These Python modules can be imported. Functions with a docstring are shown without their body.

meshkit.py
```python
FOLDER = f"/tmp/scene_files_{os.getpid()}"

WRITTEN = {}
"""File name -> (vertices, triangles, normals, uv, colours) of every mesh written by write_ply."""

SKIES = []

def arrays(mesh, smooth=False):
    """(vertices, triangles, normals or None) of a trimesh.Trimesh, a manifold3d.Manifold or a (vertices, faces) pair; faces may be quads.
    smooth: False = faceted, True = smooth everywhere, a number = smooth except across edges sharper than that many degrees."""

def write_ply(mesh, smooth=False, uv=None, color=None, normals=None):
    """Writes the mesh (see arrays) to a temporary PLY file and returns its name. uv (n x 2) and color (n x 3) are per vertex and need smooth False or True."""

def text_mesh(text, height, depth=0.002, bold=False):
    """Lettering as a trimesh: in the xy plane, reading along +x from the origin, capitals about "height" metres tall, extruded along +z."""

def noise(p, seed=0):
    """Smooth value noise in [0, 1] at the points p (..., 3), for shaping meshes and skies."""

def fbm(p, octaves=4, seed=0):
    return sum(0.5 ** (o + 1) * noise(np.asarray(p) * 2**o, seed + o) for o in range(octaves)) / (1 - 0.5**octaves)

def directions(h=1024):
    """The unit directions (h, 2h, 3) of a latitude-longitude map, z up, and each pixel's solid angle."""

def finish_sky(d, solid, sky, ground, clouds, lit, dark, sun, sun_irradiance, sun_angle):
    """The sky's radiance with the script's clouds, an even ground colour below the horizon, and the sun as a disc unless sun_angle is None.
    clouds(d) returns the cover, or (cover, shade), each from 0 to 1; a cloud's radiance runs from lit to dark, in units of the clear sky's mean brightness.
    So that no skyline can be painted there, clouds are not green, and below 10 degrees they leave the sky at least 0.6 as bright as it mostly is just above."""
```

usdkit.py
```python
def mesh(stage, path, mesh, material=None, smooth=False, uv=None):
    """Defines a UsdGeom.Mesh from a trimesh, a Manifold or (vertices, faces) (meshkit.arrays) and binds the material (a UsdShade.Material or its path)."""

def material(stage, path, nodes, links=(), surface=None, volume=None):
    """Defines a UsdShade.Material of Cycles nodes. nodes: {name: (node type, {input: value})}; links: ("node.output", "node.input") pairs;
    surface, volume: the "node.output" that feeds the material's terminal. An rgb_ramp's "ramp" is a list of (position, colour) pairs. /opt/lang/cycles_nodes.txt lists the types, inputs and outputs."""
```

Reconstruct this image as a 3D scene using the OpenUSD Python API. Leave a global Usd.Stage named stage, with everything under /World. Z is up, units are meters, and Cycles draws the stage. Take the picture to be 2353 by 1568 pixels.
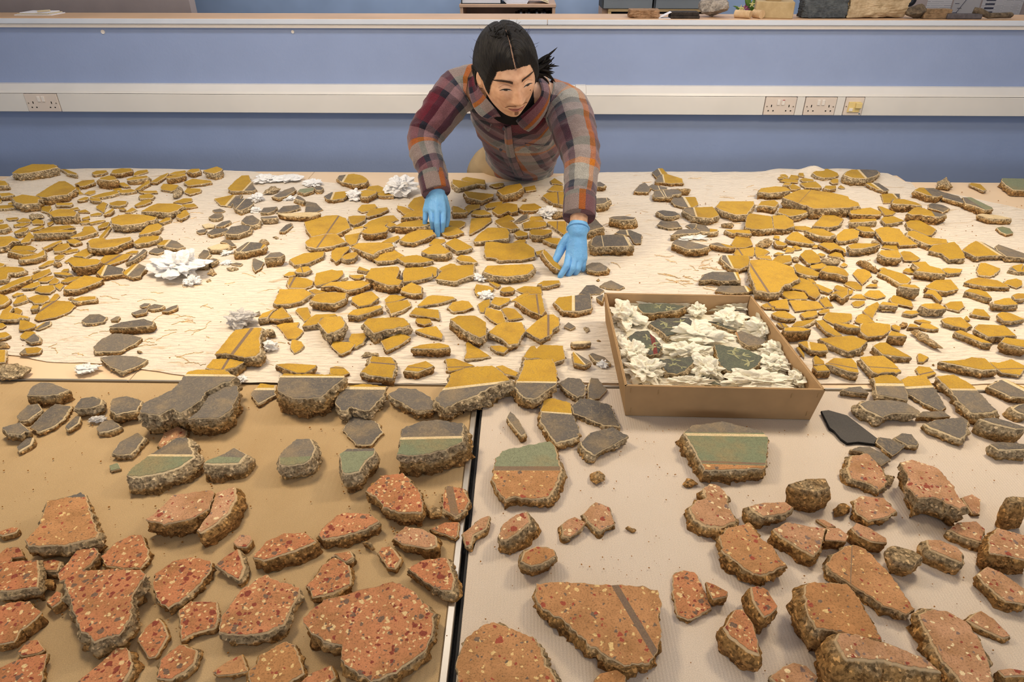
import math, random
import numpy as np, trimesh, shapely, usdkit, meshkit
import shapely.geometry as sg
from pxr import Usd, UsdGeom, UsdLux, UsdShade, Gf, Sdf, Vt

# ------------------------------------------------------------------ camera, lights, exposure
stage = Usd.Stage.CreateInMemory()
UsdGeom.SetStageUpAxis(stage, 'Z'); UsdGeom.SetStageMetersPerUnit(stage, 1.0)
UsdGeom.Xform.Define(stage, '/World')
W, H_ = 2353, 1568
FPX = 24.0 / 36.0 * W                 # 24 mm lens
CAM = np.array([0.0, 0.0, 0.90])      # the table tops are z = 0, the floor z = -0.75
YAW, PITCH = math.radians(1.2), math.radians(31.0)
FWD = np.array([-math.sin(YAW) * math.cos(PITCH), math.cos(YAW) * math.cos(PITCH), -math.sin(PITCH)])
RIGHT = np.array([math.cos(YAW), math.sin(YAW), 0.0])
UP = np.cross(RIGHT, FWD)
cam = UsdGeom.Camera.Define(stage, '/World/camera')
cam.AddTransformOp().Set(Gf.Matrix4d(*[*RIGHT, 0, *UP, 0, *(-FWD), 0, *CAM, 1]))
cam.CreateFocalLengthAttr(24.0); cam.CreateHorizontalApertureAttr(36.0); cam.CreateVerticalApertureAttr(24.0)
cam.CreateClippingRangeAttr(Gf.Vec2f(0.05, 100)); cam.CreateFStopAttr(0.0)
cam.CreateExposureAttr(-0.43)

def rect_light(name, pos, target, w, h, color, power):
    l = UsdLux.RectLight.Define(stage, '/World/' + name)
    p, t = np.array(pos, float), np.array(target, float)
    z = p - t; z /= np.linalg.norm(z)
    x = np.cross([0, 1.0, 0.001], z); x /= np.linalg.norm(x); y = np.cross(z, x)
    l.AddTransformOp().Set(Gf.Matrix4d(*[*x, 0, *y, 0, *z, 0, *p, 1]))
    l.CreateWidthAttr(w); l.CreateHeightAttr(h); l.CreateColorAttr(Gf.Vec3f(*color)); l.CreateIntensityAttr(power)
    return l
# two warm photo lamps over the rear table, left and right; neutral ceiling panels; far room panels
rect_light('lamp_left', (-1.00, 1.65, 1.35), (-0.70, 1.55, 0), .34, .34, (1.0, .81, .55), 71)
rect_light('lamp_right', (1.25, 1.80, 1.35), (0.95, 1.70, 0), .34, .34, (1.0, .81, .55), 71)
rect_light('window_light', (0.0, -4.5, 0.95), (0.0, 3.0, 0.6), 6.5, 1.1, (.96, .97, 1.0), 4.6)
rect_light('ceiling_panel_front', (0.0, -0.30, 1.95), (0.0, 1.4, 0), 2.6, .9, (1.0, .93, .86), 1.3)
rect_light('ceiling_panel_middle', (0.0, 2.2, 1.98), (0.0, 2.9, 0), 4.2, .5, (.97, .97, 1.0), 7.6)
rect_light('ceiling_panel_far', (0.3, 4.4, 1.95), (0.3, 4.8, 0), 4.5, .8, (1, .98, .96), 5.0)
dome = UsdLux.DomeLight.Define(stage, '/World/ambient_light')
dome.CreateColorAttr(Gf.Vec3f(.80, .88, 1.0)); dome.CreateIntensityAttr(0.16)

# ------------------------------------------------------------------ helpers
def ray(px, py):
    return FWD * FPX + RIGHT * (px - W / 2) + UP * (H_ / 2 - py)
def on_z(px, py, z=0.0):
    d = ray(px, py); return CAM + d * ((z - CAM[2]) / d[2])
def on_y(px, py, Y):
    d = ray(px, py); return CAM + d * ((Y - CAM[1]) / d[1])
def project(p):
    d = np.asarray(p, float) - CAM; k = d @ FWD
    return np.array([W / 2 + FPX * (d @ RIGHT) / k, H_ / 2 - FPX * (d @ UP) / k])

_used = {}; LOCS = {}
def numbered(parent, name):
    k = parent + '/' + name
    n = _used.get(k, -1) + 1; _used[k] = n
    return k if n == 0 else f'{k}_{n:03d}'
def keys(prim, label=None, cat=None, group=None, kind=None):
    for k, v in (('label', label), ('category', cat), ('group', group), ('kind', kind)):
        if v: prim.SetCustomDataByKey(k, v)
    return prim
def thing(name, label=None, cat=None, loc=(0, 0, 0), group=None, kind=None, rotz=0):
    x = UsdGeom.Xform.Define(stage, numbered('/World', name))
    x.AddTranslateOp().Set(Gf.Vec3d(*map(float, loc)))
    if rotz: x.AddRotateZOp().Set(math.degrees(rotz))
    p = x.GetPrim(); LOCS[str(p.GetPath())] = np.array(loc, float)
    return keys(p, label, cat, group, kind)
def obj(name, mesh, mat, parent=None, smooth=False, uv=None, local=None):
    """One Mesh. Under a thing the vertices given are world ones and the thing's origin is taken off."""
    base = str(parent.GetPath()) if parent is not None else '/World'
    path = numbered(base, name)
    v, f, n = meshkit.arrays(mesh, smooth)
    if parent is not None and local is None:
        root = parent
        while str(root.GetPath()).count('/') > 2: root = root.GetParent()
        v = v - LOCS.get(str(root.GetPath()), 0)
    m = UsdGeom.Mesh.Define(stage, path)
    m.CreatePointsAttr(Vt.Vec3fArray.FromNumpy(v.astype(np.float32)))
    m.CreateFaceVertexCountsAttr(Vt.IntArray.FromNumpy(np.full(len(f), 3, np.int32)))
    m.CreateFaceVertexIndicesAttr(Vt.IntArray.FromNumpy(np.ascontiguousarray(f.astype(np.int32).ravel())))
    m.CreateSubdivisionSchemeAttr('none')
    if n is not None:
        m.CreateNormalsAttr(Vt.Vec3fArray.FromNumpy(n.astype(np.float32))); m.SetNormalsInterpolation('vertex')
    if uv is not None:
        UsdGeom.PrimvarsAPI(m).CreatePrimvar('st', Sdf.ValueTypeNames.TexCoord2fArray, 'vertex').Set(Vt.Vec2fArray.FromNumpy(np.asarray(uv, np.float32)))
    if mat is not None:
        UsdShade.MaterialBindingAPI.Apply(m.GetPrim()).Bind(MAT[mat] if isinstance(mat, str) else mat)
    return m.GetPrim()
def box(x0, x1, y0, y1, z0, z1, bevel=0.0):
    if bevel <= 0:
        m = trimesh.creation.box([x1 - x0, y1 - y0, z1 - z0]); m.apply_translation([(x0 + x1) / 2, (y0 + y1) / 2, (z0 + z1) / 2]); return m
    b = min(bevel, (x1 - x0) / 2.01, (y1 - y0) / 2.01, (z1 - z0) / 2.01)
    pts = []
    for sx, x in ((1, x0), (-1, x1)):
        for sy, y in ((1, y0), (-1, y1)):
            for sz, z in ((1, z0), (-1, z1)):
                pts += [(x, y + sy * b, z + sz * b), (x + sx * b, y, z + sz * b), (x + sx * b, y + sy * b, z)]
    return trimesh.Trimesh(np.array(pts)).convex_hull
def cat(*ms): return trimesh.util.concatenate(list(ms))
def prism(poly_xy, z0, z1):
    m = trimesh.creation.extrude_polygon(sg.Polygon(poly_xy), z1 - z0, engine='earcut'); m.apply_translation([0, 0, z0]); return m
def cyl(p, q, r, n=12, r2=None):
    p, q = np.array(p, float), np.array(q, float); r2 = r if r2 is None else r2
    d = q - p; L = np.linalg.norm(d); t = d / L
    a = np.cross(t, [0, 0, 1.0] if abs(t[2]) < .9 else [1.0, 0, 0]); a /= np.linalg.norm(a); b = np.cross(t, a)
    an = np.arange(n) * 2 * math.pi / n
    ring = np.cos(an)[:, None] * a + np.sin(an)[:, None] * b
    v = np.vstack([p + ring * r, q + ring * r2, [p], [q]]); i = np.arange(n); j = (i + 1) % n
    f = np.vstack([np.c_[i, i + n, j + n], np.c_[i, j + n, j], np.c_[j, i, np.full(n, 2 * n)][:, [1, 0, 2]][:, ::-1], np.c_[i + n, j + n, np.full(n, 2 * n + 1)]])
    m = trimesh.Trimesh(v, f, process=False); m.fix_normals(); return m
def sweep(points, radii, n=10, cap=True):
    p = np.asarray(points, float); t = np.gradient(p, axis=0); t /= np.linalg.norm(t, axis=1, keepdims=True) + 1e-12
    a = np.cross(t, np.where(np.abs(t[:, 2:]) < .9, [0, 0, 1.0], [1.0, 0, 0])); a /= np.linalg.norm(a, axis=1, keepdims=True) + 1e-12
    b = np.cross(t, a); an = np.arange(n) * 2 * math.pi / n
    r = np.broadcast_to(radii, (len(p),))
    v = (p[:, None] + r[:, None, None] * (np.cos(an)[None, :, None] * a[:, None] + np.sin(an)[None, :, None] * b[:, None])).reshape(-1, 3)
    i, j = np.meshgrid(np.arange(len(p) - 1), np.arange(n), indexing='ij')
    q = np.stack([i * n + j, i * n + (j + 1) % n, (i + 1) * n + (j + 1) % n, (i + 1) * n + j], -1).reshape(-1, 4)
    f = np.vstack([q[:, [0, 1, 2]], q[:, [0, 2, 3]]])
    if cap:
        k = len(v); v = np.vstack([v, p[:1], p[-1:]]); jj = np.arange(n); e = (len(p) - 1) * n
        f = np.vstack([f, np.c_[(jj + 1) % n, jj, np.full(n, k)], np.c_[e + jj, e + (jj + 1) % n, np.full(n, k + 1)]])
    return trimesh.Trimesh(v, f, process=False)

# ------------------------------------------------------------------ materials
MAT = {}
def lin(r, g, b):
    return tuple((c / 255 / 12.92) if c / 255 <= .04045 else ((c / 255 + .055) / 1.055) ** 2.4 for c in (r, g, b))
def mat(name, nodes, links, surface='p.BSDF'):
    MAT[name] = usdkit.material(stage, '/World/Looks/' + name, nodes, links, surface=surface); return MAT[name]
UsdGeom.Scope.Define(stage, '/World/Looks')
def plain(name, rgb, rough=.6, spec=.4, bump=0.0, scale=200, vary=0.06, metal=0.0, vscale=6, coat=0):
    c = lin(*rgb); lo = tuple(x * (1 - vary) for x in c); hi = tuple(min(1, x * (1 + vary)) for x in c)
    nodes = {'g': ('geometry', {}), 'n': ('noise_texture', {'scale': vscale, 'detail': 4}),
             'r': ('rgb_ramp', {'ramp': [(.3, lo), (.7, hi)]}),
             'p': ('principled_bsdf', {'roughness': rough, 'specular_ior_level': spec, 'metallic': metal})}
    links = [('g.position', 'n.vector'), ('n.fac', 'r.fac'), ('r.color', 'p.base_color')]
    if bump:
        nodes['n2'] = ('noise_texture', {'scale': scale, 'detail': 3}); nodes['b'] = ('bump', {'strength': 1.0, 'distance': bump})
        links += [('g.position', 'n2.vector'), ('n2.fac', 'b.height'), ('b.normal', 'p.normal')]
    return mat(name, nodes, links)

def paint(name, c1, c2, stain, stain_amt=.5, line=(.25, .17, .08), line_amt=.35, rough=.75):
    """Old wall paint: two tones by object, cloudy stains, hair-fine dark root marks, fine tooth."""
    nodes = {'g': ('geometry', {}), 'o': ('object_info', {}),
             'tone': ('mix', {'color1': lin(*c1), 'color2': lin(*c2)}),
             'n': ('noise_texture', {'scale': 14, 'detail': 6, 'roughness': .62}),
             'nr': ('rgb_ramp', {'ramp': [(.48, (0, 0, 0)), (.75, (stain_amt,) * 3)]}),
             'st': ('mix', {'color2': lin(*stain)}),
             'w': ('noise_texture', {'scale': 45, 'detail': 5, 'roughness': .6, 'distortion': 1.6}),
             'wr': ('rgb_ramp', {'ramp': [(.475, (0, 0, 0)), (.498, (line_amt,) * 3), (.502, (line_amt,) * 3), (.525, (0, 0, 0))]}),
             'ln': ('mix', {'color2': line}),
             'sp': ('noise_texture', {'scale': 420, 'detail': 2}), 'spr': ('rgb_ramp', {'ramp': [(.3, (.80,) * 3), (.6, (1.04,) * 3)]}),
             'mu': ('mix', {'mix_type': 'multiply', 'fac': 1.0}),
             'bn': ('noise_texture', {'scale': 170, 'detail': 5}), 'b': ('bump', {'strength': .8, 'distance': .0012}),
             'p': ('principled_bsdf', {'roughness': rough, 'specular_ior_level': .25})}
    links = [('o.random', 'tone.fac'), ('g.position', 'n.vector'), ('n.fac', 'nr.fac'), ('nr.color', 'st.fac'), ('tone.color', 'st.color1'),
             ('g.position', 'w.vector'), ('w.fac', 'wr.fac'), ('wr.color', 'ln.fac'), ('st.color', 'ln.color1'),
             ('g.position', 'sp.vector'), ('sp.fac', 'spr.fac'), ('ln.color', 'mu.color1'), ('spr.color', 'mu.color2'), ('mu.color', 'p.base_color'),
             ('g.position', 'bn.vector'), ('bn.fac', 'b.height'), ('b.normal', 'p.normal')]
    return mat(name, nodes, links)
paint('ochre_paint', (176, 139, 44), (194, 154, 56), (142, 104, 48), .6)
paint('grey_paint', (92, 87, 83), (114, 106, 97), (156, 134, 100), .7, (.34, .26, .16), .5)
paint('grey_line_paint', (120, 100, 84), (132, 110, 90), (150, 115, 70), .6)
paint('green_paint', (120, 128, 100), (138, 142, 114), (150, 130, 92), .85, (.12, .12, .08), .5)
paint('cream_paint', (214, 192, 152), (222, 204, 166), (190, 158, 104), .6)
paint('slate_black', (68, 64, 62), (72, 68, 64), (80, 76, 70), .3, (.03, .03, .03), .1, .6)
paint('crimson_paint', (112, 44, 44), (120, 50, 48), (80, 52, 48), .5)

def terrazzo(name, base1, base2, red, grey, cream, amt, k=0, sc0=1.0):
    """Speckled fresco: irregular red, grey and cream blots on a pinkish ground."""
    nodes = {'g': ('geometry', {}), 'o': ('object_info', {}), 'tone': ('mix', {'color1': lin(*base1), 'color2': lin(*base2)}),
             'dn': ('noise_texture', {'scale': 120, 'detail': 2}), 'ds': ('vector_math', {'math_type': 'scale', 'scale': .010}), 'da': ('vector_math', {'math_type': 'add'}),
             'st': ('noise_texture', {'scale': 22, 'detail': 5, 'roughness': .65}), 'str': ('rgb_ramp', {'ramp': [(.40, (0, 0, 0)), (.70, (.8,) * 3)]}), 'stm': ('mix', {'color2': lin(152, 110, 68)}),
             'sp': ('noise_texture', {'scale': 380, 'detail': 3}), 'spr': ('rgb_ramp', {'ramp': [(.32, (.62,) * 3), (.5, (1.0,) * 3)]}), 'mu': ('mix', {'mix_type': 'multiply', 'fac': 1.0}),
             'bn': ('noise_texture', {'scale': 150, 'detail': 6, 'roughness': .6}), 'b': ('bump', {'strength': .9, 'distance': .0018}),
             'p': ('principled_bsdf', {'roughness': .78, 'specular_ior_level': .25})}
    links = [('o.random', 'tone.fac'), ('g.position', 'dn.vector'), ('dn.color', 'ds.vector1'), ('g.position', 'da.vector1'), ('ds.vector', 'da.vector2'),
             ('g.position', 'st.vector'), ('st.fac', 'str.fac'), ('str.color', 'stm.fac'), ('tone.color', 'stm.color1')]
    last = 'stm.color'
    for i, (sc, col, thr, keep) in enumerate(((90, cream, .34, .72), (150, cream, .36, .70), (70, grey, .34, .82), (140, grey, .34, .74), (64, red, .36, .80), (120, red, .36, .72))):
        keep = 1 - (1 - keep) * amt
        nodes.update({f'v{i}': ('voronoi_texture', {'scale': sc}), f'm{i}': ('mapping', {'location': (3.1 * i + k, 1.7 * i, .9 * i)}),
                      f't{i}': ('rgb_ramp', {'ramp': [(thr - .06, (1, 1, 1)), (thr, (0, 0, 0))]}), f's{i}': ('separate_color', {}),
                      f'k{i}': ('math', {'math_type': 'greater_than', 'value2': keep}), f'x{i}': ('mix', {'mix_type': 'multiply', 'fac': 1.0}), f'c{i}': ('mix', {'color2': lin(*col)})}) 
        links += [('da.vector', f'm{i}.vector'), (f'm{i}.vector', f'v{i}.vector'), (f'v{i}.distance', f't{i}.fac'), (f'v{i}.color', f's{i}.color'), (f's{i}.r', f'k{i}.value1'),
                  (f't{i}.color', f'x{i}.color1'), (f'k{i}.value', f'x{i}.color2'), (f'x{i}.color', f'c{i}.fac'), (last, f'c{i}.color1')]
        last = f'c{i}.color'
    links += [(last, 'mu.color1'), ('g.position', 'sp.vector'), ('sp.fac', 'spr.fac'), ('spr.color', 'mu.color2'), ('mu.color', 'p.base_color'),
              ('g.position', 'bn.vector'), ('bn.fac', 'b.height'), ('b.normal', 'p.normal')]
    return mat(name, nodes, links)
terrazzo('red_speckled_paint', (190, 122, 84), (196, 134, 94), (136, 66, 50), (118, 94, 78), (220, 190, 140), 1.0)
terrazzo('pink_speckled_paint', (190, 144, 110), (196, 152, 118), (150, 74, 56), (130, 108, 98), (228, 206, 164), .55, 7)
terrazzo('tan_speckled_paint', (186, 134, 86), (192, 142, 98), (160, 80, 60), (120, 100, 84), (222, 190, 132), .45, 13)

paint('floral_paint', (80, 78, 74), (88, 92, 80), (100, 112, 88), .7, (.30, .26, .16), .35)
paint('leaf_paint', (150, 150, 112), (160, 158, 120), (104, 108, 84), .8)

def mortar(name, rim, grey, brown, dark, mix0=.35):
    """Broken plaster: cream skim at the top (st.y = depth below the face), grey sandy mortar, brown earthy back, white and black grit."""
    nodes = {'g': ('geometry', {}), 'uv': ('uvmap', {'attribute': 'st'}), 'sx': ('separate_xyz', {}), 'o': ('object_info', {}),
             'n': ('noise_texture', {'scale': 26, 'detail': 4, 'roughness': .6}), 'ns': ('math', {'math_type': 'multiply_add', 'value2': .9, 'value3': -.45}), 'ad': ('math', {'math_type': 'add'}),
             'os': ('math', {'math_type': 'multiply_add', 'value2': .7, 'value3': -.35}), 'ad2': ('math', {'math_type': 'add'}),
             'r': ('rgb_ramp', {'ramp': [(.0, lin(*grey)), (mix0, lin(*grey)), (mix0 + .3, lin(*brown)), (1, lin(*dark))]}),
             'rimr': ('rgb_ramp', {'ramp': [(.088, (1, 1, 1)), (.112, (0, 0, 0))]}), 'rm': ('mix', {'color2': lin(*rim)}),
             'v': ('voronoi_texture', {'scale': 260}), 's': ('separate_color', {}), 'vr': ('rgb_ramp', {'ramp': [(0, (.36,) * 3), (.22, (.62,) * 3), (.5, (.95,) * 3), (.86, (1.12,) * 3), (.93, (1.7, 1.7, 1.75)), (1, (2.2, 2.2, 2.2))]}),
             'n3': ('noise_texture', {'scale': 120, 'detail': 4, 'roughness': .7}), 'n3r': ('rgb_ramp', {'ramp': [(.36, (.52, .49, .46)), (.52, (1, 1, 1)), (.7, (1.22,) * 3)]}),
             'm1': ('mix', {'mix_type': 'multiply', 'fac': .85}), 'm2': ('mix', {'mix_type': 'multiply', 'fac': 1.0}),
             'bn': ('noise_texture', {'scale': 240, 'detail': 6, 'roughness': .7}), 'b': ('bump', {'strength': 1.0, 'distance': .004}),
             'p': ('principled_bsdf', {'roughness': .9, 'specular_ior_level': .15})}
    links = [('uv.UV', 'sx.vector'), ('g.position', 'n.vector'), ('n.fac', 'ns.value1'), ('sx.y', 'ad.value1'), ('ns.value', 'ad.value2'), ('o.random', 'os.value1'), ('ad.value', 'ad2.value1'), ('os.value', 'ad2.value2'), ('ad2.value', 'r.fac'),
             ('g.position', 'v.vector'), ('v.color', 's.color'), ('s.r', 'vr.fac'), ('g.position', 'n3.vector'), ('n3.fac', 'n3r.fac'),
             ('r.color', 'm1.color1'), ('vr.color', 'm1.color2'), ('m1.color', 'm2.color1'), ('n3r.color', 'm2.color2'),
             ('sx.y', 'rimr.fac'), ('rimr.color', 'rm.fac'), ('m2.color', 'rm.color1'), ('rm.color', 'p.base_color'),
             ('g.position', 'bn.vector'), ('bn.fac', 'b.height'), ('b.normal', 'p.normal')]
    return mat(name, nodes, links)
mortar('grey_mortar', (224, 202, 164), (182, 162, 130), (180, 146, 96), (152, 114, 70))
mortar('brown_mortar', (220, 190, 148), (176, 152, 116), (180, 138, 84), (150, 108, 62), .12)
mortar('slate_side', (44, 43, 44), (40, 39, 40), (34, 33, 34), (28, 27, 28))

def tissue_mat(name, c, dust=True, trans=.35):
    nodes = {'g': ('geometry', {}), 'n': ('noise_texture', {'scale': 2.2, 'detail': 6, 'roughness': .7}), 'm': ('mapping', {'scale': (1, 3.2, 1)}),
             'n2': ('noise_texture', {'scale': 9, 'detail': 6, 'roughness': .65, 'distortion': .7}), 'r2': ('rgb_ramp', {'ramp': [(.60, (0, 0, 0)), (.68, (.55,) * 3)]}),
             'st': ('mix', {'color1': lin(*c), 'color2': lin(196, 160, 108)}),
             'wn': ('noise_texture', {'scale': 34, 'detail': 5, 'roughness': .6, 'distortion': .8}), 'b': ('bump', {'strength': 1.0, 'distance': .007}),
             'p': ('principled_bsdf', {'roughness': .85, 'specular_ior_level': .2}), 't': ('translucent_bsdf', {}), 'x': ('mix_closure', {'fac': trans})}
    links = [('g.position', 'm.vector'), ('m.vector', 'n2.vector'), ('n2.fac', 'r2.fac'), ('st.color', 'p.base_color'), ('st.color', 't.color'),
             ('m.vector', 'wn.vector'), ('wn.fac', 'b.height'), ('b.normal', 'p.normal'), ('p.BSDF', 'x.closure1'), ('t.BSDF', 'x.closure2')]
    if dust: links.append(('r2.color', 'st.fac'))
    else: nodes['st'][1]['fac'] = 0.0
    return mat(name, nodes, links, 'x.closure')
tissue_mat('sheet_tissue', (236, 224, 208), True, .12)
tissue_mat('white_tissue', (248, 246, 244), False, .10)
tissue_mat('cream_tissue', (252, 246, 228), False, .10)
plain('table_laminate', (222, 196, 164), .5, .4, 0, vary=.05)
plain('board_edge', (206, 188, 160), .5, .4)
plain('seam_dark', (96, 70, 44), .8, .2)
plain('aluminium', (196, 188, 176), .35, .5, metal=.85)
plain('gap_black', (22, 20, 20), .6, .3)
plain('table_steel', (120, 118, 116), .4, .5, metal=.7)
plain('wall_blue', (147, 163, 199), .75, .3, .0006, 90, .025)
plain('far_wall_blue', (150, 170, 200), .8, .2)
plain('grey_board', (176, 160, 154), .85, .2, .0005, 160)
plain('fascia_white', (208, 214, 224), .45, .45, vary=.03)
plain('trunking_white', (226, 222, 216), .35, .5, vary=.03)
plain('socket_white', (222, 208, 196), .35, .5, vary=.02)
plain('switch_white', (232, 224, 216), .3, .5, vary=.02)
plain('pin_black', (20, 18, 18), .7, .2)
plain('rcd_cream', (226, 202, 138), .45, .4)
plain('red_dot', (170, 60, 60), .5, .4)
plain('blue_mark', (40, 90, 120), .6, .3)
plain('screw_steel', (130, 120, 105), .4, .5, metal=.8)
plain('floor_grey', (96, 90, 84), .6, .3)
plain('ceiling_white', (225, 222, 216), .9, .2)
plain('cardboard', (158, 128, 92), .85, .15, .0004, 420, .06, vscale=30)
plain('cardboard_inside', (178, 146, 108), .85, .15, .0004, 420, .05, vscale=30)
plain('staple_steel', (176, 150, 110), .4, .5, metal=.6)
def felt(name, c, stain, wave_scale, rough=.95):
    nodes = {'g': ('geometry', {}), 'n': ('noise_texture', {'scale': 2.4, 'detail': 6, 'roughness': .65}), 'r': ('rgb_ramp', {'ramp': [(.35, lin(*c)), (.75, lin(*stain))]}),
             'n2': ('noise_texture', {'scale': 700, 'detail': 2}), 'r2': ('rgb_ramp', {'ramp': [(.3, (.82,) * 3), (.7, (1.1,) * 3)]}), 'mu': ('mix', {'mix_type': 'multiply', 'fac': 1.0}),
             'd': ('noise_texture', {'scale': 90, 'detail': 5, 'roughness': .8}), 'dr': ('rgb_ramp', {'ramp': [(.70, (0, 0, 0)), (.76, (.8,) * 3)]}), 'dm': ('mix', {'color2': lin(120, 84, 46)}),
             'w': ('wave_texture', {'scale': wave_scale, 'distortion': .6, 'detail': 2, 'detail_scale': 2}), 'b': ('bump', {'strength': .25, 'distance': .0008}),
             'p': ('principled_bsdf', {'roughness': rough, 'specular_ior_level': .25})}
    links = [('g.position', 'n.vector'), ('n.fac', 'r.fac'), ('g.position', 'n2.vector'), ('n2.fac', 'r2.fac'), ('r.color', 'mu.color1'), ('r2.color', 'mu.color2'),
             ('g.position', 'd.vector'), ('d.fac', 'dr.fac'), ('dr.color', 'dm.fac'), ('mu.color', 'dm.color1'), ('dm.color', 'p.base_color'), ('g.position', 'w.vector'), ('w.fac', 'b.height'), ('b.normal', 'p.normal')]
    return mat(name, nodes, links)
felt('tray_felt', (186, 160, 122), (170, 143, 104), 30)
felt('white_cloth', (208, 194, 180), (200, 184, 166), 60, .55)
# ------------------------------------------------------------------ the room
def z_at(py, Y, px=W / 2): return on_y(px, py, Y)[2]
def x_at(px, py, Y): return on_y(px, py, Y)[0]
YW = 3.36                                # the blue panel behind the man
zt_top, zt_mid, zt_bot = z_at(196, YW - .02), z_at(220, YW - .055), z_at(262, YW - .055)
z_ledge_lo, z_fas_lo, z_ledge = z_at(66, YW - .02), z_at(57, YW - .03), z_at(43, YW - .03)
XL, XR = -5.4, 5.4
def struct(name, mesh, m, parent=None, label=None, smooth=False):
    p = obj(name, mesh, m, parent, smooth)
    if parent is None: keys(p, label, kind='structure')
    return p
struct('floor', box(XL, XR, -1.2, 6.2, -.80, -.75), 'floor_grey', label='dark grey floor behind the tables')
wb = thing('wall_back', 'pale blue half height partition wall with white ledge and cable trunking', kind='structure')
obj('wall_panel', box(XL, XR, YW, YW + .10, -.75, z_ledge - .03), 'wall_blue', wb)
obj('white_screw_cap', cyl((x_at(237, 73, YW), YW - .004, z_at(73, YW, 237)), (x_at(237, 73, YW), YW + .002, z_at(73, YW, 237)), .009), 'switch_white', wb)
obj('white_screw_cap', cyl((x_at(673, 73, YW), YW - .004, z_at(73, YW, 673)), (x_at(673, 73, YW), YW + .002, z_at(73, YW, 673)), .007), 'switch_white', wb)
# ledge on top of the partition: wooden top, white fascia in two lengths, thin lip
xj = x_at(1258, 50, YW - .03)
lg = thing('trim_1', 'white edged wooden ledge along the top of the blue partition', kind='structure')
plain('ledge_wood', (206, 170, 136), .5, .4, 0, vary=.10, vscale=3)
obj('ledge_top', box(XL, XR, YW - .030, YW + .19, z_ledge - .022, z_ledge, .003), 'ledge_wood', lg)
obj('fascia', box(XL, xj - .001, YW - .034, YW - .012, z_fas_lo, z_ledge - .003, .002), 'fascia_white', lg)
obj('fascia', box(xj + .001, XR, YW - .034, YW - .012, z_fas_lo, z_ledge - .003, .002), 'fascia_white', lg)
obj('fascia_lip', box(XL, XR, YW - .022, YW, z_ledge_lo, z_fas_lo - .001, .002), 'switch_white', lg)
# dado trunking with sloping top lid, front cover and sockets
tr = thing('trim_2', 'white dado trunking with power sockets running along the blue partition', kind='structure')
def slab_yz(pts, x0, x1):
    m = trimesh.creation.extrude_polygon(sg.Polygon(pts), x1 - x0, engine='earcut')
    m.vertices = m.vertices[:, [2, 0, 1]] + [x0, 0, 0]
    m.fix_normals(); return m
lid = [(YW, zt_top), (YW - .016, zt_top - .002), (YW - .050, zt_mid + .012), (YW - .055, zt_mid + .002), (YW, zt_mid + .002)]
xc0, xc1 = x_at(1322, 225, YW - .05), x_at(1346, 225, YW - .05)
obj('lid', slab_yz(lid, XL, xc0), 'trunking_white', tr); obj('lid', slab_yz(lid, xc1, XR), 'trunking_white', tr)
coup = [(YW, zt_top + .002), (YW - .018, zt_top), (YW - .052, zt_mid + .013), (YW - .0575, zt_mid), (YW - .0575, zt_bot - .003), (YW, zt_bot - .003)]
obj('coupler', slab_yz(coup, xc0 + .001, xc1 - .001), 'trunking_white', tr)
obj('backing', box(XL, XR, YW - .045, YW - .001, zt_bot + .003, zt_mid + .004), 'pin_black', tr)
def sock_x(px): return x_at(px, 240, YW - .055)
s_left = (sock_x(62), sock_x(137)); s_a = (sock_x(1757), sock_x(1829)); s_b = (sock_x(1849), sock_x(1921)); s_c = (sock_x(1941), sock_x(1984))
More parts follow.
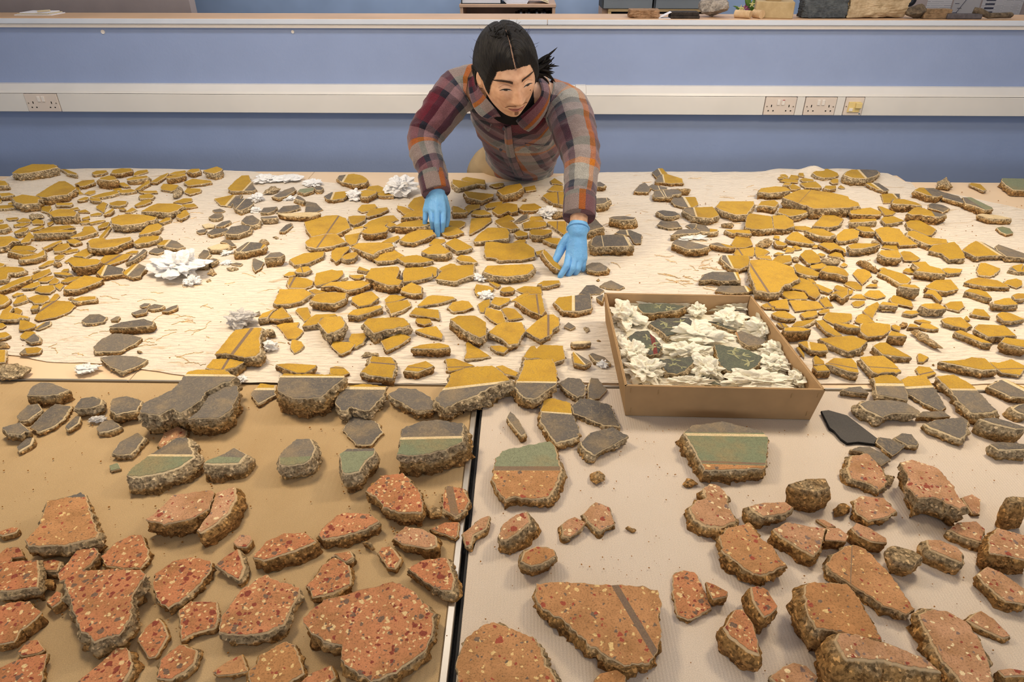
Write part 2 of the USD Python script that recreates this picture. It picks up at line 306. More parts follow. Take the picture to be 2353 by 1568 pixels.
cuts = [XL, s_left[0], s_left[1], s_a[0], s_a[1], s_b[0], s_b[1], s_c[0], s_c[1], XR]
for i in range(0, len(cuts), 2):
    a, b = cuts[i], cuts[i + 1]
    if i == 2:
        obj('cover', box(a + .0015, xc0 - .001, YW - .055, YW - .045, zt_bot, zt_mid, .0015), 'trunking_white', tr)
        a = xc1 - .0015
    obj('cover', box(a + .0015, b - .0015, YW - .055, YW - .045, zt_bot, zt_mid, .0015), 'trunking_white', tr)
def socket(x0, x1, label, red=False):
    t = thing('double_socket', label, 'power socket', ((x0 + x1) / 2, YW - .055, (zt_bot + zt_mid) / 2))
    yf = YW - .0585; zc = (zt_bot + zt_mid) / 2; hz = (zt_mid - zt_bot) / 2; xc = (x0 + x1) / 2; w = x1 - x0
    obj('face_plate', box(x0 + .001, x1 - .001, yf, YW - .046, zt_bot + .001, zt_mid - .001, .002), 'socket_white', t)
    for k, sx in enumerate((-1, 1)):
        r = obj('rocker_switch', box(xc + sx * .0105 - .007, xc + sx * .0105 + .007, yf - .004, yf + .001, zc + hz * .12, zc + hz * .72, .0015), 'switch_white', t)
        if red and sx == 1: obj('red_flag', box(xc + .005, xc + .016, yf - .0046, yf - .003, zc + hz * .64, zc + hz * .71), 'red_dot', r)
        cx = xc + sx * w * .28
        obj('pin_slot', box(cx - .002, cx + .002, yf - .0006, yf + .002, zc - hz * .10, zc + hz * .16), 'pin_black', t)
        for q in (-1, 1):
            obj('pin_slot', box(cx + q * .0111 - .003, cx + q * .0111 + .003, yf - .0006, yf + .002, zc - hz * .55, zc - hz * .43), 'pin_black', t)
        obj('screw', cyl((xc + sx * w * .42, yf - .0012, zc - hz * .03), (xc + sx * w * .42, yf + .001, zc - hz * .03), .0028, 10), 'screw_steel', t)
    return t
socket(*s_left, 'white double power socket at the far left end of the trunking')
socket(*s_a, 'white double power socket with a red switch mark, leftmost of the right hand pair', True)
socket(*s_b, 'white double power socket between the red marked socket and the cream switch unit')
t = thing('breaker_switch', 'cream safety switch on a white plate at the right end of the trunking', 'switch', ((s_c[0] + s_c[1]) / 2, YW - .055, (zt_bot + zt_mid) / 2))
yf = YW - .0585; zc = (zt_bot + zt_mid) / 2; hz = (zt_mid - zt_bot) / 2; xa, xb = s_c; w = xb - xa
obj('face_plate', box(xa + .001, xb - .001, yf, YW - .046, zt_bot + .001, zt_mid - .001, .002), 'socket_white', t)
obj('switch_body', box(xa + w * .18, xa + w * .82, yf - .006, yf + .001, zc - hz * .60, zc + hz * .52, .001), 'rcd_cream', t)
obj('toggle', box(xa + w * .52, xa + w * .84, yf - .020, yf - .004, zc - hz * .12, zc + hz * .48, .002), 'rcd_cream', t)
obj('test_button', box(xa + w * .24, xa + w * .44, yf - .009, yf - .004, zc - hz * .48, zc - hz * .14, .001), 'switch_white', t)
for sx in (.09, .9): obj('screw', cyl((xa + w * sx, yf - .0012, zc), (xa + w * sx, yf + .001, zc), .0028, 10), 'screw_steel', t)
obj('printed_mark', box(xa + w * .84, xa + w * .93, yf - .0004, yf + .001, zc - hz * .84, zc - hz * .74), 'blue_mark', t)
# the room beyond
YF = 5.3
struct('wall_far', box(XL - 2, XR + 2, YF, YF + .1, -.75, 2.0), 'far_wall_blue', label='pale blue far wall of the room beyond the partition')
xg = x_at(437, 15, 4.5)
struct('wall_left', box(XL - 2, xg, 4.5, 4.58, -.75, 1.95), 'grey_board', label='grey beige pin board wall beyond the ledge at left')
struct('ceiling', box(XL - 2, XR + 2, -1.2, 6.2, 2.02, 2.08), 'ceiling_white', label='white ceiling')
# bookcase
plain('beech_wood', (196, 160, 132), .5, .4, 0, vary=.08, vscale=8)
plain('beech_dark', (150, 122, 98), .6, .3, 0, vary=.12, vscale=20)
plain('birch_wood', (226, 190, 134), .5, .4, 0, vary=.06, vscale=8)
plain('archive_grey', (124, 128, 130), .7, .3, .0003, 300)
plain('archive_dark', (70, 72, 74), .7, .3)
plain('binder_black', (34, 34, 36), .4, .4)
plain('paper_white', (228, 226, 230), .8, .2, vary=.02)
plain('paper_buff', (196, 176, 140), .8, .2)
plain('manila', (216, 200, 168), .8, .2)
def at_far(px, py, Y): p = on_y(px, py, Y); return p[0], p[2]
YB = 4.9
x0, z1 = at_far(1055, 9.5, YB); x1, _ = at_far(1278, 9.5, YB); _, z2 = at_far(1278, 17.5, YB)
bc = thing('bookcase', 'low beech bookcase behind the ledge with spiral bound volumes inside', 'bookcase', ((x0 + x1) / 2, YB + .15, -.75))
th = z1 - z2
obj('top_board', box(x0, x1, YB, YB + .32, z2, z1, .002), 'beech_wood', bc)
for a, b in ((x0 + .004, x0 + .024), (x1 - .024, x1 - .004)): obj('side_panel', box(a, b, YB + .005, YB + .32, -.75, z2), 'beech_wood', bc)
obj('back_panel', box(x0 + .024, x1 - .024, YB + .30, YB + .315, -.75, z2), 'beech_dark', bc)
zsh = z2 - .30
for zz in (zsh, zsh - .34, -.70): obj('shelf', box(x0 + .024, x1 - .024, YB + .01, YB + .30, zz - .02, zz), 'beech_wood', bc)
rng = random.Random(5)
xs = at_far(1182, 27, YB)[0]; spine = 0
tints = [(30, 30, 32), (46, 46, 50), (64, 66, 74), (190, 190, 196), (24, 24, 26), (120, 124, 132)]
for i, c in enumerate(tints): plain(f'volume_cover_{"abcdef"[i]}', c, .5, .35)
spn = ['first from the left', 'second from the left', 'third from the left', 'fourth from the left', 'fifth from the left', 'sixth from the left', 'seventh from the left', 'eighth from the left', 'ninth from the left', 'tenth from the left', 'eleventh from the left', 'twelfth from the left', 'thirteenth from the left', 'fourteenth from the left', 'fifteenth from the left']
xe = x1 - .028
nv = 14; wv = (xe - xs) / nv
for i in range(nv):
    k = (i * 5 + 1) % 6; xa = xs + i * wv
    shade = ['black', 'dark grey', 'slate grey', 'white', 'black', 'mid grey'][k]
    v = thing('bound_volume', f'{shade} spiral bound volume, {spn[i]} in the beech bookcase', 'book', (xa + wv / 2, YB + .12, zsh), 'spiral bound volumes in the bookcase')
    hgt = .255 + .02 * ((i * 7) % 3) / 3
    obj('cover', box(xa + .001, xa + wv - .001, YB + .03, YB + .25, zsh + .001, zsh + hgt, .001), f'volume_cover_{"abcdef"[k]}', v)
    obj('spine_label', box(xa + wv * .2, xa + wv * .8, YB + .0285, YB + .031, zsh + hgt * (.55 + .06 * (i % 3)), zsh + hgt * (.80 + .04 * (i % 3))), 'paper_white' if i % 3 else 'volume_cover_f', v)
# papers on the bookcase
t = thing('ring_binder', 'open black ring binder full of paper lying on the bookcase, left end', 'binder', (x0 + .1, YB + .1, z1))
xa, xb = at_far(1059, 5, YB)[0], at_far(1162, 5, YB)[0]
obj('cover', cat(box(xa, xb, YB + .02, YB + .27, z1, z1 + .004), box(xa, xa + .004, YB + .02, YB + .27, z1, z1 + .05), box(xa, xb, YB + .02, YB + .27, z1 + .045, z1 + .049)), 'binder_black', t)
obj('paper_block', box(xa + .006, xb - .035, YB + .03, YB + .26, z1 + .004, z1 + .036), 'paper_white', t)
t = thing('paper_stack', 'loose stack of white papers on the bookcase beside the binder', 'papers', (xb + .08, YB + .1, z1))
xc_ = at_far(1222, 5, YB)[0]
for k in range(5): obj('sheet', box(xb - .008 * k + .004, xc_ - .03 + .004 * k, YB + .02 + .006 * k, YB + .24, z1 + .0005 + .006 * k, z1 + .005 + .006 * k), 'paper_white', t)
t = thing('card_folder', 'buff card folder lying open on the bookcase, right end', 'folder', (xc_ + .06, YB + .1, z1))
xd = at_far(1258, 5, YB)[0]
fm = cat(box(0, xd - xc_ + .02, 0, .2, 0, .006), box(.02, xd - xc_ + .01, .01, .19, .008, .014)); fm.apply_transform(trimesh.transformations.rotation_matrix(.32, [0, 1, 0])); fm.apply_translation([xc_ - .005, YB + .03, z1 + .040])
obj('card', fm, 'manila', t)
# shelf unit with grey archive boxes
xa, za = at_far(1398, 19.5, YB); _, zb_ = at_far(1398, 27, YB); xb = at_far(1640, 20, YB)[0]
t = thing('shelf_unit', 'birch topped low shelf unit under the grey archive boxes', 'shelf', ((xa + xb) / 2, YB + .15, -.75))
obj('top_board', box(xa, xb, YB, YB + .30, zb_, za, .002), 'birch_wood', t)
for a in (xa, xb - .02): obj('leg', box(a, a + .02, YB + .004, YB + .28, -.75, zb_), 'birch_wood', t)
obj('side_panel', box(at_far(1385, 25, YB)[0], xa - .001, YB + .05, YB + .30, -.75, za), 'beech_wood', t)
obj('back_panel', box(xa + .02, xb - .02, YB + .27, YB + .285, -.75, zb_), 'archive_dark', t)
for i, (p0, p1, lab) in enumerate(((1379, 1499, 'grey archive box on the birch shelf unit, left one'), (1507, 1612, 'grey archive box on the birch shelf unit, right one'))):
    a, b = at_far(p0 + (8 if i == 0 else 0), 10, YB - .01)[0], at_far(p1, 10, YB - .01)[0]; hb = .085
    t = thing('archive_box', lab, 'box', ((a + b) / 2, YB + .12, za))
    obj('box_body', box(a, b, YB - .01, YB + .26, za, za + hb * .62, .002), 'archive_grey', t)
    obj('lid', box(a - .003, b + .003, YB - .013, YB + .263, za + hb * .64, za + hb * 1.6, .002), 'archive_grey', t)
    obj('corner_flap', cat(box(a - .012, a - .003, YB - .005, YB + .2, za + .004, za + hb * .6)), 'archive_dark', t)
# notice board at right with printed sheets
xa, _ = at_far(2080, 10, 4.6)
struct('wall_right', box(xa, XR + 2, 4.6, 4.68, -.75, 1.95), 'grey_board', label='grey notice board wall beyond the ledge at right')
def print_mat(name, sc):
    mat(name, {'g': ('geometry', {}), 'm': ('mapping', {'rotation': (math.pi / 2, 0, 0)}), 'b': ('brick_texture', {'scale': sc, 'color1': lin(150, 146, 150), 'color2': lin(196, 192, 192), 'mortar': lin(206, 200, 198), 'mortar_size': .035, 'brick_width': .7, 'row_height': .10, 'offset': .3}),
               'p': ('principled_bsdf', {'roughness': .8, 'specular_ior_level': .2})}, [('g.position', 'm.vector'), ('m.vector', 'b.vector'), ('b.color', 'p.base_color')])
print_mat('newsprint', 9); print_mat('newsprint_fine', 14)
plain('chart_paper', (186, 180, 178), .8, .2)
plain('ink_line', (70, 70, 84), .8, .1)
for i, (p0, p1, m_, lab) in enumerate(((2130, 2186, 'newsprint', 'grey printed text sheet pinned on the notice board, leftmost'), (2190, 2252, 'chart_paper', 'pale chart sheet with a slanting graph line pinned on the notice board'), (2256, 2350, 'newsprint_fine', 'wide printed table sheet pinned on the notice board, rightmost'))):
    a, b = at_far(p0, 10, 4.597)[0], at_far(p1, 10, 4.597)[0]; zlo, zhi = z_at(36, 4.597), z_at(36, 4.597) + .62
    t = thing('pinned_sheet', lab, 'paper', ((a + b) / 2, 4.598, zlo))
    obj('sheet', box(a, b, 4.5955, 4.5985, zlo, zhi), m_, t)
    if i == 1:
        obj('graph_line', cyl((a + .03, 4.595, zlo + .02), (b - .02, 4.595, zlo + .22), .0016, 5), 'ink_line', t)
        for k in range(7): obj('tick_mark', box(a + .01 + .02 * (k % 2), a + .035 + .02 * (k % 2), 4.5945, 4.596, zlo + .02 + .025 * k, zlo + .0225 + .025 * k), 'ink_line', t)
    if i == 2:
        for k in range(6): obj('printed_row', box(a + .02, a + .075, 4.5945, 4.596, zlo + .02 + .022 * k, zlo + .029 + .022 * k), 'ink_line', t)
t = thing('lens_housing', 'round black lens or castor half visible above the right stones', 'lens', (at_far(2092, 2, 4.2)[0], 4.2, 0))
lx, lz = at_far(2092, 0, 4.2)
obj('housing', cyl((lx, 4.2, lz), (lx, 4.32, lz), .034, 24), 'binder_black', t); obj('glass', cyl((lx, 4.196, lz), (lx, 4.2, lz), .018, 20), 'archive_dark', t)
obj('stand', cat(box(lx - .06, lx - .045, 4.22, 4.3, -.75, lz + .02), box(lx - .06, lx, 4.22, 4.3, lz - .01, lz + .01)), 'binder_black', t)

# ------------------------------------------------------------------ tables
y_seam = on_z(1176, 888)[1]; y_back = on_z(1176, 397.5)[1]; y_back2 = on_z(2200, 419)[1]
xs1 = (on_z(735, 396)[0] + on_z(282, 862)[0]) / 2
xs2 = on_z(2085, 419)[0]; xs0 = on_z(40, 405)[0]
def table(name, label, x0, x1, y0, y1, top='table_laminate', edge='aluminium'):
    t = thing(name, label, 'table', ((x0 + x1) / 2, (y0 + y1) / 2, -.75))
    obj('table_top', box(x0 + .0008, x1 - .0008, y0 + .006, y1 - .002, -.028, 0, .0015), top, t)
    obj('edge_strip', box(x0 + .0008, x1 - .0008, y0 + .0005, y0 + .006, -.026, .0025, .001), edge, t)
    obj('edge_strip', box(x0 + .0008, x1 - .0008, y1 - .002, y1, -.026, -.001), 'board_edge', t)
    for sx in (x0 + .04, x1 - .08):
        for sy in (y0 + .06, y1 - .10): obj('leg', box(sx, sx + .04, sy, sy + .04, -.75, -.028, .003), 'table_steel', t)
    return t
table('work_table', 'beige laminate table under the tissue at far left', -3.6, xs0, y_seam, y_back2)
table('work_table', 'beige laminate table left of centre with ochre fragments on it', xs0, xs1, y_seam, y_back)
table('work_table', 'beige laminate table in front of the man, its bare back edge showing', xs1, xs2, y_seam, y_back)
table('work_table', 'beige laminate table at far right with bare back corner', xs2, 3.6, y_seam, y_back2)
# front tables: felt lined tray at the left, white cloth covered top at the right, black gap between
pa, pb = on_z(1098, 950), on_z(1036, 1568)
xg0 = (pa[0] + pb[0]) / 2 - .004; xg1 = xg0 + .0115
yf0 = 0.30
t = thing('felt_lined_table', 'front left table lined with tan felt, aluminium edge strip at its right', 'table', ((-3.6 + xg0) / 2, 1.0, -.75))
obj('table_top', box(-3.6, xg0 - .012, yf0, y_seam - .004, -.03, 0, .001), 'tray_felt', t)
obj('edge_strip', box(xg0 - .0115, xg0, yf0, y_seam - .003, -.03, .003, .0012), 'aluminium', t)
for sx in (-3.5, -1.2, xg0 - .06):
    for sy in (yf0 + .04, y_seam - .1): obj('leg', box(sx, sx + .04, sy, sy + .04, -.75, -.03, .003), 'table_steel', t)
t = thing('cloth_covered_table', 'front right table covered with ribbed off white cloth', 'table', ((3.6 + xg1) / 2, 1.0, -.75))
obj('table_top', box(xg1 + .0005, 3.6, yf0, y_seam - .004, -.03, 0, .001), 'white_cloth', t)
obj('edge_strip', box(xg1 - .004, xg1, yf0, y_seam - .004, -.032, -.002), 'gap_black', t)
for sx in (xg1 + .02, 1.2, 3.5):
    for sy in (yf0 + .04, y_seam - .1): obj('leg', box(sx, sx + .04, sy, sy + .04, -.75, -.03, .003), 'table_steel', t)
struct('trim_3', box(xg0 + .0008, xg1 - .0048, yf0, y_seam - .004, -.05, -.02), 'gap_black', label='black rubber strip in the gap between the front tables')
# ------------------------------------------------------------------ wall plaster fragments
# Each line: crop, colour, side height, outline of the painted face | paint bands @ label.  Outlines were measured on the
# photograph; each is laid at its own height on the table plane and given a broken body of real thickness.
CROPS = dict(A=(0, 350, 5.6), B=(0, 600, 5.6), C=(350, 360, 5.6), D=(350, 600, 5.6), E=(690, 370, 5.6), F=(690, 600, 5.6), G=(1040, 370, 5.6), H=(1040, 600, 5.6),
             I=(1380, 370, 5.6), J=(1680, 370, 5.6), K=(1953, 370, 5.6), L=(1600, 600, 5.6), M=(1953, 600, 5.6), N=(0, 840, 3.92), O=(560, 800, 3.92), P=(1040, 840, 3.92),
             Q=(1753, 820, 3.92), R=(0, 1168, 3.92), S=(500, 1168, 3.92), T=(1040, 1168, 3.92), U=(1553, 1068, 2.94125), X=(1360, 650, 4.2018), Z=(0, 0, 1.0))
PAINT = dict(y='ochre_paint', g='grey_paint', G='grey_line_paint', n='green_paint', w='cream_paint', k='slate_black', R='crimson_paint',
             r='red_speckled_paint', p='pink_speckled_paint', o='tan_speckled_paint', f='floral_paint')
def tri_poly(poly):
    """earcut of one polygon: vertices, faces, boundary loops"""
    v, f = trimesh.creation.triangulate_polygon(poly, engine='earcut'); return np.asarray(v), np.asarray(f)
def face_slab(poly, zf, lift, thick):
    """A thin solid skin on the plane zf: top faces and a skirt."""
    vs, fs, n = [], [], 0
    for g in getattr(poly, 'geoms', [poly]):
        if g.geom_type != 'Polygon' or g.area < 2e-6: continue
        v, f = tri_poly(g)
        a = v[f[:, 1]] - v[f[:, 0]]; b = v[f[:, 2]] - v[f[:, 0]]
        flip = (a[:, 0] * b[:, 1] - a[:, 1] * b[:, 0]) < 0
        f[flip] = f[flip][:, ::-1]
        z = zf(v) + lift; vs.append(np.c_[v, z]); fs.append(f + n); n += len(v)
        for ring in [g.exterior, *g.interiors]:
            c = np.array(ring.coords)[:-1]; k = len(c); z = zf(c) + lift
            vs.append(np.vstack([np.c_[c, z], np.c_[c, z - thick]])); i = np.arange(k); j = (i + 1) % k
            q = np.vstack([np.c_[i, i + k, j], np.c_[j, i + k, j + k]])
            if sg.LinearRing(c).is_ccw == (ring is g.exterior): q = q if ring is g.exterior else q
            fs.append(q + n); n += 2 * k
    return (np.vstack(vs), np.vstack(fs)) if vs else None
def half_plane(p, q, R=3.0):
    """everything on the right hand of p -> q as seen in the picture (below, when going left to right)"""
    d = (q - p) / np.linalg.norm(q - p); nrm = np.array([d[1], -d[0]])
    a, b = p - d * R, q + d * R
    return sg.Polygon([a, b, b + nrm * R, a + nrm * R])
def resample(pts, s):
    out = []
    for a, b in zip(pts, np.roll(pts, -1, 0)):
        n = max(1, int(round(np.linalg.norm(b - a) / s)))
        out.append(a + (b - a) * (np.arange(n) / n)[:, None])
    return np.vstack(out)
def lump_mesh(top, zf, zb, rng, rough, taper, flare, seed, spread=0.0, lean=None):
    """broken body: rings from the top outline down to the table; st.y is the depth below the face."""
    n = len(top); h = float(np.mean(zf(top)) - zb)
    s = np.linalg.norm(np.roll(top, -1, 0) - top, axis=1).mean()
    tan = np.roll(top, -2, 0) - np.roll(top, 2, 0); tan /= np.linalg.norm(tan, axis=1, keepdims=True) + 1e-9
    nrm = np.c_[tan[:, 1], -tan[:, 0]]                     # outward for a ccw outline
    for _ in range(3): nrm = (nrm + np.roll(nrm, 1, 0) + np.roll(nrm, -1, 0)) / 3
    L = int(np.clip(round(h / s), 2, 11)); size = math.sqrt(abs(np.sum(top[:, 0] * np.roll(top[:, 1], -1) - top[:, 1] * np.roll(top[:, 0], -1))) / 2)
    amp = min(.0035 + .16 * h, .011, .09 * size) * rough
    us = [0, min(.0016 / max(h, .003), .25)] + list(np.linspace(.12, 1, L + 1)[1:])
    ztop = zf(top); vs, vv = [], []
    ctr = top.mean(0); an = rng.uniform(0, 6.283); dirn = np.array([math.cos(an), math.sin(an)])
    side = .5 + .5 * (nrm @ dirn)
    toe = np.zeros(n) if lean is None else np.clip(nrm @ lean + .25, 0, 1) ** 1.3 * (.55 + .9 * meshkit.noise(np.c_[top * 22, np.zeros(n)] + seed, seed + 7))
    for k, u in enumerate(us):
        out = spread * toe * u ** .75 + flare * math.sin(math.pi * min(u * 1.25, 1)) - taper * (.5 + side) * u ** 2.2
        z = ztop + (zb - ztop) * u
        q = np.c_[top, z]
        nz = meshkit.noise(q * 95 + seed, seed) - .5 + .7 * (meshkit.noise(q * 240 + seed, seed + 3) - .5) + .8 * (meshkit.noise(q * 38 + seed, seed + 5) - .5)
        o = out + (amp * 1.5 * nz if k >= 2 else amp * .12 * nz)
        o = np.clip(o, -.38 * size, .1 * size + spread)
        xy = top + nrm * o[:, None]
        if 2 <= k < len(us) - 1: z = z + amp * .5 * (meshkit.noise(q * 120 + seed, seed + 8) - .5)
        if k == len(us) - 1: z = np.full(n, zb) + np.maximum(0, (meshkit.noise(q * 45, seed + 4) - .55)) * .25 * h
        vs.append(np.c_[xy, z]); vv.append(np.full(n, 0.0 if k == 0 else (.09 if k == 1 else .16 + .84 * (u - .1) / .9)))
    v = np.vstack(vs); layer = np.concatenate(vv); R = len(us)
    i = np.arange(n); j = (i + 1) % n; fs = []
    for k in range(R - 1):
        a, b = k * n, (k + 1) * n
        fs += [np.c_[a + i, b + i, b + j], np.c_[a + i, b + j, a + j]]
    tv, tf = tri_poly(sg.Polygon(top))
    if len(tv):
        A = tv[tf[:, 1]] - tv[tf[:, 0]]; B = tv[tf[:, 2]] - tv[tf[:, 0]]; fl = (A[:, 0] * B[:, 1] - A[:, 1] * B[:, 0]) < 0
        tf[fl] = tf[fl][:, ::-1]
        base = len(v); v = np.vstack([v, np.c_[tv, zf(tv)]]); layer = np.r_[layer, np.full(len(tv), 0.0)]; fs.append(tf + base)
    c = len(v); v = np.vstack([v, [[*vs[-1][:, :2].mean(0), zb]]]); layer = np.r_[layer, 1.0]
    e = (R - 1) * n; fs.append(np.c_[e + j, e + i, np.full(n, c)])
    return v, np.vstack(fs), np.c_[np.zeros(len(v)), layer]
def rubble_mesh(poly, zb, h, seed):
    """a bare lump: a faceted, pitted rock filling the outline"""
    rg = np.random.default_rng(seed + 50)
    m = trimesh.creation.icosphere(subdivisions=5 if poly.area > .0012 else 4)
    v = np.array(m.vertices); nr = rg.normal(size=(16, 3)); nr /= np.linalg.norm(nr, axis=1, keepdims=True); hh = rg.uniform(.62, .95, 16)
    k = (hh / np.maximum(v @ nr.T, 1e-3)); k[(v @ nr.T) <= .05] = 9; r0 = np.minimum(k.min(1), 1.12)
    d = v; v = v * r0[:, None]; v /= np.abs(v[:, :2]).max()
    c = np.array(poly.centroid.coords[0]); ring = np.array(poly.exterior.coords)[:-1]; ring = resample(ring, math.sqrt(poly.area) / 12)
    ang = np.arctan2(v[:, 1], v[:, 0]); ra = np.arctan2(ring[:, 1] - c[1], ring[:, 0] - c[0]); rr = np.hypot(*(ring - c).T); o = np.argsort(ra)
    r = np.interp(ang, ra[o], rr[o], period=2 * math.pi); rad = np.minimum(np.hypot(v[:, 0], v[:, 1]), 1.05)
    zz = v[:, 2] / np.abs(v[:, 2]).max()
    p = np.c_[c[0] + np.cos(ang) * r * rad ** .8, c[1] + np.sin(ang) * r * rad ** .8, zb + h * (.46 + .54 * zz)]
    size = math.sqrt(poly.area)
    nz = 1.0 * (meshkit.noise(p * (2.2 / size) + seed, seed) - .5) + .9 * (meshkit.noise(p * 90 + seed, seed + 1) - .5) + .6 * (meshkit.noise(p * 230, seed + 2) - .5)
    p = p + d * [1, 1, .7] * (nz * min(.13 * size, .010))[:, None]
    p[:, 2] = np.maximum(p[:, 2], zb); lay = .25 + .6 * np.clip(1 - (p[:, 2] - zb) / h, 0, 1)
    return p, m.faces, np.c_[np.zeros(len(p)), lay]

BOX_Z = 0.0
FRAGS = []
def parse(line):
    label = None
    alias = None
    if '@' in line:
        line, label = [s.strip() for s in line.split('@')]
        if '~' in label: label, alias = [s.strip() for s in label.split('~')]
    line, _, ops = line.partition('|')
    w = line.split(); ox, oy, sc = CROPS[w[0]]
    T = lambda s: np.array([float(x) for x in s.split(',')]) / sc + [ox, oy]
    pts = np.array([T(s) for s in w[3:]]); oo = []
    for o in filter(None, (s.strip() for s in ops.split(';'))):
        q = o.split(); n = [float(x) for x in q[1].split(',')] + ([float(x) for x in q[2].split(',')] if ',' in q[2] else [])
        if len(n) == 4: rest = q[3:]
        else: rest = q[2:]
        if len(n) == 2: raise ValueError(o)
        p, r = np.array(n[:2]) / sc + [ox, oy], np.array(n[2:]) / sc + [ox, oy]
        oo.append((q[0], p, r, float(rest[0]) / sc if q[0] == 'b' else 0, rest[-1]))
    return dict(crop=w[0], col=w[1], t=float(w[2]) / sc, px=pts, ops=oo, label=label, alias=None if alias == '-' else alias)
def plan(f, idx):
    """from picture measurements to a shape on the table"""
    rng = random.Random(1000 + idx); px = f['px']
    zb = BOX_Z if f['crop'] == 'X' else (.0035 if px[:, 1].max() + f['t'] < 882 else .0005)
    i = int(np.argmax(px[:, 1])); g = on_z(px[i, 0], px[i, 1] + f['t'], zb); d = ray(*px[i]); z = CAM[2] + d[2] / d[1] * g[1]
    far = px[:, 1].mean() < 560
    h = float(np.clip((z - zb) * 1.04, .006, .16))
    q = np.array([on_z(*p, zb + h) for p in px]); c = q.mean(0)
    size = math.sqrt(max(1e-6, sg.Polygon(q[:, :2]).buffer(0).area))
    k = min(.05, .35 * h / max(size, .01)); a, b = rng.uniform(-k, k), rng.uniform(-k, k)
    nrm = np.array([-a, -b, 1.0])
    def on(p):
        dd = ray(*p); s = (np.array([c[0], c[1], zb + h]) - CAM) @ nrm / (dd @ nrm); return (CAM + dd * s)[:2]
    xy = np.array([on(p) for p in px])
    zf = lambda v: np.maximum(zb + .003, zb + h + a * (v[:, 0] - c[0]) + b * (v[:, 1] - c[1]))
    P = sg.Polygon(xy).buffer(0)
    if P.geom_type != 'Polygon': P = max(P.geoms, key=lambda s: s.area)
    P = sg.polygon.orient(P)
    P = P.simplify(.0003)
    f.update(rng=rng, zb=zb, h=h, poly=P, zf=zf, on=on, size=size, c=np.array([*P.centroid.coords[0], zb]), seed=idx % 97)
    return f
def build(f, name, label, cat, group=None):
    rng, P, zf, zb, h, size = f['rng'], f['poly'], f['zf'], f['zb'], f['h'], f['size']
    front = f['px'][:, 1].max() > 900; mm = 'brown_mortar' if (f['col'] in 'rpo' or (f['col'] == 'b' and front)) else 'grey_mortar'
    t = thing(name, label, cat, f['c'], group)
    if f['col'] == 'b' and not (f['t'] > 19 and h > .03):
        v, fc, uv = rubble_mesh(P, zb, max(h, .35 * size), f['seed']); obj('mortar_body', (v, fc), mm, t, uv=uv); return t
    s = float(np.clip(size / 26, .0022, .0065)); ring = resample(np.array(P.exterior.coords)[:-1], s)
    q = np.c_[ring, np.full(len(ring), zb)]
    jit = 0 if f['col'] == 'k' else min(.0022, .02 * size)
    ring = ring + jit * np.c_[meshkit.noise(q * 160, f['seed']) - .5 + .8 * (meshkit.noise(q * 420, f['seed'] + 9) - .5), meshkit.noise(q * 160 + 50, f['seed'] + 1) - .5 + .8 * (meshkit.noise(q * 420 + 7, f['seed'] + 2) - .5)] * 2
    P2 = sg.Polygon(ring).buffer(0)
    if P2.geom_type != 'Polygon': P2 = max(P2.geoms, key=lambda g: g.area)
    P2 = sg.polygon.orient(P2); ring = np.array(P2.exterior.coords)[:-1]; P2 = sg.Polygon(ring)
    slate = f['col'] == 'k'
    sp = (0.0, None)
    if front and not slate:                               # broken backs that spread wider than the painted face
        a = rng.gauss(0, .7) + (0 if f['c'][0] < .02 else math.pi); sp = (min(rng.uniform(.25, .95) * h, .03), np.array([math.cos(a), math.sin(a) * .8 - .3]))
    elif not slate:
        a = rng.uniform(0, 6.28); sp = (rng.uniform(0, .5) * h, np.array([math.cos(a), math.sin(a)]))
    if sp[1] is not None and f['crop'] != 'X':
        for j in _tree.query(P.buffer(sp[0] * 1.4)):
            g = _live[j]
            if g is f: continue
            dv = g['c'][:2] - f['c'][:2]
            if dv @ sp[1] > .1 * np.linalg.norm(dv): sp = (min(sp[0], P.distance(g['poly']) * .7 + .0015), sp[1])
    v, fc, uv = lump_mesh(ring, zf, zb, rng, .25 if slate else 1.0, rng.uniform(.0, .30) * h, rng.uniform(.0, .16) * h, f['seed'], *sp)
    if f['col'] == 'b': uv = uv * .75 + [0, .25]
    obj('mortar_body', (v, fc), 'slate_side' if slate else mm, t, uv=uv)
    if f['col'] == 'b': return t
    ins = min(.0009, .020 * size) * rng.uniform(.6, 1.2)
    face = P2.buffer(-ins).simplify(.0004)
    regs = [(face, f['col'])]
    for kind, p, r, wd, col in f['ops']:
        a, b = f['on'](p), f['on'](r); new = []
        if kind == 'h': cut = half_plane(a, b)
        else:
            m = (np.array(p) + r) / 2; d = (r - p) / np.linalg.norm(r - p); e = np.array([-d[1], d[0]]) * wd / 2
            hw = max(.0008, np.linalg.norm(np.cross([*(f['on'](m + e) - f['on'](m - e)), 0], [*((b - a) / np.linalg.norm(b - a)), 0])) / 2)
            cut = sg.LineString([a - (b - a) * 2, b + (b - a) * 2]).buffer(hw, cap_style=2)
        for g, c0 in regs:
            if g.is_empty: continue
            i_, d_ = g.intersection(cut), g.difference(cut)
            if not d_.is_empty: new.append((d_, c0))
            if not i_.is_empty: new.append((i_, col))
        regs = new
    by = {}
    for g, c0 in regs: by.setdefault(c0, []).append(g)
    nm = dict(y='ochre paint', g='grey paint', G='grey painted line', n='green paint', w='cream painted line', r='red speckled paint', p='pink speckled paint', o='orange paint', f='painted leaves on green', R='crimson painted band', k='smooth black face')
    for c0, gs in by.items():
        fs = face_slab(shapely.unary_union(gs), zf, .0007, .0012)
        if fs is None: continue
        pr = obj('painted_face', fs, PAINT[c0], t)
        if len(by) > 1: keys(pr, label=nm[c0])
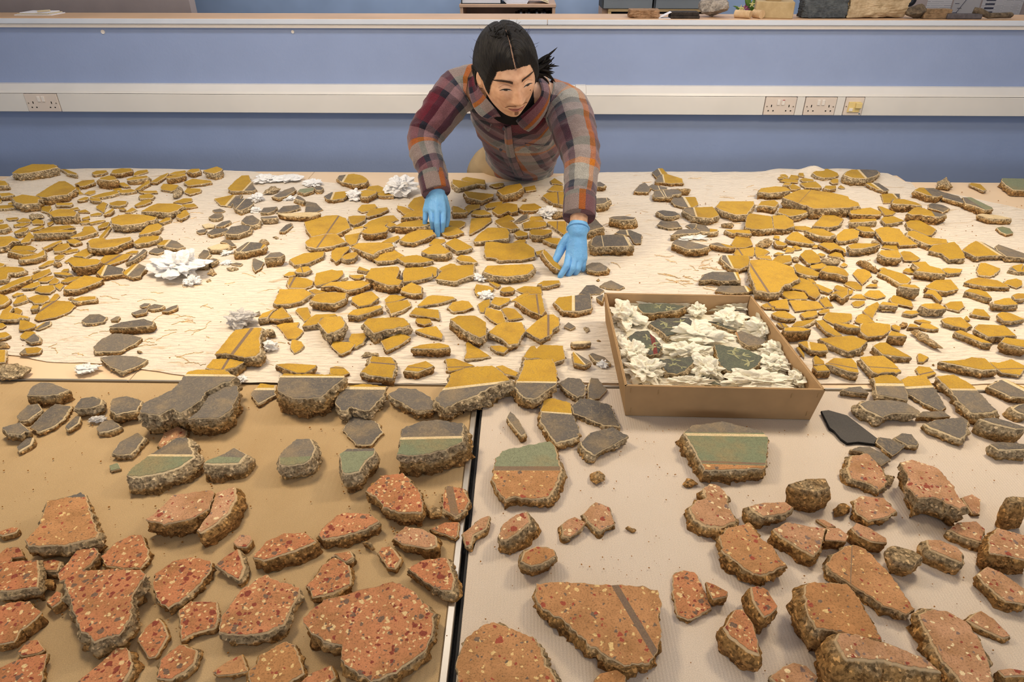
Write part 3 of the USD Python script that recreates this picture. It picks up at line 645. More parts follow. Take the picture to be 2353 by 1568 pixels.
    if f['col'] == 'f':                                   # pale leaves and blossoms painted on the dark green ground
        lv = []; c = np.array(face.representative_point().coords[0]); s0 = size * .22
        for q in range(4):
            o = c + np.array([rng.uniform(-1, 1), rng.uniform(-.8, .8)]) * size * .42; a0 = rng.uniform(0, 6.28)
            for j in range(rng.choice((3, 4, 5))):
                a = a0 + j * rng.choice((.7, 1.25)); u = np.linspace(0, math.pi, 9); L = s0 * rng.uniform(.6, 1.1); wd = L * .12
                e = np.r_[np.c_[(1 - np.cos(u)) * L / 2, np.sin(u) * wd], np.c_[(1 + np.cos(u)) * L / 2, -np.sin(u) * wd][1:-1]]
                R_ = np.array([[math.cos(a), -math.sin(a)], [math.sin(a), math.cos(a)]]); lv.append(sg.Polygon(e @ R_.T + o).buffer(0))
        g = shapely.unary_union(lv).intersection(face.buffer(-.0008)); fs = face_slab(g, zf, .0011, .0006)
        if fs is not None: keys(obj('painted_leaves', fs, 'leaf_paint', t), label='pale green painted leaves')
    return t
FRAG_TEXT = '''
A y 100 158,265 235,212 420,153 690,158 740,190 600,225 380,262 250,275 @ thick ochre slab at the far left corner of the cloth ~ far left corner slab
A y 35 790,215 850,220 985,270 990,290 870,268 840,245
A y 70 -60,360 0,365 70,372 105,420 60,425 -60,432
A y 30 1183,265 1240,238 1370,235 1383,250 1330,275 1210,290
A y 65 1430,265 1450,230 1560,208 1690,210 1700,240 1560,270 1470,275
A y 20 1725,270 1770,240 1895,225 1910,250 1850,270 1720,305
A y 60 1625,345 1720,318 1890,302 1905,325 1760,350 1640,360
A y 115 1290,330 1400,300 1470,310 1505,350 1400,360 1285,345
A y 55 960,410 1060,365 1215,352 1220,380 1100,430 1000,440 960,425
A y 12 965,445 1020,450 1030,500 1080,540 1010,545
A y 40 1735,480 1860,395 1925,357 1930,395 1850,440 1780,490
A y 95 430,575 640,440 760,375 840,372 920,420 980,465 860,545 700,555 600,580 480,570 @ large domed ochre fragment in the far left group ~ large domed ochre fragment
A y 105 158,585 290,545 480,570 590,630 540,650 300,665 200,640
A y 70 -60,535 120,522 185,545 60,565 -60,572
A y 25 -40,590 25,600 10,640 -40,645
A y 10 100,660 160,640 180,670 110,675
A y 35 -60,690 150,680 195,710 60,725 -60,722
A y 15 1085,535 1140,500 1230,492 1225,525 1150,548
A y 40 1160,575 1330,525 1500,495 1530,525 1400,560 1230,590
A y 10 1450,475 1560,460 1570,485 1490,500
A y 28 1520,395 1600,390 1675,440 1590,440 1525,420
A y 35 1535,490 1690,475 1755,495 1650,520 1540,520
A y 25 1780,500 2015,495 2030,520 1880,525 1800,515
A y 35 1790,560 1920,530 1985,560 1960,590 1800,592
A y 30 1725,685 1840,620 1930,603 1955,630 1860,670 1750,695
A y 35 1405,655 1510,625 1630,630 1625,665 1530,690 1420,680
A y 20 1235,700 1330,640 1380,660 1355,720 1340,780 1240,720
A y 40 1000,610 1100,575 1140,580 1120,610 1030,620
A y 50 1145,600 1280,590 1305,630 1180,625
A y 42 715,655 930,650 940,660 890,680 730,680
A y 12 530,700 650,690 665,720 625,775 535,750
A y 100 620,775 760,730 930,735 985,780 960,820 680,830
A y 25 900,730 1000,708 1020,730 930,745
A y 20 1005,760 1100,738 1150,770 1020,775
A y 20 1160,805 1260,778 1310,785 1290,810 1170,820
A y 15 1055,850 1150,822 1155,850 1070,865
A y 28 1020,900 1140,870 1160,905 1040,910
A y 22 1150,905 1280,878 1355,875 1270,905 1160,920
A y 30 1255,960 1340,905 1410,900 1380,950 1270,980
A y 50 1390,760 1450,722 1470,740 1420,780 1330,800
A y 35 1530,730 1590,715 1630,740 1550,735
A y 18 1610,770 1700,712 1755,740 1680,770
A y 105 1430,850 1520,815 1650,795 1880,810 2010,835 1990,870 1800,915 1560,940 1440,915 @ broad oval ochre slab in the far left group ~ broad oval ochre slab
A y 20 75,850 230,838 225,860 110,875
A y 18 210,890 300,845 400,870 390,895 250,900
A b 40 325,840 400,785 560,785 555,815 400,850
A y 25 405,890 470,858 560,880 560,920 420,920
A y 25 170,935 290,910 385,915 300,950 190,955
A y 20 -30,875 40,870 30,895 -30,900
A y 60 -40,935 95,925 115,960 50,990 -40,995
A y 20 605,915 680,885 690,905 630,945
A y 20 385,1000 540,940 575,960 500,990
A y 70 175,1030 300,970 365,970 350,1010 200,1045
A y 15 500,1005 640,960 900,940 970,965 740,1000 560,1012
A y 105 415,1020 700,1000 980,1000 990,1025 600,1040 430,1045 @ ochre fragment lying with its broken speckled side to the front, left field ~ speckle fronted ochre fragment
A y 40 260,1160 380,1020 410,1060 480,1100 400,1110 380,1150 270,1170
A y 55 905,1095 1060,1020 1080,960 1190,950 1250,1020 1100,1075 920,1100
A y 25 1275,1095 1400,950 1430,965 1350,1070 1310,1110
A y 55 1790,1050 1900,940 2040,915 2090,950 2050,1000 1900,1040 1800,1060
A y 70 1720,1160 1820,1090 2050,1075 2040,1120 1900,1160 1740,1180
A y 80 -40,1092 140,1080 250,1135 160,1170 60,1210 -40,1218
A y 15 145,1245 190,1205 400,1205 470,1240 430,1265 300,1265 150,1260
A y 70 95,1268 340,1265 490,1305 400,1310 300,1320
A y 85 245,1370 480,1310 550,1265 570,1260 575,1320 440,1370 270,1385
A y 50 550,1235 680,1170 790,1135 800,1150 680,1210 570,1250
A y 40 680,1240 760,1185 880,1170 905,1215 820,1265 700,1275
A y 45 860,1130 960,1115 1050,1150 960,1180 900,1170
A y 30 810,1285 900,1255 1005,1240 1000,1270 850,1300
A y 100 1090,1180 1180,1115 1340,1100 1360,1130 1680,1090 1690,1130 1480,1215 1300,1235 1160,1230 @ wide ochre slab with a notched back edge, left field ~ notched wide ochre slab
A y 35 940,1330 1060,1260 1150,1225 1180,1300 1100,1350 950,1360
A y 40 1285,1390 1350,1330 1600,1310 1690,1310 1640,1370 1400,1450 1320,1430 | b 1370,1430 1560,1320 22 G
A y 15 1615,1300 1700,1270 1780,1270 1760,1300
A g 65 1610,1430 1780,1310 1850,1245 1890,1265 1870,1290 1720,1390
A y 15 700,1350 760,1320 830,1320 820,1355 760,1385 710,1380
A y 30 490,1480 620,1400 700,1390 690,1420 560,1470
A b 50 665,1440 700,1395 770,1390 800,1430 720,1460
A y 40 -40,1415 60,1440 40,1465 -40,1482
A y 20 830,1410 920,1350 1060,1360 1080,1370 920,1395 860,1420
A y 130 870,1405 950,1375 1250,1375 1310,1400 1250,1440 1080,1470 950,1470
B y 65 1245,150 1330,55 1410,52 1590,100 1590,165 1300,195 | h 1320,190 1390,52 g ; b 1310,190 1375,50 28 w @ ochre and grey fragment left of the big tissue wad ~ -
B y 60 1580,150 1720,40 1790,35 1885,75 1800,190 1700,210 1600,175 | h 1630,195 1790,35 g ; b 1625,195 1780,35 22 w
B y 60 -30,85 112,72 300,85 318,125 220,150 105,150 90,230 -30,250
B y 70 -30,365 150,265 300,205 400,195 405,225 200,310 40,375 -30,380
B b 25 410,130 520,100 530,125 430,150
B y 25 385,200 470,160 540,130 640,100 655,140 560,195 420,250
B y 30 490,250 560,210 690,190 690,225 600,265 510,265
B y 15 630,280 710,212 760,245 740,285 640,300
B y 15 785,140 820,105 885,100 880,130
B y 45 690,150 850,145 935,175 870,185 700,165
B y 35 780,265 880,210 1040,198 1000,230 860,275
B y 80 820,350 930,270 1090,185 1330,225 1290,255 1130,320 1000,360 850,365 @ broad ochre slab at the front right of the left group ~ left group's front right slab
B y 40 275,350 400,290 500,265 520,310 400,350
B y 30 445,380 500,325 690,310 710,355 640,410 520,410
B y 22 690,320 780,285 825,310 770,370
B y 30 150,450 220,410 305,415 290,430 180,455
B y 50 -40,410 90,455 120,500 40,560 -40,572
B y 40 165,545 220,475 330,438 350,500 250,540 190,555
B y 30 355,480 480,435 620,450 640,490 560,540 450,545
B y 15 630,520 700,430 740,420 770,450 700,520
B y 60 390,620 420,575 500,570 490,610
B y 30 445,740 560,560 720,510 900,520 965,575 900,650 720,720 480,770 | b 450,690 700,525 22 G @ large ochre slab crossed by a faint grey line, front of the left group ~ faintly lined large ochre slab
B y 70 -20,740 30,640 130,570 160,590 120,660 250,690 370,720 360,740 250,745 60,755
B y 15 150,630 220,600 290,640 260,690 160,670
B y 40 240,880 260,760 330,765 470,820 440,850 300,890
B y 25 440,870 560,795 650,775 640,820 500,880 | h 470,875 610,775 g
B b 20 860,480 930,450 950,480 880,500
B g 60 900,515 1040,460 1230,455 1235,490 1080,510 930,530 | h 1030,520 900,500 y
B y 20 -30,800 40,800 80,830 30,860 -30,870
B y 45 -30,930 80,915 130,950 60,985 -30,992
B y 20 255,970 320,910 430,905 460,930 340,1010 280,1000
B g 50 325,1020 440,930 510,990 500,1030 400,1050
B b 30 -30,1020 60,1030 130,1080 110,1110 -30,1112
B g 40 250,1180 330,1120 480,1110 540,1125 500,1180 360,1195 | h 345,1195 320,1110 y
B y 50 -60,1145 70,1145 65,1300 -60,1312
B b 80 -40,1330 90,1290 240,1250 300,1330 410,1380 330,1480 150,1500 -40,1512 @ coarse lump of bare grey mortar at the left edge by the table seam ~ coarse lump by the seam
B g 40 1050,770 1150,690 1280,685 1370,730 1330,780 1200,800 1100,800 @ ragged grey fragment behind the three large grey ones on the left cloth ~ ragged grey fragment
B g 40 1420,760 1500,715 1540,715 1510,760
B g 90 1400,845 1560,790 1850,745 1980,790 1960,830 1700,850 1530,855 1420,855 @ rearmost of the three large grey fragments on the left cloth ~ -
B g 45 1195,1110 1300,1010 1470,930 1650,945 1830,990 1740,1060 1530,1165 1220,1165 @ middle of the three large grey fragments on the left cloth ~ three large grey fragments
B g 50 1290,1245 1500,1215 1750,1230 1895,1270 1800,1340 1580,1420 1420,1360 @ front one of the three large grey fragments on the left cloth ~ -
B b 20 1745,1155 1790,1135 1830,1160 1790,1175
B g 50 1690,670 1830,620 1900,620 1880,660 1740,690
B g 25 1795,580 1860,545 1930,550 1900,580 1830,595
B g 40 1885,600 1990,555 2110,575 2060,605 1940,620
D g 40 120,645 240,590 325,565 320,600 200,650
C y 35 -20,325 110,245 210,207 180,250 60,330
C y 75 170,262 320,225 420,220 430,240 300,270 190,280
C y 20 210,230 290,195 425,180 430,205 320,225
C y 60 445,190 500,160 605,157 605,185 520,210
C y 85 655,180 830,128 900,155 890,180 800,215 690,200 @ blocky ochre fragment at the back edge beside the bare table strip ~ blocky back edge ochre fragment
C y 35 410,330 520,285 750,310 770,330 640,350 460,375
C y 30 105,395 140,350 330,365 340,400 250,445 120,425
C b 40 255,510 330,370 395,400 390,470 330,520 270,530
C y 30 410,455 450,405 620,415 620,450 480,485
C y 20 265,590 400,540 510,537 510,570 390,600
C y 85 -140,705 -30,640 60,605 300,605 400,640 390,670 220,720 0,705
C y 25 380,620 540,605 580,640 470,660 400,655
C y 45 310,760 400,690 440,690 480,745 370,800 315,780
C y 25 0,790 50,770 70,800 30,830
C y 40 70,850 180,785 235,780 230,815 120,850
C y 55 60,1130 150,1075 230,1070 320,1090 410,1165 330,1185 170,1160 | h 160,1155 250,1065 g ; b 155,1155 240,1065 22 w
C g 20 -50,1230 20,1180 150,1175 180,1215 60,1250
C y 50 970,410 1060,315 1150,245 1240,242 1260,300 1335,420 1290,440 1010,440 | h 1180,435 1280,330 g ; b 1175,435 1270,335 18 w @ tall ochre fragment with a grey corner at the back, left of the tissue ridge ~ tall grey cornered ochre fragment
C y 30 795,545 1050,490 1080,510 1160,490 1130,540 1030,600 1020,640 880,625 | h 960,625 1080,495 g ; b 955,625 1070,495 25 w
C g 65 1030,600 1070,540 1250,545 1295,610 1240,650 1130,690 1060,670 | b 1080,670 1200,540 9 w @ grey fragment with two pale scored lines, beside a small tissue wad ~ double scored grey fragment
C g 12 775,690 870,670 940,700 900,715 800,715
C g 38 725,780 790,740 900,735 900,780 850,800 760,800
C w 12 640,880 720,860 810,880 790,905 680,920
C g 30 820,890 900,840 1000,820 1010,845 920,890 860,905
C g 30 565,960 640,940 700,935 680,975 600,985
C g 45 700,985 800,925 960,925 980,945 880,985 760,1010
C g 75 940,985 1010,905 1160,880 1270,900 1240,950 1100,1000 990,1000 @ largest grey fragment of the cluster left of the ochre centre field ~ largest grey cluster fragment
C g 60 1145,830 1200,770 1290,755 1385,820 1370,860 1290,885 1200,870
C g 30 875,1100 930,1070 1000,1070 1075,1150 1020,1160 960,1110
C w 65 715,1170 850,1125 980,1130 985,1165 860,1200 760,1200
C g 95 1070,1200 1220,1100 1390,1110 1465,1145 1420,1180 1200,1225 1090,1225 | h 1380,1200 1440,1110 y ; b 1130,1225 1260,1100 9 w @ grey fragment with one pale scored line, in front of the grey cluster ~ single scored grey fragment
C b 40 1345,1095 1400,1050 1480,1050 1505,1090 1460,1130
C b 25 1540,1020 1590,1010 1630,1030 1590,1045
C g 30 1630,965 1720,880 1790,855 1800,895 1700,965
C b 35 1410,470 1530,395 1600,385 1650,420 1560,470
C g 50 1560,510 1700,430 1820,390 1850,430 1720,510 1620,530
C g 60 1840,540 1870,500 1960,550 1950,575
C n 40 1870,450 1900,420 2080,400 2070,440 1960,470
C g 50 2080,390 2140,378 2200,400 2180,430 2110,430
C g 45 1390,720 1430,660 1610,645 1560,700 1480,725
C g 75 1395,780 1600,765 1620,785 1500,800 1410,800
C g 30 1600,715 1680,640 1890,620 1900,665 1800,700 1650,725
C g 15 1975,575 2110,600 2190,680 2110,715 1965,715
C w 75 1612,735 1900,720 2150,720 2170,775 1950,770 1700,760 @ long pale fragment with a thick speckled front, left of the ochre centre field ~ long pale speckled fragment
C g 25 590,1275 660,1200 720,1210 740,1260 690,1320 610,1320
C g 75 605,1385 680,1330 800,1315 850,1330 720,1390
C b 35 700,1500 740,1400 830,1490 770,1530
C g 25 1020,1385 1080,1365 1160,1380 1130,1405
C b 40 950,1425 1020,1400 1130,1420 1090,1440 970,1445
C g 30 1290,1320 1320,1310 1435,1360 1400,1430 1320,1480 1285,1400
C g 130 1440,1310 1520,1240 1640,1230 1700,1260 1650,1290 1500,1300 @ tall pale lump with a flaking grey cap, left of the ochre centre field ~ tall grey capped lump
C y 50 1765,1325 1950,1245 2210,1220 2200,1280 2000,1370 1830,1395
D y 60 1840,120 1900,80 2010,68 2045,110 1960,150 1860,145 | b 1915,80 1935,140 12 G
D y 30 1690,185 1760,140 1840,140 1845,180 1750,195
D y 30 1740,290 1760,215 1850,205 1990,225 2070,260 2060,310 1960,350 1760,345 | b 1780,310 1840,200 26 G
F y 40 180,290 200,160 410,110 470,125 545,120 555,170 480,235 330,290 200,320
D y 60 1560,540 1640,365 1950,360 2060,420 1900,520 1780,550 1600,560 @ broad ochre slab at the left edge of the centre field ~ centre field's left edge slab
F y 15 110,380 190,362 335,400 200,425
D y 90 1360,740 1410,680 1600,610 1560,680 1490,720 | b 1490,720 1560,660 14 G
D y 70 1500,735 1560,660 1670,593 1780,720 1640,750
D g 15 1290,690 1380,645 1390,690 1340,700
D y 15 1840,640 1870,610 2000,595 2045,720 1960,780 1890,690
D y 25 1595,830 1700,800 1890,790 1860,850 1945,900 1900,960 1840,1005 1740,1005 1660,890
D y 30 1790,1020 1830,1010 1920,1040 1950,1090 1900,1150 1830,1190 1780,1120
F y 70 20,840 110,740 200,690 450,680 470,700 260,740 230,810 100,835
D y 150 790,1215 900,1080 1060,890 1280,860 1410,860 1380,1000 1390,1170 1330,1225 1180,1245 | b 1010,1225 1290,860 36 G @ tall ochre slab crossed by a dark band, beside the bubble wrap ~ dark banded tall ochre slab
D y 100 690,1370 780,1265 960,1250 1180,1300 1070,1370 920,1400 740,1390 | b 900,1400 980,1270 30 G
D b 90 1400,870 1460,850 1570,870 1580,905 1480,910
N g 190 1260,430 1290,340 1540,230 1690,60 1760,40 2020,40 2120,100 2000,200 1850,290 1560,470 1390,440 | h 2130,85 1670,80 y ; b 1670,90 2130,94 18 w @ largest grey slab with an ochre top edge, lying across the table seam ~ -
N g 150 1700,480 1800,400 1870,280 2030,190 2140,185 2150,250 2080,400 1980,470 1800,475 @ thick grey block wedged against the right side of the largest grey slab ~ thick wedged grey block
D g 15 1060,830 1130,815 1230,855 1130,870
D b 12 675,255 745,220 760,245 700,270
E y 65 475,225 500,190 690,165 800,190 870,240 850,275 700,300 540,270 | h 600,165 530,275 g ; b 610,165 540,275 24 w @ ochre fragment with a grey left tip on the bare back edge of the table ~ grey tipped ochre fragment
E y 15 850,365 880,330 1000,315 1085,350 1080,395 990,405 960,380
E y 75 755,400 830,375 980,385 980,410 870,460 790,455
E y 45 965,420 1060,400 1180,405 1195,440 1080,450 970,440
E y 50 305,455 400,405 600,390 640,420 560,480 420,500 340,490 | h 430,395 380,505 g ; b 440,395 395,505 25 w @ ochre fragment with a dark grey left third near the back tissue wads ~ ochre and dark grey fragment
E y 22 735,625 790,565 960,555 990,590 900,640 790,660
E y 40 845,700 900,620 1120,597 1130,625 1020,680 880,715
E y 30 1245,575 1340,590 1470,650 1340,690 1290,640 1250,620
E y 15 1380,580 1460,480 1580,450 1600,520 1590,620 1470,640
E y 60 1295,730 1400,660 1590,600 1590,715 1450,720
E y 45 50,790 330,705 480,700 590,740 640,860 470,935 330,935 140,975 80,880 | b 335,945 510,690 20 G @ rear one of the two joined ochre slabs sharing a grey line, left of centre ~ rear joined ochre slab
E y 62 60,1045 140,985 330,945 460,938 590,1040 430,1090 200,1120 90,1100 | b 210,1125 345,935 20 G @ front one of the two joined ochre slabs sharing a grey line, left of centre ~ front joined ochre slab
E y 40 615,720 680,705 845,705 830,760 690,825 640,800
E y 20 805,840 900,770 1080,710 1200,700 1265,760 1130,800 1090,830 880,860
E y 100 790,910 880,850 1080,830 1135,870 1100,910 920,940 820,930
E y 80 1110,830 1140,785 1200,800 1240,820 1160,850
E y 20 570,950 620,920 700,860 800,840 820,870 760,940 720,1060 650,1085 590,1040 | b 590,930 790,895 55 w
E y 105 1210,840 1330,785 1560,760 1660,790 1670,810 1550,845 1340,850
E y 75 1285,1020 1370,940 1520,885 1700,885 1730,940 1600,1000 1450,1050 1340,1040 @ ochre fragment directly in front of the glove on the left of the photo ~ -
E y 30 1035,1055 1130,1000 1260,960 1280,1000 1200,1050
E y 100 665,1105 740,1060 1000,1050 1170,1060 1200,1090 1060,1170 960,1215 800,1160
E y 45 400,1170 460,1120 630,1100 630,1140 560,1190 530,1250 460,1300 400,1250
E y 80 530,1240 620,1185 720,1175 740,1200 690,1250 590,1270
E y 60 945,1265 1010,1210 1210,1145 1340,1220 1200,1280 990,1290
E y 60 1250,1250 1400,1220 1500,1210 1720,1280 1560,1310 1340,1310
E y 45 1805,920 1890,845 2010,850 2105,920 1980,955 1890,970 @ ochre fragment touching the fingertips of the glove on the left of the photo ~ -
E y 25 1910,770 2070,770 2130,790 2110,830 2040,870 1910,830
E y 20 1655,1075 1720,1000 1860,1010 1870,1040 1760,1085
E y 90 1560,1165 1730,1065 1800,1070 1930,1170 1870,1195 1640,1200
E y 55 1865,1060 1990,990 2060,1020 2220,1110 2150,1140 2010,1160
G y 45 45,1250 110,1210 230,1230 320,1300 250,1305 90,1285
F y 45 735,110 760,72 895,120 850,135
F y 115 830,215 910,95 1250,70 1280,90 1250,200 1240,225 1310,250 1270,310 1130,310 1010,270 900,230
F y 30 625,185 810,178 820,195 760,225 690,225
F b 12 500,235 610,205 620,225 550,250
F y 75 265,330 400,270 800,250 900,285 780,345 610,375 440,320
F y 60 1320,150 1350,90 1580,78 1700,160 1690,200 1520,245 1330,265
F y 15 1590,90 1690,70 1760,90 1750,190 1690,210
F y 70 1780,100 1930,30 1990,40 2010,60 2235,45 2230,170 2020,250 1980,262 1740,230 1820,130 @ wide ochre slab with a white chipped rim left of the two stacked slabs ~ white rimmed wide ochre slab
F y 75 1300,350 1430,275 1560,330 1560,415 1450,420 1310,390
F y 20 1080,500 1150,440 1230,435 1370,465 1240,520 1100,540
F y 44 1090,550 1380,500 1425,570 1290,640 1160,680 1140,610
F y 45 1490,590 1630,460 1700,440 1960,460 1990,480 1800,540 1600,570
F y 35 1410,680 1480,600 1780,630 1795,740 1640,720
F y 40 1480,760 1500,738 1670,745 1690,790 1600,820 1510,800
F y 45 1480,890 1620,855 1750,840 1835,950 1820,1000 1600,940
F y 60 660,470 780,420 920,390 1010,470 900,560 760,585 670,520
F y 85 610,690 680,630 1030,570 1045,600 900,660 740,705
F y 130 815,800 870,740 1250,725 1340,740 1415,820 1280,865 1100,880 950,930 870,850 @ thick ochre slab in the middle of the front left centre field ~ -
F y 115 130,505 200,430 380,400 590,410 580,480 440,545 240,535
F y 150 230,790 320,720 520,710 575,800 560,850 390,935 340,930 @ tall ochre block narrowing to the front in the centre field ~ tall narrowing ochre block
F y 45 395,1090 420,1035 640,1045 700,1075 640,1150 520,1200 440,1140
F y 40 620,1010 660,940 820,930 860,950 800,1060 700,1110 640,1040
F y 55 1035,1030 1280,930 1420,975 1300,1070 1110,1155
F y 110 1430,1120 1550,1080 1780,1055 1910,1085 1920,1110 1780,1130 1560,1130
F b 35 760,1220 830,1165 1020,1165 1020,1200
F y 45 1905,600 1960,530 2080,510 2170,520 2225,590 2100,640 1970,655
F y 140 1930,750 2040,705 2250,705 2390,790 2395,950 2310,985 2110,890 2000,800 @ large ochre slab with a thick speckled left side, front of the centre field ~ thick sided large ochre slab
H y 20 170,1060 200,1040 480,1225 400,1245 150,1260 180,1170 @ flat triangular ochre chip at the front of the centre field ~ flat triangular ochre chip
O y 60 290,150 400,140 655,155 640,180 550,225 480,225 380,190
O y 25 775,180 830,165 900,175 955,225 900,245 780,235 | b 770,180 930,184 8 G
O y 75 1060,215 1140,130 1150,75 1330,85 1370,150 1350,220 1340,270 1150,250 | b 1130,130 1380,152 12 G @ upright ochre block with a thin grey line near its back edge ~ upright lined ochre block
O y 60 1450,200 1480,160 1640,118 1710,160 1570,215 | b 1460,170 1640,186 8 G
O g 170 320,260 350,235 900,240 905,265 700,440 590,455 440,450 330,400 300,370 | h 920,254 310,258 y ; b 310,260 915,262 16 w @ large grey slab with an ochre back strip on the table seam ~ large grey seam slab
O g 85 820,490 870,400 950,340 1100,325 1290,345 1250,440 1130,560 1000,575 880,560 | h 1300,352 920,355 y ; b 920,362 1295,367 25 w @ scuffed grey slab with a worn ochre back edge, on the table seam ~ scuffed grey seam slab
O g 75 1300,420 1400,360 1550,370 1680,440 1725,510 1690,560 1550,565 1440,500 1320,440 @ rounded grey slab in front of the table seam, left of the biggest two tone slab ~ -
O y 130 1725,470 1780,390 1850,300 1860,230 2000,180 2230,160 2320,215 2400,285 2250,340 2100,420 1960,470 1800,550 | h 1770,385 2430,298 g ; b 1780,375 2430,300 20 w @ biggest two tone slab, ochre over grey, at the corner of the left tray ~ biggest two tone slab
O y 20 1820,100 1900,95 2080,160 1990,180 1870,210 1840,200 | b 1840,175 2080,170 8 G
P y 30 390,10 450,0 600,70 570,100 470,75
P y 100 560,180 620,60 650,-50 900,-60 940,30 940,170 840,230 740,300 630,280 | h 550,150 950,155 g ; b 550,150 950,155 14 w @ tall fragment, ochre behind and grey in front, right of the biggest two tone slab ~ -
O g 30 60,420 90,380 150,320 280,335 280,420 130,500 | h 290,360 80,362 y ; b 70,372 295,372 20 w
H y 70 460,920 560,830 640,785 890,790 940,900 880,970 850,1060 720,1080 640,1000
H y 90 935,900 1080,770 1200,690 1300,690 1370,740 1370,830 1290,880 1280,940 1130,1010 1030,960 | b 1232,680 1232,1000 30 G @ ochre slab crossed by a bold brown stripe, left of the cardboard tray ~ bold striped ochre slab
H y 35 410,690 430,600 630,650 680,780 580,810 500,760
H y 30 630,620 700,600 800,620 910,730 720,760
H y 75 800,510 980,440 1140,420 1190,640 1150,700 1000,640 | b 1075,410 1115,700 24 G @ triangular ochre slab with a narrow grey stripe along its right edge ~ triangular striped ochre slab
H y 10 740,520 870,440 960,400 1000,430 820,510
H y 40 490,540 540,465 740,480 730,520 600,580
H y 15 325,560 400,510 480,490 480,560 400,660 360,660
H y 40 280,390 300,300 450,320 540,350 480,410 380,440 320,450
H y 40 470,270 530,275 620,310 580,340
H y 65 610,380 640,345 740,330 800,360 780,390 660,400
H y 15 820,370 920,325 1140,335 1145,420 980,430 870,400
H y 60 1090,300 1170,255 1370,250 1380,280 1230,320 1150,325
H y 110 400,135 450,60 1030,40 1045,100 960,170 700,200 520,180 @ front one of the two stacked wide ochre slabs in the centre ~ front stacked wide slab
H y 50 480,1095 600,1090 720,1120 660,1180 560,1160
H y 60 1310,530 1360,470 1530,450 1770,420 1780,480 1790,610 1640,645 1430,640 | h 1575,660 1575,410 g ; b 1553,660 1553,410 38 w @ half ochre half grey fragment split by a cream line, behind the tray ~ half ochre half grey fragment
H g 20 1630,420 1720,315 1820,310 1950,380 1900,420 1700,430
H g 25 1895,320 1950,280 2040,250 2210,335 2150,365 1990,350
H g 60 1845,470 1940,430 1920,520
H g 35 1430,840 1490,790 1580,845 1520,880
H b 20 1675,850 1700,830 1760,850 1780,900 1720,915
H w 75 1525,1045 1600,1035 1770,1030 1780,1050 1700,1065 1560,1070
H y 80 1545,1180 1560,1165 1780,1300 1700,1340 1560,1310 | h 1720,1340 1560,1165 g ; b 1712,1340 1552,1165 14 w
H g 50 1760,1200 1800,1185 1960,1240 2030,1310 1920,1290 1830,1280
H y 65 915,1230 1000,1100 1060,1090 1080,1130 1130,1080 1420,1090 1450,1260 1300,1310 1080,1250 980,1260 @ broad ochre slab behind the tall ochre and grey fragment at the seam ~ -
P g 60 960,160 1040,110 1150,120 1195,180 1190,260 1130,290 1010,210
P g 15 1225,180 1250,112 1310,120 1390,220 1330,290 1270,310 1225,290
P g 40 1065,370 1150,295 1240,300 1420,360 1510,550 1370,540 1200,470 1090,430 @ slanting dark grey slab left of the front left corner of the tray ~ slanting dark grey slab
P g 55 800,400 830,310 900,295 1060,340 1075,430 1140,580 1130,640 1010,680 930,690 860,600 790,490 | h 1090,435 780,412 y ; b 780,418 1090,441 12 w @ grey fragment with a bright ochre back end, behind the green and pink slab ~ ochre ended grey fragment
P g 60 490,470 520,415 560,450 600,500 660,610 620,630 560,560
P g 65 1160,690 1240,610 1440,555 1585,640 1430,720 1280,805 1180,740 @ plain grey block in front of the tray, on the pale tabletop ~ plain grey block
P o 80 390,840 450,770 640,730 870,680 920,730 940,830 975,930 920,1100 850,1190 700,1200 560,1180 470,1210 400,1120 360,1020 | h 990,950 350,950 n ; b 350,930 990,930 36 G @ large slab, mossy green behind and pink in front, divided by a dark line ~ large green and pink slab
P b 40 1230,940 1300,910 1330,915 1380,970 1385,1020 1290,1070 1240,1020
P b 25 2075,1060 2110,1000 2190,1010 2225,1060 2170,1090 2100,1085
G y 60 120,225 180,207 415,245 420,300 300,290 130,250
G y 70 0,238 140,258 310,292 200,320 80,350 0,290
G y 70 145,400 170,390 530,430 520,455 380,510 200,470
G y 30 480,310 600,285 660,290 650,320 560,340
G y 110 570,380 700,320 870,290 905,340 820,400 650,440 @ ochre fragment with a thick pitted front, under the man's chest ~ thick pitted ochre fragment
G y 30 915,340 1060,315 1075,370 940,390
G b 12 890,510 920,475 960,480 950,515
G y 40 410,580 460,545 640,520 640,570 440,610
G y 60 505,640 600,560 700,540 830,560 840,640 720,680 580,690
G y 45 855,610 900,560 1060,548 1160,605 1040,640 910,640
G y 45 235,680 270,640 400,630 500,680 380,700
G y 30 155,600 200,565 350,560 350,600 240,640 200,680
G y 75 0,580 70,590 190,650 150,665 0,665
G y 15 545,770 650,720 720,690 800,750 700,790 560,800
G y 50 560,800 680,770 780,790 850,860 760,880 640,850
G g 20 785,790 900,700 970,675 970,740 860,790
G y 15 985,740 1010,715 1140,715 1180,770 1000,775
G y 40 905,800 1000,770 1200,790 1210,830 1080,860 920,870
G y 40 1215,790 1240,780 1460,775 1460,920 1440,950 1300,850 | b 1350,770 1345,905 14 G
G y 100 985,900 1030,880 1270,885 1280,915 1170,960 1010,950
G y 45 795,930 860,890 970,930 960,960 830,970
G y 70 1160,1010 1250,990 1390,995 1350,1070 1270,1060
G y 30 215,930 240,740 490,730 500,770 380,860 220,945
G y 75 270,1030 340,940 450,860 690,865 730,920 720,990 600,1010 300,1040
G y 55 405,1170 420,1045 520,1040 700,1065 920,1045 1050,1130 1060,1230 900,1270 600,1280 560,1250 430,1240 @ rear one of the two stacked wide ochre slabs in the centre ~ rear stacked wide slab
G y 10 775,1050 850,1015 940,1015 940,1045
G y 30 1070,1170 1190,1140 1190,1190 1090,1210
G y 20 1260,260 1310,220 1420,290 1400,300 1280,290
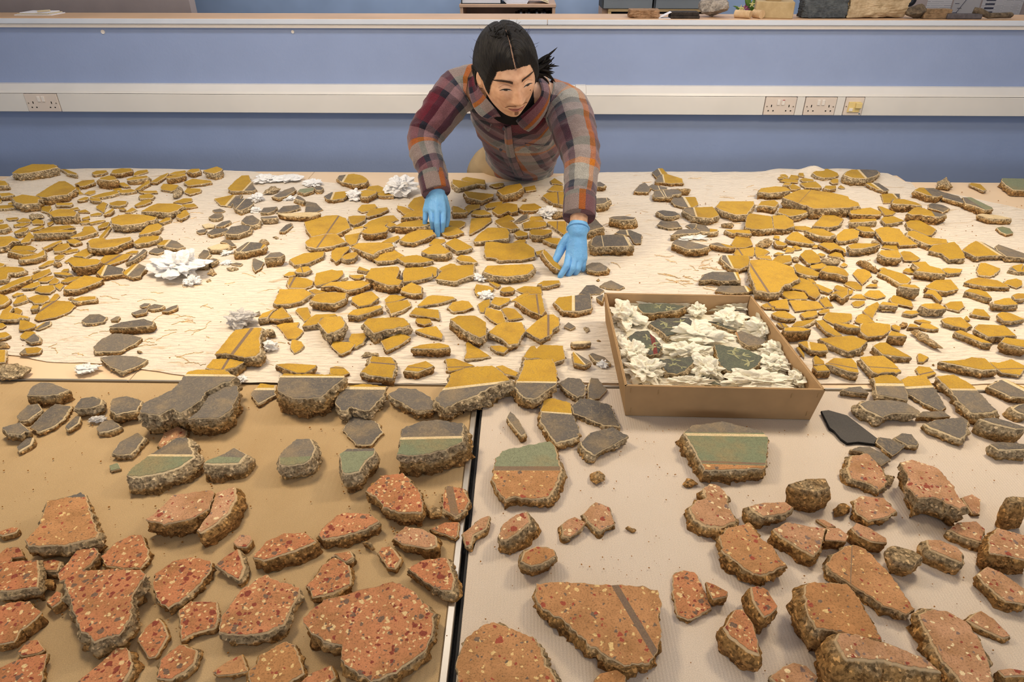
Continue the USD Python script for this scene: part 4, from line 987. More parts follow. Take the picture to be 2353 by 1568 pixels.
G y 25 1235,370 1310,310 1420,320 1425,390 1280,385
G y 50 1160,450 1220,410 1430,395 1460,470 1460,570 1290,540 | b 1350,390 1365,550 18 G
G b 60 1200,660 1290,640 1470,620 1470,700 1320,705
G g 70 1780,280 1900,270 1970,310 1940,330 1790,330
G g 110 1830,480 2000,475 2030,500 1950,545 1840,560 | b 1975,470 1995,530 8 w @ grey fragment with scored lines just right of the man's forearm ~ scored forearm side fragment
G g 110 1700,830 1810,720 1940,850 1720,910
I g 110 110,735 160,715 300,710 450,730 430,750 250,760 @ thick grey lump alone on the cloth right of the man's arm ~ thick lone grey lump
I g 120 -120,1075 -100,1000 -60,965 50,955 240,945 320,960 400,1060 430,1090 300,1095 100,1100 -80,1110 | b 10,950 40,1110 10 w ; b 300,940 385,1095 32 w @ wide grey slab with two scored lines right of the man's holding hand ~ wide scored grey slab
I g 25 190,930 240,890 380,890 530,950 525,1060 440,1060 370,960 | b 330,880 370,1000 22 w
G g 60 1715,1350 1790,1310 1900,1310 2000,1370 1980,1410 1850,1425 1740,1400
G b 15 1845,1525 1880,1500 1905,1530 1870,1545
G y 35 600,300 640,285 650,300 620,315
H b 15 1850,1010 1900,1005 1915,1025 1860,1030
I g 30 660,150 740,95 800,97 855,165 790,170 720,210 | h 795,180 740,85 y ; b 790,180 735,85 16 w
I y 45 705,270 730,215 800,170 860,170 1050,230 1060,280 900,290 830,280 | h 800,160 828,295 g ; b 797,160 825,295 18 w @ ochre fragment with a grey left end at the back edge, right of the man ~ grey ended back edge fragment
I g 50 435,390 500,310 570,275 640,350 620,400 500,400
I g 20 615,330 660,300 860,345 850,365 700,375 | b 740,320 765,380 10 w
I g 70 680,430 690,390 900,365 990,370 1040,400 1035,460 880,465 690,465 | b 765,375 825,470 10 w ; b 800,370 850,470 10 w @ grey fragment with two pale scored lines in the cluster right of the man ~ double lined grey slab
I b 85 850,340 1190,335 1190,365 1050,370 900,350
I g 35 910,520 930,470 1080,465 1220,465 1260,560 1180,600 1040,590 950,560 | h 1160,610 1070,455 y ; b 1155,610 1065,455 28 w
I y 85 1065,640 1080,610 1200,600 1440,590 1480,630 1525,700 1420,735 1260,720 1180,710 | h 1200,590 1245,730 g ; b 1195,590 1240,730 20 w @ ochre fragment with a grey left edge beside two oval grey ones ~ grey edged ochre fragment
I g 55 725,650 800,635 960,655 1020,690 920,715 830,710
I g 45 730,820 770,775 990,780 1040,850 880,870
I g 70 910,955 1000,885 1180,875 1300,900 1260,925 1040,940
I g 25 1100,830 1160,810 1250,815 1230,850 1180,880
I g 12 1225,860 1240,825 1350,830 1400,880 1300,905
I y 70 1290,905 1380,870 1510,885 1500,905 1420,915 | h 1405,860 1405,925 g
I g 100 920,1060 960,1015 1140,1030 1395,1100 1300,1130 1120,1135 1000,1090 @ boat shaped grey fragment with scraps of tissue behind it ~ boat shaped grey fragment
I y 85 1485,590 1540,520 1780,520 1970,520 1975,560 1880,685 1730,690 1580,640 1500,600 @ broad ochre slab at the left of the right hand ochre field ~ right field's leftmost broad slab
I b 65 1530,790 1590,780 1750,785 1700,805 1540,800
I y 70 1600,885 1920,890 1935,930 1880,945 1700,930
I g 80 1410,1070 1500,1050 1740,1105 1700,1120 1540,1100 | h 1640,1120 1520,1050 y
I y 20 1680,1070 1740,970 1920,990 1960,1080 1870,1115 1740,1120
I y 20 1715,1190 1740,1140 1980,1110 1990,1160 1960,1230 1730,1215 | b 1765,1125 1830,1225 18 G
I y 60 1555,1260 1570,1215 1900,1220 1930,1290 1900,1340 1790,1390 1690,1380 1590,1290 | h 1605,1200 1690,1360 g ; b 1612,1200 1700,1370 20 w
L g 80 40,250 100,175 200,138 540,145 580,270 400,270 200,240 | h 575,280 490,130 y ; b 555,280 480,130 22 w @ rear one of the two grey fragments behind the back edge of the tray ~ -
L g 30 240,385 310,315 560,320 640,320 730,380 680,400 480,415 | h 690,415 630,310 y ; b 678,415 618,310 24 w @ front one of the two grey fragments behind the back edge of the tray ~ -
L y 100 685,140 690,-10 850,-20 1000,0 1250,80 1270,160 1340,240 1130,310 1060,400 940,410 830,380 770,380 | b 690,40 940,420 26 G @ biggest ochre slab, crossed by a grey stripe, right behind the tray ~ biggest ochre slab
J y 95 180,830 200,720 240,675 520,715 545,865 380,880 200,870
J y 85 530,705 690,695 800,770 810,840 690,880 552,870
J y 95 350,400 380,355 570,328 700,335 768,380 620,400 480,410 420,400
J y 95 345,570 390,520 560,505 610,540 570,590 430,570
J y 85 605,660 620,610 960,635 985,660 850,700 750,710
J y 120 665,470 760,420 880,370 1010,370 1300,410 1510,460 1520,490 1640,540 1660,590 1530,600 1060,610 950,570 | b 870,540 1030,370 7 G @ long cracked ochre slab, largest at the back of the right hand field ~ long cracked ochre slab
J y 40 1050,150 1130,110 1240,102 1370,155 1385,190 1300,210 1190,215 1100,190
J y 80 1460,180 1480,140 1550,112 1700,110 1880,120 1900,160 1850,195 1740,225 1560,215 | h 1760,235 1640,100 g ; b 1750,235 1625,100 24 w @ thick two tone fragment, ochre and grey, at the far right back corner of the cloth ~ far right two tone fragment
J y 15 625,180 690,168 735,200 720,220
J y 20 600,215 650,195 690,220 620,230
J y 15 745,220 770,180 860,190 875,225 800,240
J y 25 865,190 870,155 930,155 940,195
J y 15 625,255 700,225 865,245 860,275 720,275
J y 40 665,305 690,280 770,285 750,310
J y 30 750,330 790,290 900,345 840,370 770,365
J y 20 885,235 940,220 1060,240 1060,260 930,265
J y 30 885,290 1090,265 1165,330 1150,345 960,340
J y 50 1200,350 1215,320 1350,320 1355,350 1280,365
J y 25 1270,260 1320,230 1380,235 1380,280 1310,290
J y 18 1375,340 1410,310 1465,345 1420,352
J y 50 1735,290 1760,280 1900,285 2030,370 1990,390 1870,360 | h 1970,395 1810,275 g ; b 1960,395 1795,275 18 w
J y 18 1930,430 2040,420 2170,425 2170,475 2080,490 2050,540 1960,540 1950,480 | h 2150,480 2085,410 g ; b 2138,480 2072,410 16 w
K y 100 530,560 570,488 700,495 850,535 925,575 800,560 590,550
J y 70 1525,640 1640,620 1790,600 1930,655 1920,690 1700,690 1540,680
J y 20 1890,580 1940,590 2120,660 2080,690 1980,700
J y 45 1930,750 1960,720 2090,712 2230,770 2080,800 1990,810
J y 75 1515,770 1560,750 1870,745 1870,770 1700,785 1540,790
J y 80 1595,870 1640,840 1780,850 1850,910 1720,910
K y 60 320,890 380,860 480,845 640,880 690,950 870,1075 700,1085 620,1090 460,1080 @ large angular ochre slab in the middle of the right hand field ~ large angular ochre slab
J y 65 1050,830 1130,760 1180,700 1330,700 1445,750 1380,830 1270,850 1150,845
J y 30 815,840 950,840 1060,870 960,895 820,880
J y 85 965,900 1050,870 1180,875 1340,945 1280,970 1160,965 1030,925
J y 55 705,1000 780,920 850,910 1080,1060 1000,1065 740,1020
J y 60 1340,970 1450,880 1560,870 1650,905 1630,990 1480,1030 1380,1030
J y 100 1505,1090 1600,1060 1920,1065 1850,1095 1680,1125 1540,1130
J b 30 1790,1045 1820,1010 1930,1010 1935,1050
J b 40 315,1080 420,1010 500,980 560,1060 500,1090 380,1100
J y 12 545,990 560,960 625,970 620,1005
J y 60 540,1020 620,1030 740,1075 680,1090 590,1080
J y 25 660,1140 720,1110 820,1125 810,1160
J y 12 790,1100 840,1090 915,1130 830,1145
J y 25 1045,1110 1080,1078 1120,1085 1110,1115
J y 55 1125,1070 1190,1050 1330,1055 1470,1140 1480,1180 1320,1170 1200,1110
J y 50 885,1210 950,1150 1040,1145 1140,1230 1160,1310 1000,1320 960,1290
J y 15 1110,1200 1150,1185 1220,1210 1170,1230
J y 12 1250,1210 1340,1170 1420,1190 1470,1280 1400,1240 1280,1225
J b 60 1150,1260 1220,1220 1400,1240 1450,1280 1350,1310 1200,1290
J y 15 1410,1340 1450,1310 1500,1340 1450,1360
J b 45 775,1230 820,1195 875,1210 880,1270 800,1280
J y 30 550,1200 600,1175 680,1190 630,1210
J y 35 530,1280 600,1220 760,1215 785,1290 700,1310 640,1330
J y 15 305,1180 310,1100 420,1130 495,1170 420,1220 330,1240
J y 10 340,1245 400,1220 500,1220 525,1270
J b 75 1605,1250 1650,1240 1980,1390 1900,1400 1780,1350 @ dark wedge of bare mortar in the middle of the right hand field ~ dark mortar wedge
K y 105 380,1195 400,1150 620,1150 660,1230 640,1250 470,1240
K y 30 645,1180 690,1160 780,1170 900,1250 860,1285 700,1280
K y 15 405,1110 440,1085 600,1090 625,1150 540,1140
M y 18 35,165 90,105 180,105 260,140 280,190 160,305 90,220
M y 60 370,150 420,105 500,110 700,170 790,240 740,290 650,290 500,200
M y 110 840,125 900,90 800,20 970,8 1030,65 1170,100 1230,165 1050,150
M y 35 680,125 720,95 830,95 850,150 780,155
M y 60 1185,100 1240,90 1450,105 1420,150 1270,160 1220,140
M y 30 1630,130 1680,25 1740,25 1940,100 1850,180 1800,195 1660,180
M y 50 1465,275 1560,230 1650,212 1900,250 2050,330 1900,335 1700,320 1530,285
M y 15 1970,290 2020,245 2140,225 2215,255 2220,310 2150,345 2050,310
M y 85 1475,390 1530,360 1640,365 1760,400 1830,480 1740,460 1560,405
M y 60 970,330 1100,245 1300,240 1360,310 1400,360 1250,390 1060,370
M y 60 960,420 1010,370 1100,380 1195,480 1160,520 1060,430
M y 150 630,320 700,300 840,310 900,350 790,345
M y 20 180,430 240,380 380,380 465,455 350,490 200,455
M y 35 520,490 560,440 640,460 790,515 810,590 690,570 540,530
M y 85 385,560 420,525 620,550 610,580
M y 25 170,640 240,580 350,525 390,570 330,660 290,740 200,680
L y 40 1775,330 1810,310 1950,350 2015,390 1950,400 1850,390 1800,365
L y 25 1905,295 1960,262 2060,270 2135,330 2130,370 2050,370
L y 20 1980,480 2050,430 2130,430 2190,490 2080,485
L y 25 1995,540 2050,512 2170,515 2170,545 2090,590 2030,585
L y 90 1720,430 1800,390 1950,395 1950,430 1880,480 1800,420
L y 35 1500,290 1570,300 1760,380 1700,410 1610,380
L y 40 1210,345 1340,270 1320,210 1450,250 1560,340 1595,430 1540,480 1440,440 1330,380
L y 18 1095,430 1130,390 1260,385 1390,405 1440,470 1420,490 1180,490
L y 12 1420,215 1500,240 1540,280 1480,280
L y 45 1255,60 1290,30 1500,110 1600,160 1560,200 1420,180 1290,140
L y 40 1465,60 1620,25 1680,60 1600,100 1480,100
L y 110 1600,120 1680,60 1780,65 1910,110 1965,170 1940,200 1810,160 1700,150
L y 20 1190,510 1300,505 1560,520 1650,610 1540,620 1270,650 1240,600 @ flat ochre slab right of the back corner of the tray ~ -
L y 35 840,570 960,520 1170,485 1195,620 1050,610 880,600 | b 920,535 975,605 24 G
L y 55 970,680 1040,645 1150,645 1280,730 1180,745 1040,720
L y 15 1580,500 1680,460 1760,585 1660,595
L b 15 1600,450 1650,440 1660,460 1620,480
L y 20 1570,655 1640,620 1715,620 1710,660 1600,675
L y 30 1340,680 1420,650 1550,640 1560,690 1500,720 1390,735
L y 15 1635,730 1690,660 2000,680 2005,750 1930,790 1770,815 1650,750
L y 50 1230,830 1290,780 1540,745 1480,790 1370,840 1260,850
L y 70 1540,770 1630,760 1880,960 1800,970 1660,900
L y 90 1780,800 1820,795 2010,820 2120,860 1960,860
M y 20 65,780 100,700 150,680 230,700 320,790 150,810
M y 60 130,860 160,800 340,795 520,820 525,890 430,960 230,975 140,910 @ rounded ochre slab at the front centre of the right hand field ~ rounded front ochre slab
M y 30 530,830 580,820 655,850 640,900 560,870
M y 130 490,960 530,900 620,920 735,965 600,970
M b 25 620,830 680,765 740,800 730,860 650,870
M y 15 830,765 940,755 1045,785 1030,805 900,790
M y 45 890,850 930,800 1020,805 1145,870 1080,880 970,870
M y 45 745,850 770,810 850,820 890,850 820,850
M b 60 790,890 860,860 900,890 1010,950 1215,1115 1150,1120 900,1000 @ long dark wedge of bare mortar in the front of the right hand field ~ long dark mortar wedge
M y 55 1180,750 1250,730 1430,725 1560,830 1500,870 1350,840 1220,800
M y 15 1465,745 1500,705 1550,760 1500,765
M y 40 1565,680 1600,615 1720,625 1810,720 1700,710
M y 40 680,670 720,640 850,640 885,670 800,690
M y 105 910,570 960,550 1130,545 1245,610 1140,625 1020,620
M y 12 1225,560 1290,525 1440,520 1470,590 1400,640 1260,610
M y 85 1850,520 1990,480 2060,478 2170,560 2000,570 1850,550
M y 70 2090,440 2150,418 2240,420 2260,480 2130,490
M y 70 1890,690 1950,655 2060,670 2245,750 2100,775 1980,770
M y 90 1600,870 1650,815 1990,830 2140,960 1950,970 1780,975
M y 85 1340,910 1420,890 1560,945 1830,1060 1700,1050 1500,970
M y 130 1950,1040 1990,985 2270,1020 2270,1115 2050,1075
M y 80 300,1090 380,1050 460,1050 600,1130 790,1240 640,1230 420,1200
M y 90 125,1240 260,1225 430,1220 560,1310 660,1420 590,1445 380,1465 290,1420 | b 300,1368 660,1392 10 G @ large ochre slab with a thin grey line, front centre of the right hand field ~ thin lined large ochre slab
M y 35 870,1200 900,1190 1010,1240 950,1300 880,1300
M b 12 1055,1325 1085,1320 1095,1335
M y 30 845,1390 880,1355 1030,1370 1110,1450 1000,1490 900,1470 | b 910,1462 1100,1420 14 G
M y 100 1145,1290 1300,1285 1470,1270 1560,1240 1740,1255 1880,1390 1700,1400 1400,1340 @ long ochre slab with a brown side near the right edge ~ long brown sided ochre slab
M y 45 1790,1300 1920,1310 2080,1265 2270,1360 2190,1470 1960,1440 1870,1370 | b 1860,1396 2280,1384 10 G
L y 75 1575,1000 1800,975 2020,965 2200,1030 2120,1110 1960,1170 1800,1110 1650,1040 @ broad speckled ochre slab to the right of the tray's middle ~ broad speckled ochre slab
L y 75 1310,1050 1400,1030 1660,1075 1700,1150 1590,1165 1480,1150 | b 1440,1030 1462,1150 26 w
L y 30 1510,1240 1540,1215 1640,1290 1650,1330 1520,1330
L y 90 1500,1360 1650,1335 1720,1410 1560,1420
L y 100 1650,1330 1760,1250 2000,1255 2060,1320 2095,1440 1950,1420 1740,1340 | b 1800,1336 2110,1398 12 G @ ochre slab with a thin grey line just right of the tray's front corner ~ -
L y 15 1290,1110 1330,1110 1390,1200 1390,1250
L y 140 1130,900 1140,860 1300,850 1480,880 1380,905 1220,905
L y 10 1040,800 1140,805 1190,850 1090,850 | b 1080,795 1120,855 20 G
L y 20 960,590 1000,600 1010,630 970,620
M y 12 205,330 260,295 350,300 350,330
M b 20 280,250 320,220 370,260 350,295
M y 15 -20,380 40,375 30,420 -20,440
J y 15 720,1130 800,1170 690,1180
M y 20 2230,60 2270,40 2270,150 2210,140
M y 25 380,600 560,610 540,640 420,635
K g 70 1870,1100 1910,1075 2270,1200 2270,1250 2020,1230 1900,1150
K y 70 1450,1150 1520,1080 1620,1030 1700,1045 2000,1200 2010,1220 1870,1215 1620,1230 | h 1980,1230 1650,1020 g ; b 1960,1230 1630,1020 22 w @ ochre fragment with a cream and grey right side near the right edge ~ cream and grey edged fragment
K y 75 1010,1150 1070,1085 1250,1060 1340,1040 1400,1090 1470,1200 1480,1250 1280,1270 1180,1190 @ long ochre slab sloping down to the right, right hand field ~ long sloping ochre slab
K y 75 735,950 750,905 830,900 1050,990 1240,1010 1260,1060 1060,1085 1000,1070 850,1010
K y 40 720,790 780,765 900,765 1110,880 1060,950 1000,960 860,900 740,850
K y 100 740,670 830,600 900,595 1090,660 1240,690 1150,720 1000,705 800,690 | h 1100,720 1020,610 g
K g 30 1010,560 1060,545 1200,570 1280,610 1200,660 1120,630 1010,600
K y 90 835,380 890,345 950,345 1150,420 1190,440 1120,460 1000,440 900,400 | h 1080,470 940,335 g
K g 70 960,352 1080,350 1180,395 1400,455 1480,530 1460,545 1300,500 1200,470 1160,425 @ long grey fragment beside the green striped one, far right back ~ long far right grey fragment
K g 80 1490,545 1450,470 1560,470 1700,540 1830,600 1840,620 1740,630 1620,580 | h 1720,640 1450,450 g ; h 1760,640 1480,465 n @ fragment striped grey and pale green, far right back ~ green striped fragment
K w 75 1640,690 1700,680 1900,700 2080,740 1980,745 1780,735
K n 40 1890,860 1960,845 2060,870 2105,930 2020,945 1940,910 @ small pale green fragment alone on the cloth near the right edge ~ small pale green fragment
K n 70 1950,250 1965,222 2280,230 2280,380 2100,370 2010,310 @ pale green topped block at the far right edge of the table ~ pale green topped block
K y 30 1530,305 1560,282 1680,300 1755,370 1720,380 1600,330
K b 50 1070,320 1130,265 1245,215 1290,265 1330,310 1280,325
M g 50 2040,110 2100,60 2260,30 2280,140 2170,140 | h 2170,150 2070,70 y
J y 40 1900,1390 1960,1370 2010,1395 1990,1420
Q g 60 1000,190 1060,165 1170,165 1260,230 1310,350 1300,390 1130,360 1030,340 | h 1290,240 985,242 y ; b 985,254 1290,256 24 w
Q g 35 1240,210 1300,180 1460,165 1530,260 1650,460 1600,485 1450,420 1310,330 | h 1550,265 1260,270 y ; b 1260,285 1555,268 20 w @ pointed grey slab with an ochre back half, second in the row on the right seam ~ -
Q g 75 1560,180 1720,160 1880,250 2060,440 2100,480 2060,500 1880,510 1750,380 1690,300 | h 1900,290 1640,290 y ; b 1660,297 1900,299 16 w @ long grey and ochre slab with a thick brown left side on the right seam ~ long two tone seam slab
Q g 55 2030,270 2130,215 2180,200 2370,285 2370,370 2230,360 2090,290 | h 2370,300 2160,195 y ; b 2370,312 2150,200 22 w
Q g 80 870,430 960,395 1150,390 1300,420 1410,490 1390,510 1160,510 1080,545 940,480 @ oval scuffed grey slab right of the black slate ~ oval scuffed grey slab
Q g 50 720,300 770,280 880,270 955,330 820,320
Q g 40 1390,530 1440,495 1620,490 1690,540 1560,545
Q g 55 1460,605 1560,570 1800,545 1850,580 1830,690 1780,740 1650,690 1520,640 @ fan shaped grey slab in front of the right seam ~ fan shaped grey slab
Q g 120 1955,560 2080,548 2230,590 2370,640 2280,650 2080,600
Q g 85 2050,790 2150,770 2370,790 2370,830 2130,840 | h 2120,836 2400,836 w
Q g 60 2260,470 2300,440 2370,420 2370,520 2310,500
Q k 22 525,490 590,482 760,530 880,620 1040,745 1020,790 860,770 760,780 700,740 640,670 600,640 @ smooth black slate piece with a pointed end beside the tray ~ black slate piece
Q g 35 1020,770 1050,725 1140,740 1280,800 1240,840 1170,890 1080,820
Q g 50 1190,730 1250,690 1340,700 1395,770 1390,800 1280,790
Q g 35 790,840 870,810 960,815 1100,880 1150,930 1070,980 980,930 900,860
Q p 60 800,900 940,870 1060,990 1120,1130 1090,1180 1040,1200 960,1140 800,1100 770,1010 @ pink fragment with a red blotch leaning on a grey one ~ red blotched pink fragment
Q b 50 1075,1030 1140,1040 1195,1080 1160,1130 1110,1110
Q p 190 1240,950 1350,930 1570,1000 1720,1170 1760,1260 1890,1400 1800,1390 1560,1270 1400,1270 1290,1170 1310,1070 @ biggest pale pink boulder with a thick earthy underside ~ biggest pale pink boulder
Q p 25 1800,1270 1880,1240 1960,1290 1950,1420 1890,1410
Q b 170 230,1150 400,1100 560,1100 590,1180 480,1220 300,1190 @ blocky brown lump left of the biggest pale pink boulder ~ blocky brown lump
Q b 60 640,1330 700,1290 770,1300 810,1350 740,1400 650,1400
Q p 60 825,1300 870,1260 1080,1270 1140,1330 1200,1390 1130,1440 950,1480 840,1400
Q b 200 2190,1270 2250,1260 2380,1270 2380,1310 2230,1320
U p 75 500,285 590,260 740,255 790,290 740,330 590,350 530,310
U p 50 190,160 240,130 300,150 350,220 350,280 410,380 300,420 200,410 130,370 100,300 140,240 200,230
U o 70 300,480 350,430 500,395 570,500 660,560 690,630 745,680 600,740 520,740 320,590 @ large tan speckled slab with jagged right tip, front right ~ jagged tan speckled slab
U p 65 660,440 750,390 900,420 1015,430 980,560 930,620 800,540 700,480
U p 60 1000,470 1020,425 1100,430 1170,480 1150,520 1010,510
U p 15 950,370 1000,375 1080,420 1030,425
U p 70 1190,430 1220,395 1310,430 1420,500 1430,530 1320,520 1240,480
U p 45 1850,440 1900,395 2030,385 2090,440 2060,520 1950,490
U p 75 1700,510 1780,510 1900,560 1935,600 1930,660 1830,620 1720,570
U b 90 1455,580 1480,550 1600,580 1665,620 1600,680 1470,650
U o 55 1070,600 1190,540 1280,570 1370,660 1480,780 1560,900 1610,980 1560,1010 1400,950 1220,830 1050,720 1020,680 | b 1190,550 1180,800 3 G @ long tan slab with dark spots and a hairline crack, front right ~ long cracked tan slab
U o 170 870,830 900,800 1010,800 1150,810 1210,860 1270,970 1350,1100 1390,1180 1280,1170 1090,1130 950,1100 890,1010 @ big tan boulder with large grey spots, front right ~ -
U p 200 1080,1190 1110,1140 1220,1150 1450,1220 1700,1320 1790,1400 1600,1370 1400,1320 1150,1310 @ pink topped boulder with a deep brown front at the bottom edge, front right ~ deep fronted pink boulder
U p 80 1650,1020 1720,980 1830,990 1960,1060 2060,1200 2120,1370 2150,1500 1960,1500 1800,1320 1700,1130 @ long mauve pink slab running off the bottom edge at the right ~ long mauve pink slab
U p 25 1970,1050 2060,990 2140,1040 2260,1160 2210,1170 2080,1110
U p 110 2120,490 2180,430 2280,460 2380,480 2380,650 2260,620 2120,600
U p 60 2030,740 2110,690 2200,730 2380,860 2380,950 2230,920 2080,800
U p 60 2180,1390 2260,1380 2380,1400 2380,1425 2220,1430
U r 110 510,830 560,820 620,850 690,960 640,1010 600,1030 530,930
U r 100 330,1100 400,980 450,975 520,1080 550,1180 560,1280 480,1250 360,1150 @ steep red and cream flecked fragment, front right ~ steep red flecked fragment
T r 25 1980,610 2070,560 2180,580 2240,680 2330,900 2200,980 2120,1000 2020,960 1990,770 @ upright red and cream flecked slab right of the striped orange boulder ~ upright red flecked slab
U r 60 185,790 230,800 350,860 340,890 240,910 210,850
U p 40 640,1440 720,1370 800,1340 880,1360 960,1440 900,1500 700,1500
Z n 25 1573,995 1590,978 1660,969 1750,990 1765,1005 1762,1060 1752,1077 1620,1080 1600,1040 | h 1780,996 1560,994 g ; b 1560,999 1780,1002 6 w ; h 1590,1066 1780,1072 o ; b 1590,1061 1780,1068 5 G @ square slab banded grey, cream, green and tan in front of the tray ~ square four banded slab
R o 130 225,290 350,150 400,10 430,-60 580,-95 740,-150 770,-110 830,110 880,230 860,270 600,330 250,335 | h 790,-98 560,-94 g @ big orange slab with a grey rear tip, front left ~ grey tipped orange slab
R r 40 -30,225 110,175 165,180 140,215 20,245
R r 30 -30,440 60,360 170,352 220,440 110,450 90,490 -30,515
R r 110 -40,525 100,480 330,470 340,600 340,710 100,740 -40,750
R r 60 345,490 480,465 540,480 510,560 400,560
R b 60 360,620 480,620 490,700 380,700
R r 90 520,590 620,480 700,370 850,360 890,410 820,500 740,560 600,640 540,660
R r 45 905,440 1060,300 1180,250 1280,240 1330,380 1340,450 1260,540 1060,540 960,520
R r 130 580,660 700,560 1040,548 1270,560 1300,600 1200,760 1170,990 1080,1130 860,1195 740,1110 690,1000 620,780 @ large red flecked slab tapering to the front, front left ~ large tapering red slab
R r 60 420,850 510,750 550,770 540,840 470,890
R r 70 -30,895 100,850 260,840 370,940 280,1030 180,1100 130,1200 -30,1225
R r 25 160,1300 250,1200 340,1185 400,1280 340,1310 200,1330
R r 60 -30,1450 150,1370 420,1310 410,1400 360,1600 -30,1600
R r 60 660,1600 900,1400 1050,1260 1140,1265 1180,1390 1160,1480 1080,1600
R r 40 1240,1180 1330,1060 1420,990 1450,1020 1510,1150 1400,1340 1340,1350
R r 60 1370,690 1400,590 1560,480 1750,440 1900,480 1900,560 1790,690 1620,840 1510,900 1440,850 @ rounded red flecked slab in the middle of the left tray ~ rounded red flecked slab
R r 40 1610,920 1720,840 1950,850 1960,1000 1930,1080 1740,1130 1640,1190 1630,1060
R r 60 1415,1530 1450,1370 1620,1230 1770,1290 1740,1400 1660,1470 1540,1540
R o 40 1910,1480 2050,1380 2180,1320 2230,1470 2100,1500 1960,1510
R r 50 1945,510 2010,450 2140,370 2190,540 2150,640 2050,590
R p 45 2100,310 2160,240 2260,250 2270,290 2220,350 2140,350
N p 130 1310,1390 1400,1330 1560,1170 1900,1125 1930,1160 1885,1290 1730,1380 1480,1430 @ left half of the split pink boulder on the left tray ~ split pink boulder
N p 110 1780,1480 1890,1330 1950,1150 2110,1095 2120,1200 2050,1330 1920,1440 1800,1510 @ right half of the split pink boulder on the left tray ~ -
S r 75 910,240 960,170 1080,60 1160,40 1370,55 1450,120 1320,190 1130,250 950,280
S r 80 320,440 440,300 600,230 780,220 880,300 720,370 540,430 420,470
S b 50 1300,300 1340,255 1420,340 1390,350
S r 40 1450,400 1480,355 1560,345 1600,400 1640,460 1600,540 1540,540 1490,470
S p 75 1580,270 1690,165 1840,190 1960,250 1970,340 1870,360 1660,320
S r 35 1920,190 2050,130 2170,125 2160,240 2140,270
S r 80 1715,540 1850,470 2060,445 2100,560 2130,640 2100,740 2010,740 1860,660
S r 60 1010,450 1060,410 1190,390 1215,440 1160,480 1100,470
S r 55 800,700 900,600 940,510 1060,440 1180,520 1200,620 1190,690 1050,760 860,800
S r 80 0,1110 40,970 210,740 430,600 560,660 740,720 720,800 630,960 600,1050 400,1130 160,1150 @ large red flecked slab left of the largest one ~ -
S r 110 755,1000 960,830 1280,740 1590,660 1760,740 1850,850 1940,960 1930,1150 1870,1280 1600,1480 1380,1560 1250,1480 1120,1360 1110,1240 960,1200 830,1100 @ largest red flecked slab at the right end of the left tray ~ largest red flecked slab
S o 70 280,1460 350,1400 400,1310 620,1200 690,1230 750,1400 770,1490 600,1600 300,1600
S r 60 710,1600 860,1480 1020,1420 1050,1530 950,1600
O r 110 1100,1290 1250,1150 1440,1130 1560,1270 1610,1380 1610,1480 1400,1480 1270,1430 1180,1330 @ five sided pink and red block near the corner of the left tray ~ five sided pink red block
O b 70 1620,1440 1700,1380 1790,1440 1780,1500 1680,1510
O r 60 1790,1350 1830,1240 1980,1270 2030,1380 1980,1470 1900,1520 1800,1450 | b 1850,1250 1910,1540 70 G
O g 190 1380,960 1410,860 1420,730 1600,660 1750,650 1980,680 1970,780 1980,840 1800,920 1560,970 | h 1340,815 2000,800 n ; b 1340,820 2000,805 22 w @ big block banded grey and green on the left tray ~ big green banded block
O g 20 890,740 970,615 1190,660 1245,760 1140,870 1010,870 @ six sided dark grey slab on the left tray ~ six sided grey slab
O g 130 320,980 350,930 470,825 600,820 640,900 600,1000 540,1040 400,1060 330,1050 | h 310,990 660,975 n @ small block, grey behind and green in front, on the left tray ~ -
O n 150 865,960 930,910 1180,905 1170,960 1100,1010 1040,1110 960,1130 890,1120 | h 1200,930 930,935 g @ pale green block narrowing to a point on the left tray ~ pointed pale green block
N g 90 240,270 290,190 370,150 470,160 620,220 520,260 430,270 @ grey lump at the rear of the left tray's grey group ~ rearmost left tray grey lump
N g 45 150,460 250,360 340,345 375,400 250,490 180,500
N g 30 270,560 400,420 500,345 640,370 580,470 500,540 350,600
N g 40 590,550 680,460 720,460 700,520 610,580
N g 80 670,380 730,300 840,282 910,310 900,350 820,380 690,390
N g 90 990,400 1010,300 1140,278 1280,320 1230,400 1050,435
N g 35 865,570 920,510 1010,488 1080,550 970,590 890,600
N g 45 1010,790 1080,690 1240,605 1300,650 1220,760 1180,800 1050,805
N g 75 20,560 180,515 270,590 190,620 60,610
N g 30 150,740 250,650 295,650 270,710 170,770
N p 40 1420,720 1480,610 1600,550 1680,590 1660,640 1540,670 1460,750
N g 115 1150,990 1170,940 1360,800 1600,650 1690,650 1700,720 1750,820 1600,920 1400,980 1200,1000 | h 1340,810 1770,812 n ; b 1320,812 1780,815 20 w @ long slab, dark grey behind and mossy green in front, on the left tray ~ long mossy green slab
N n 100 1835,880 1860,860 1990,810 2110,745 2215,800 2150,880 1960,885 | h 2230,835 1950,822 g
N n 15 985,905 1060,880 1085,930 1000,950
T p 50 90,230 190,150 260,90 330,70 300,180 180,240 160,330 120,340
T p 110 415,260 450,150 570,60 670,35 690,130 620,190 500,280 430,290
T o 110 620,480 650,400 760,345 910,375 930,430 800,500 700,520
T p 40 990,150 1050,100 1100,80 1200,130 1160,190 1060,260 1000,250
P p 45 1175,1340 1290,1230 1410,1280 1460,1430 1330,1490 1240,1420 @ pale pink flat fragment alone on the pale tabletop ~ lone flat pink fragment
T b 25 1550,170 1580,150 1665,185 1620,210
T o 110 740,800 770,680 1000,665 1460,690 1680,705 1840,740 1890,880 1850,1000 1880,1130 1830,1330 1770,1400 1520,1410 1220,1220 1000,1010 790,900 | b 1450,680 1790,1250 60 G @ largest orange boulder, crossed by a broad grey stripe, bottom centre ~ striped largest orange boulder
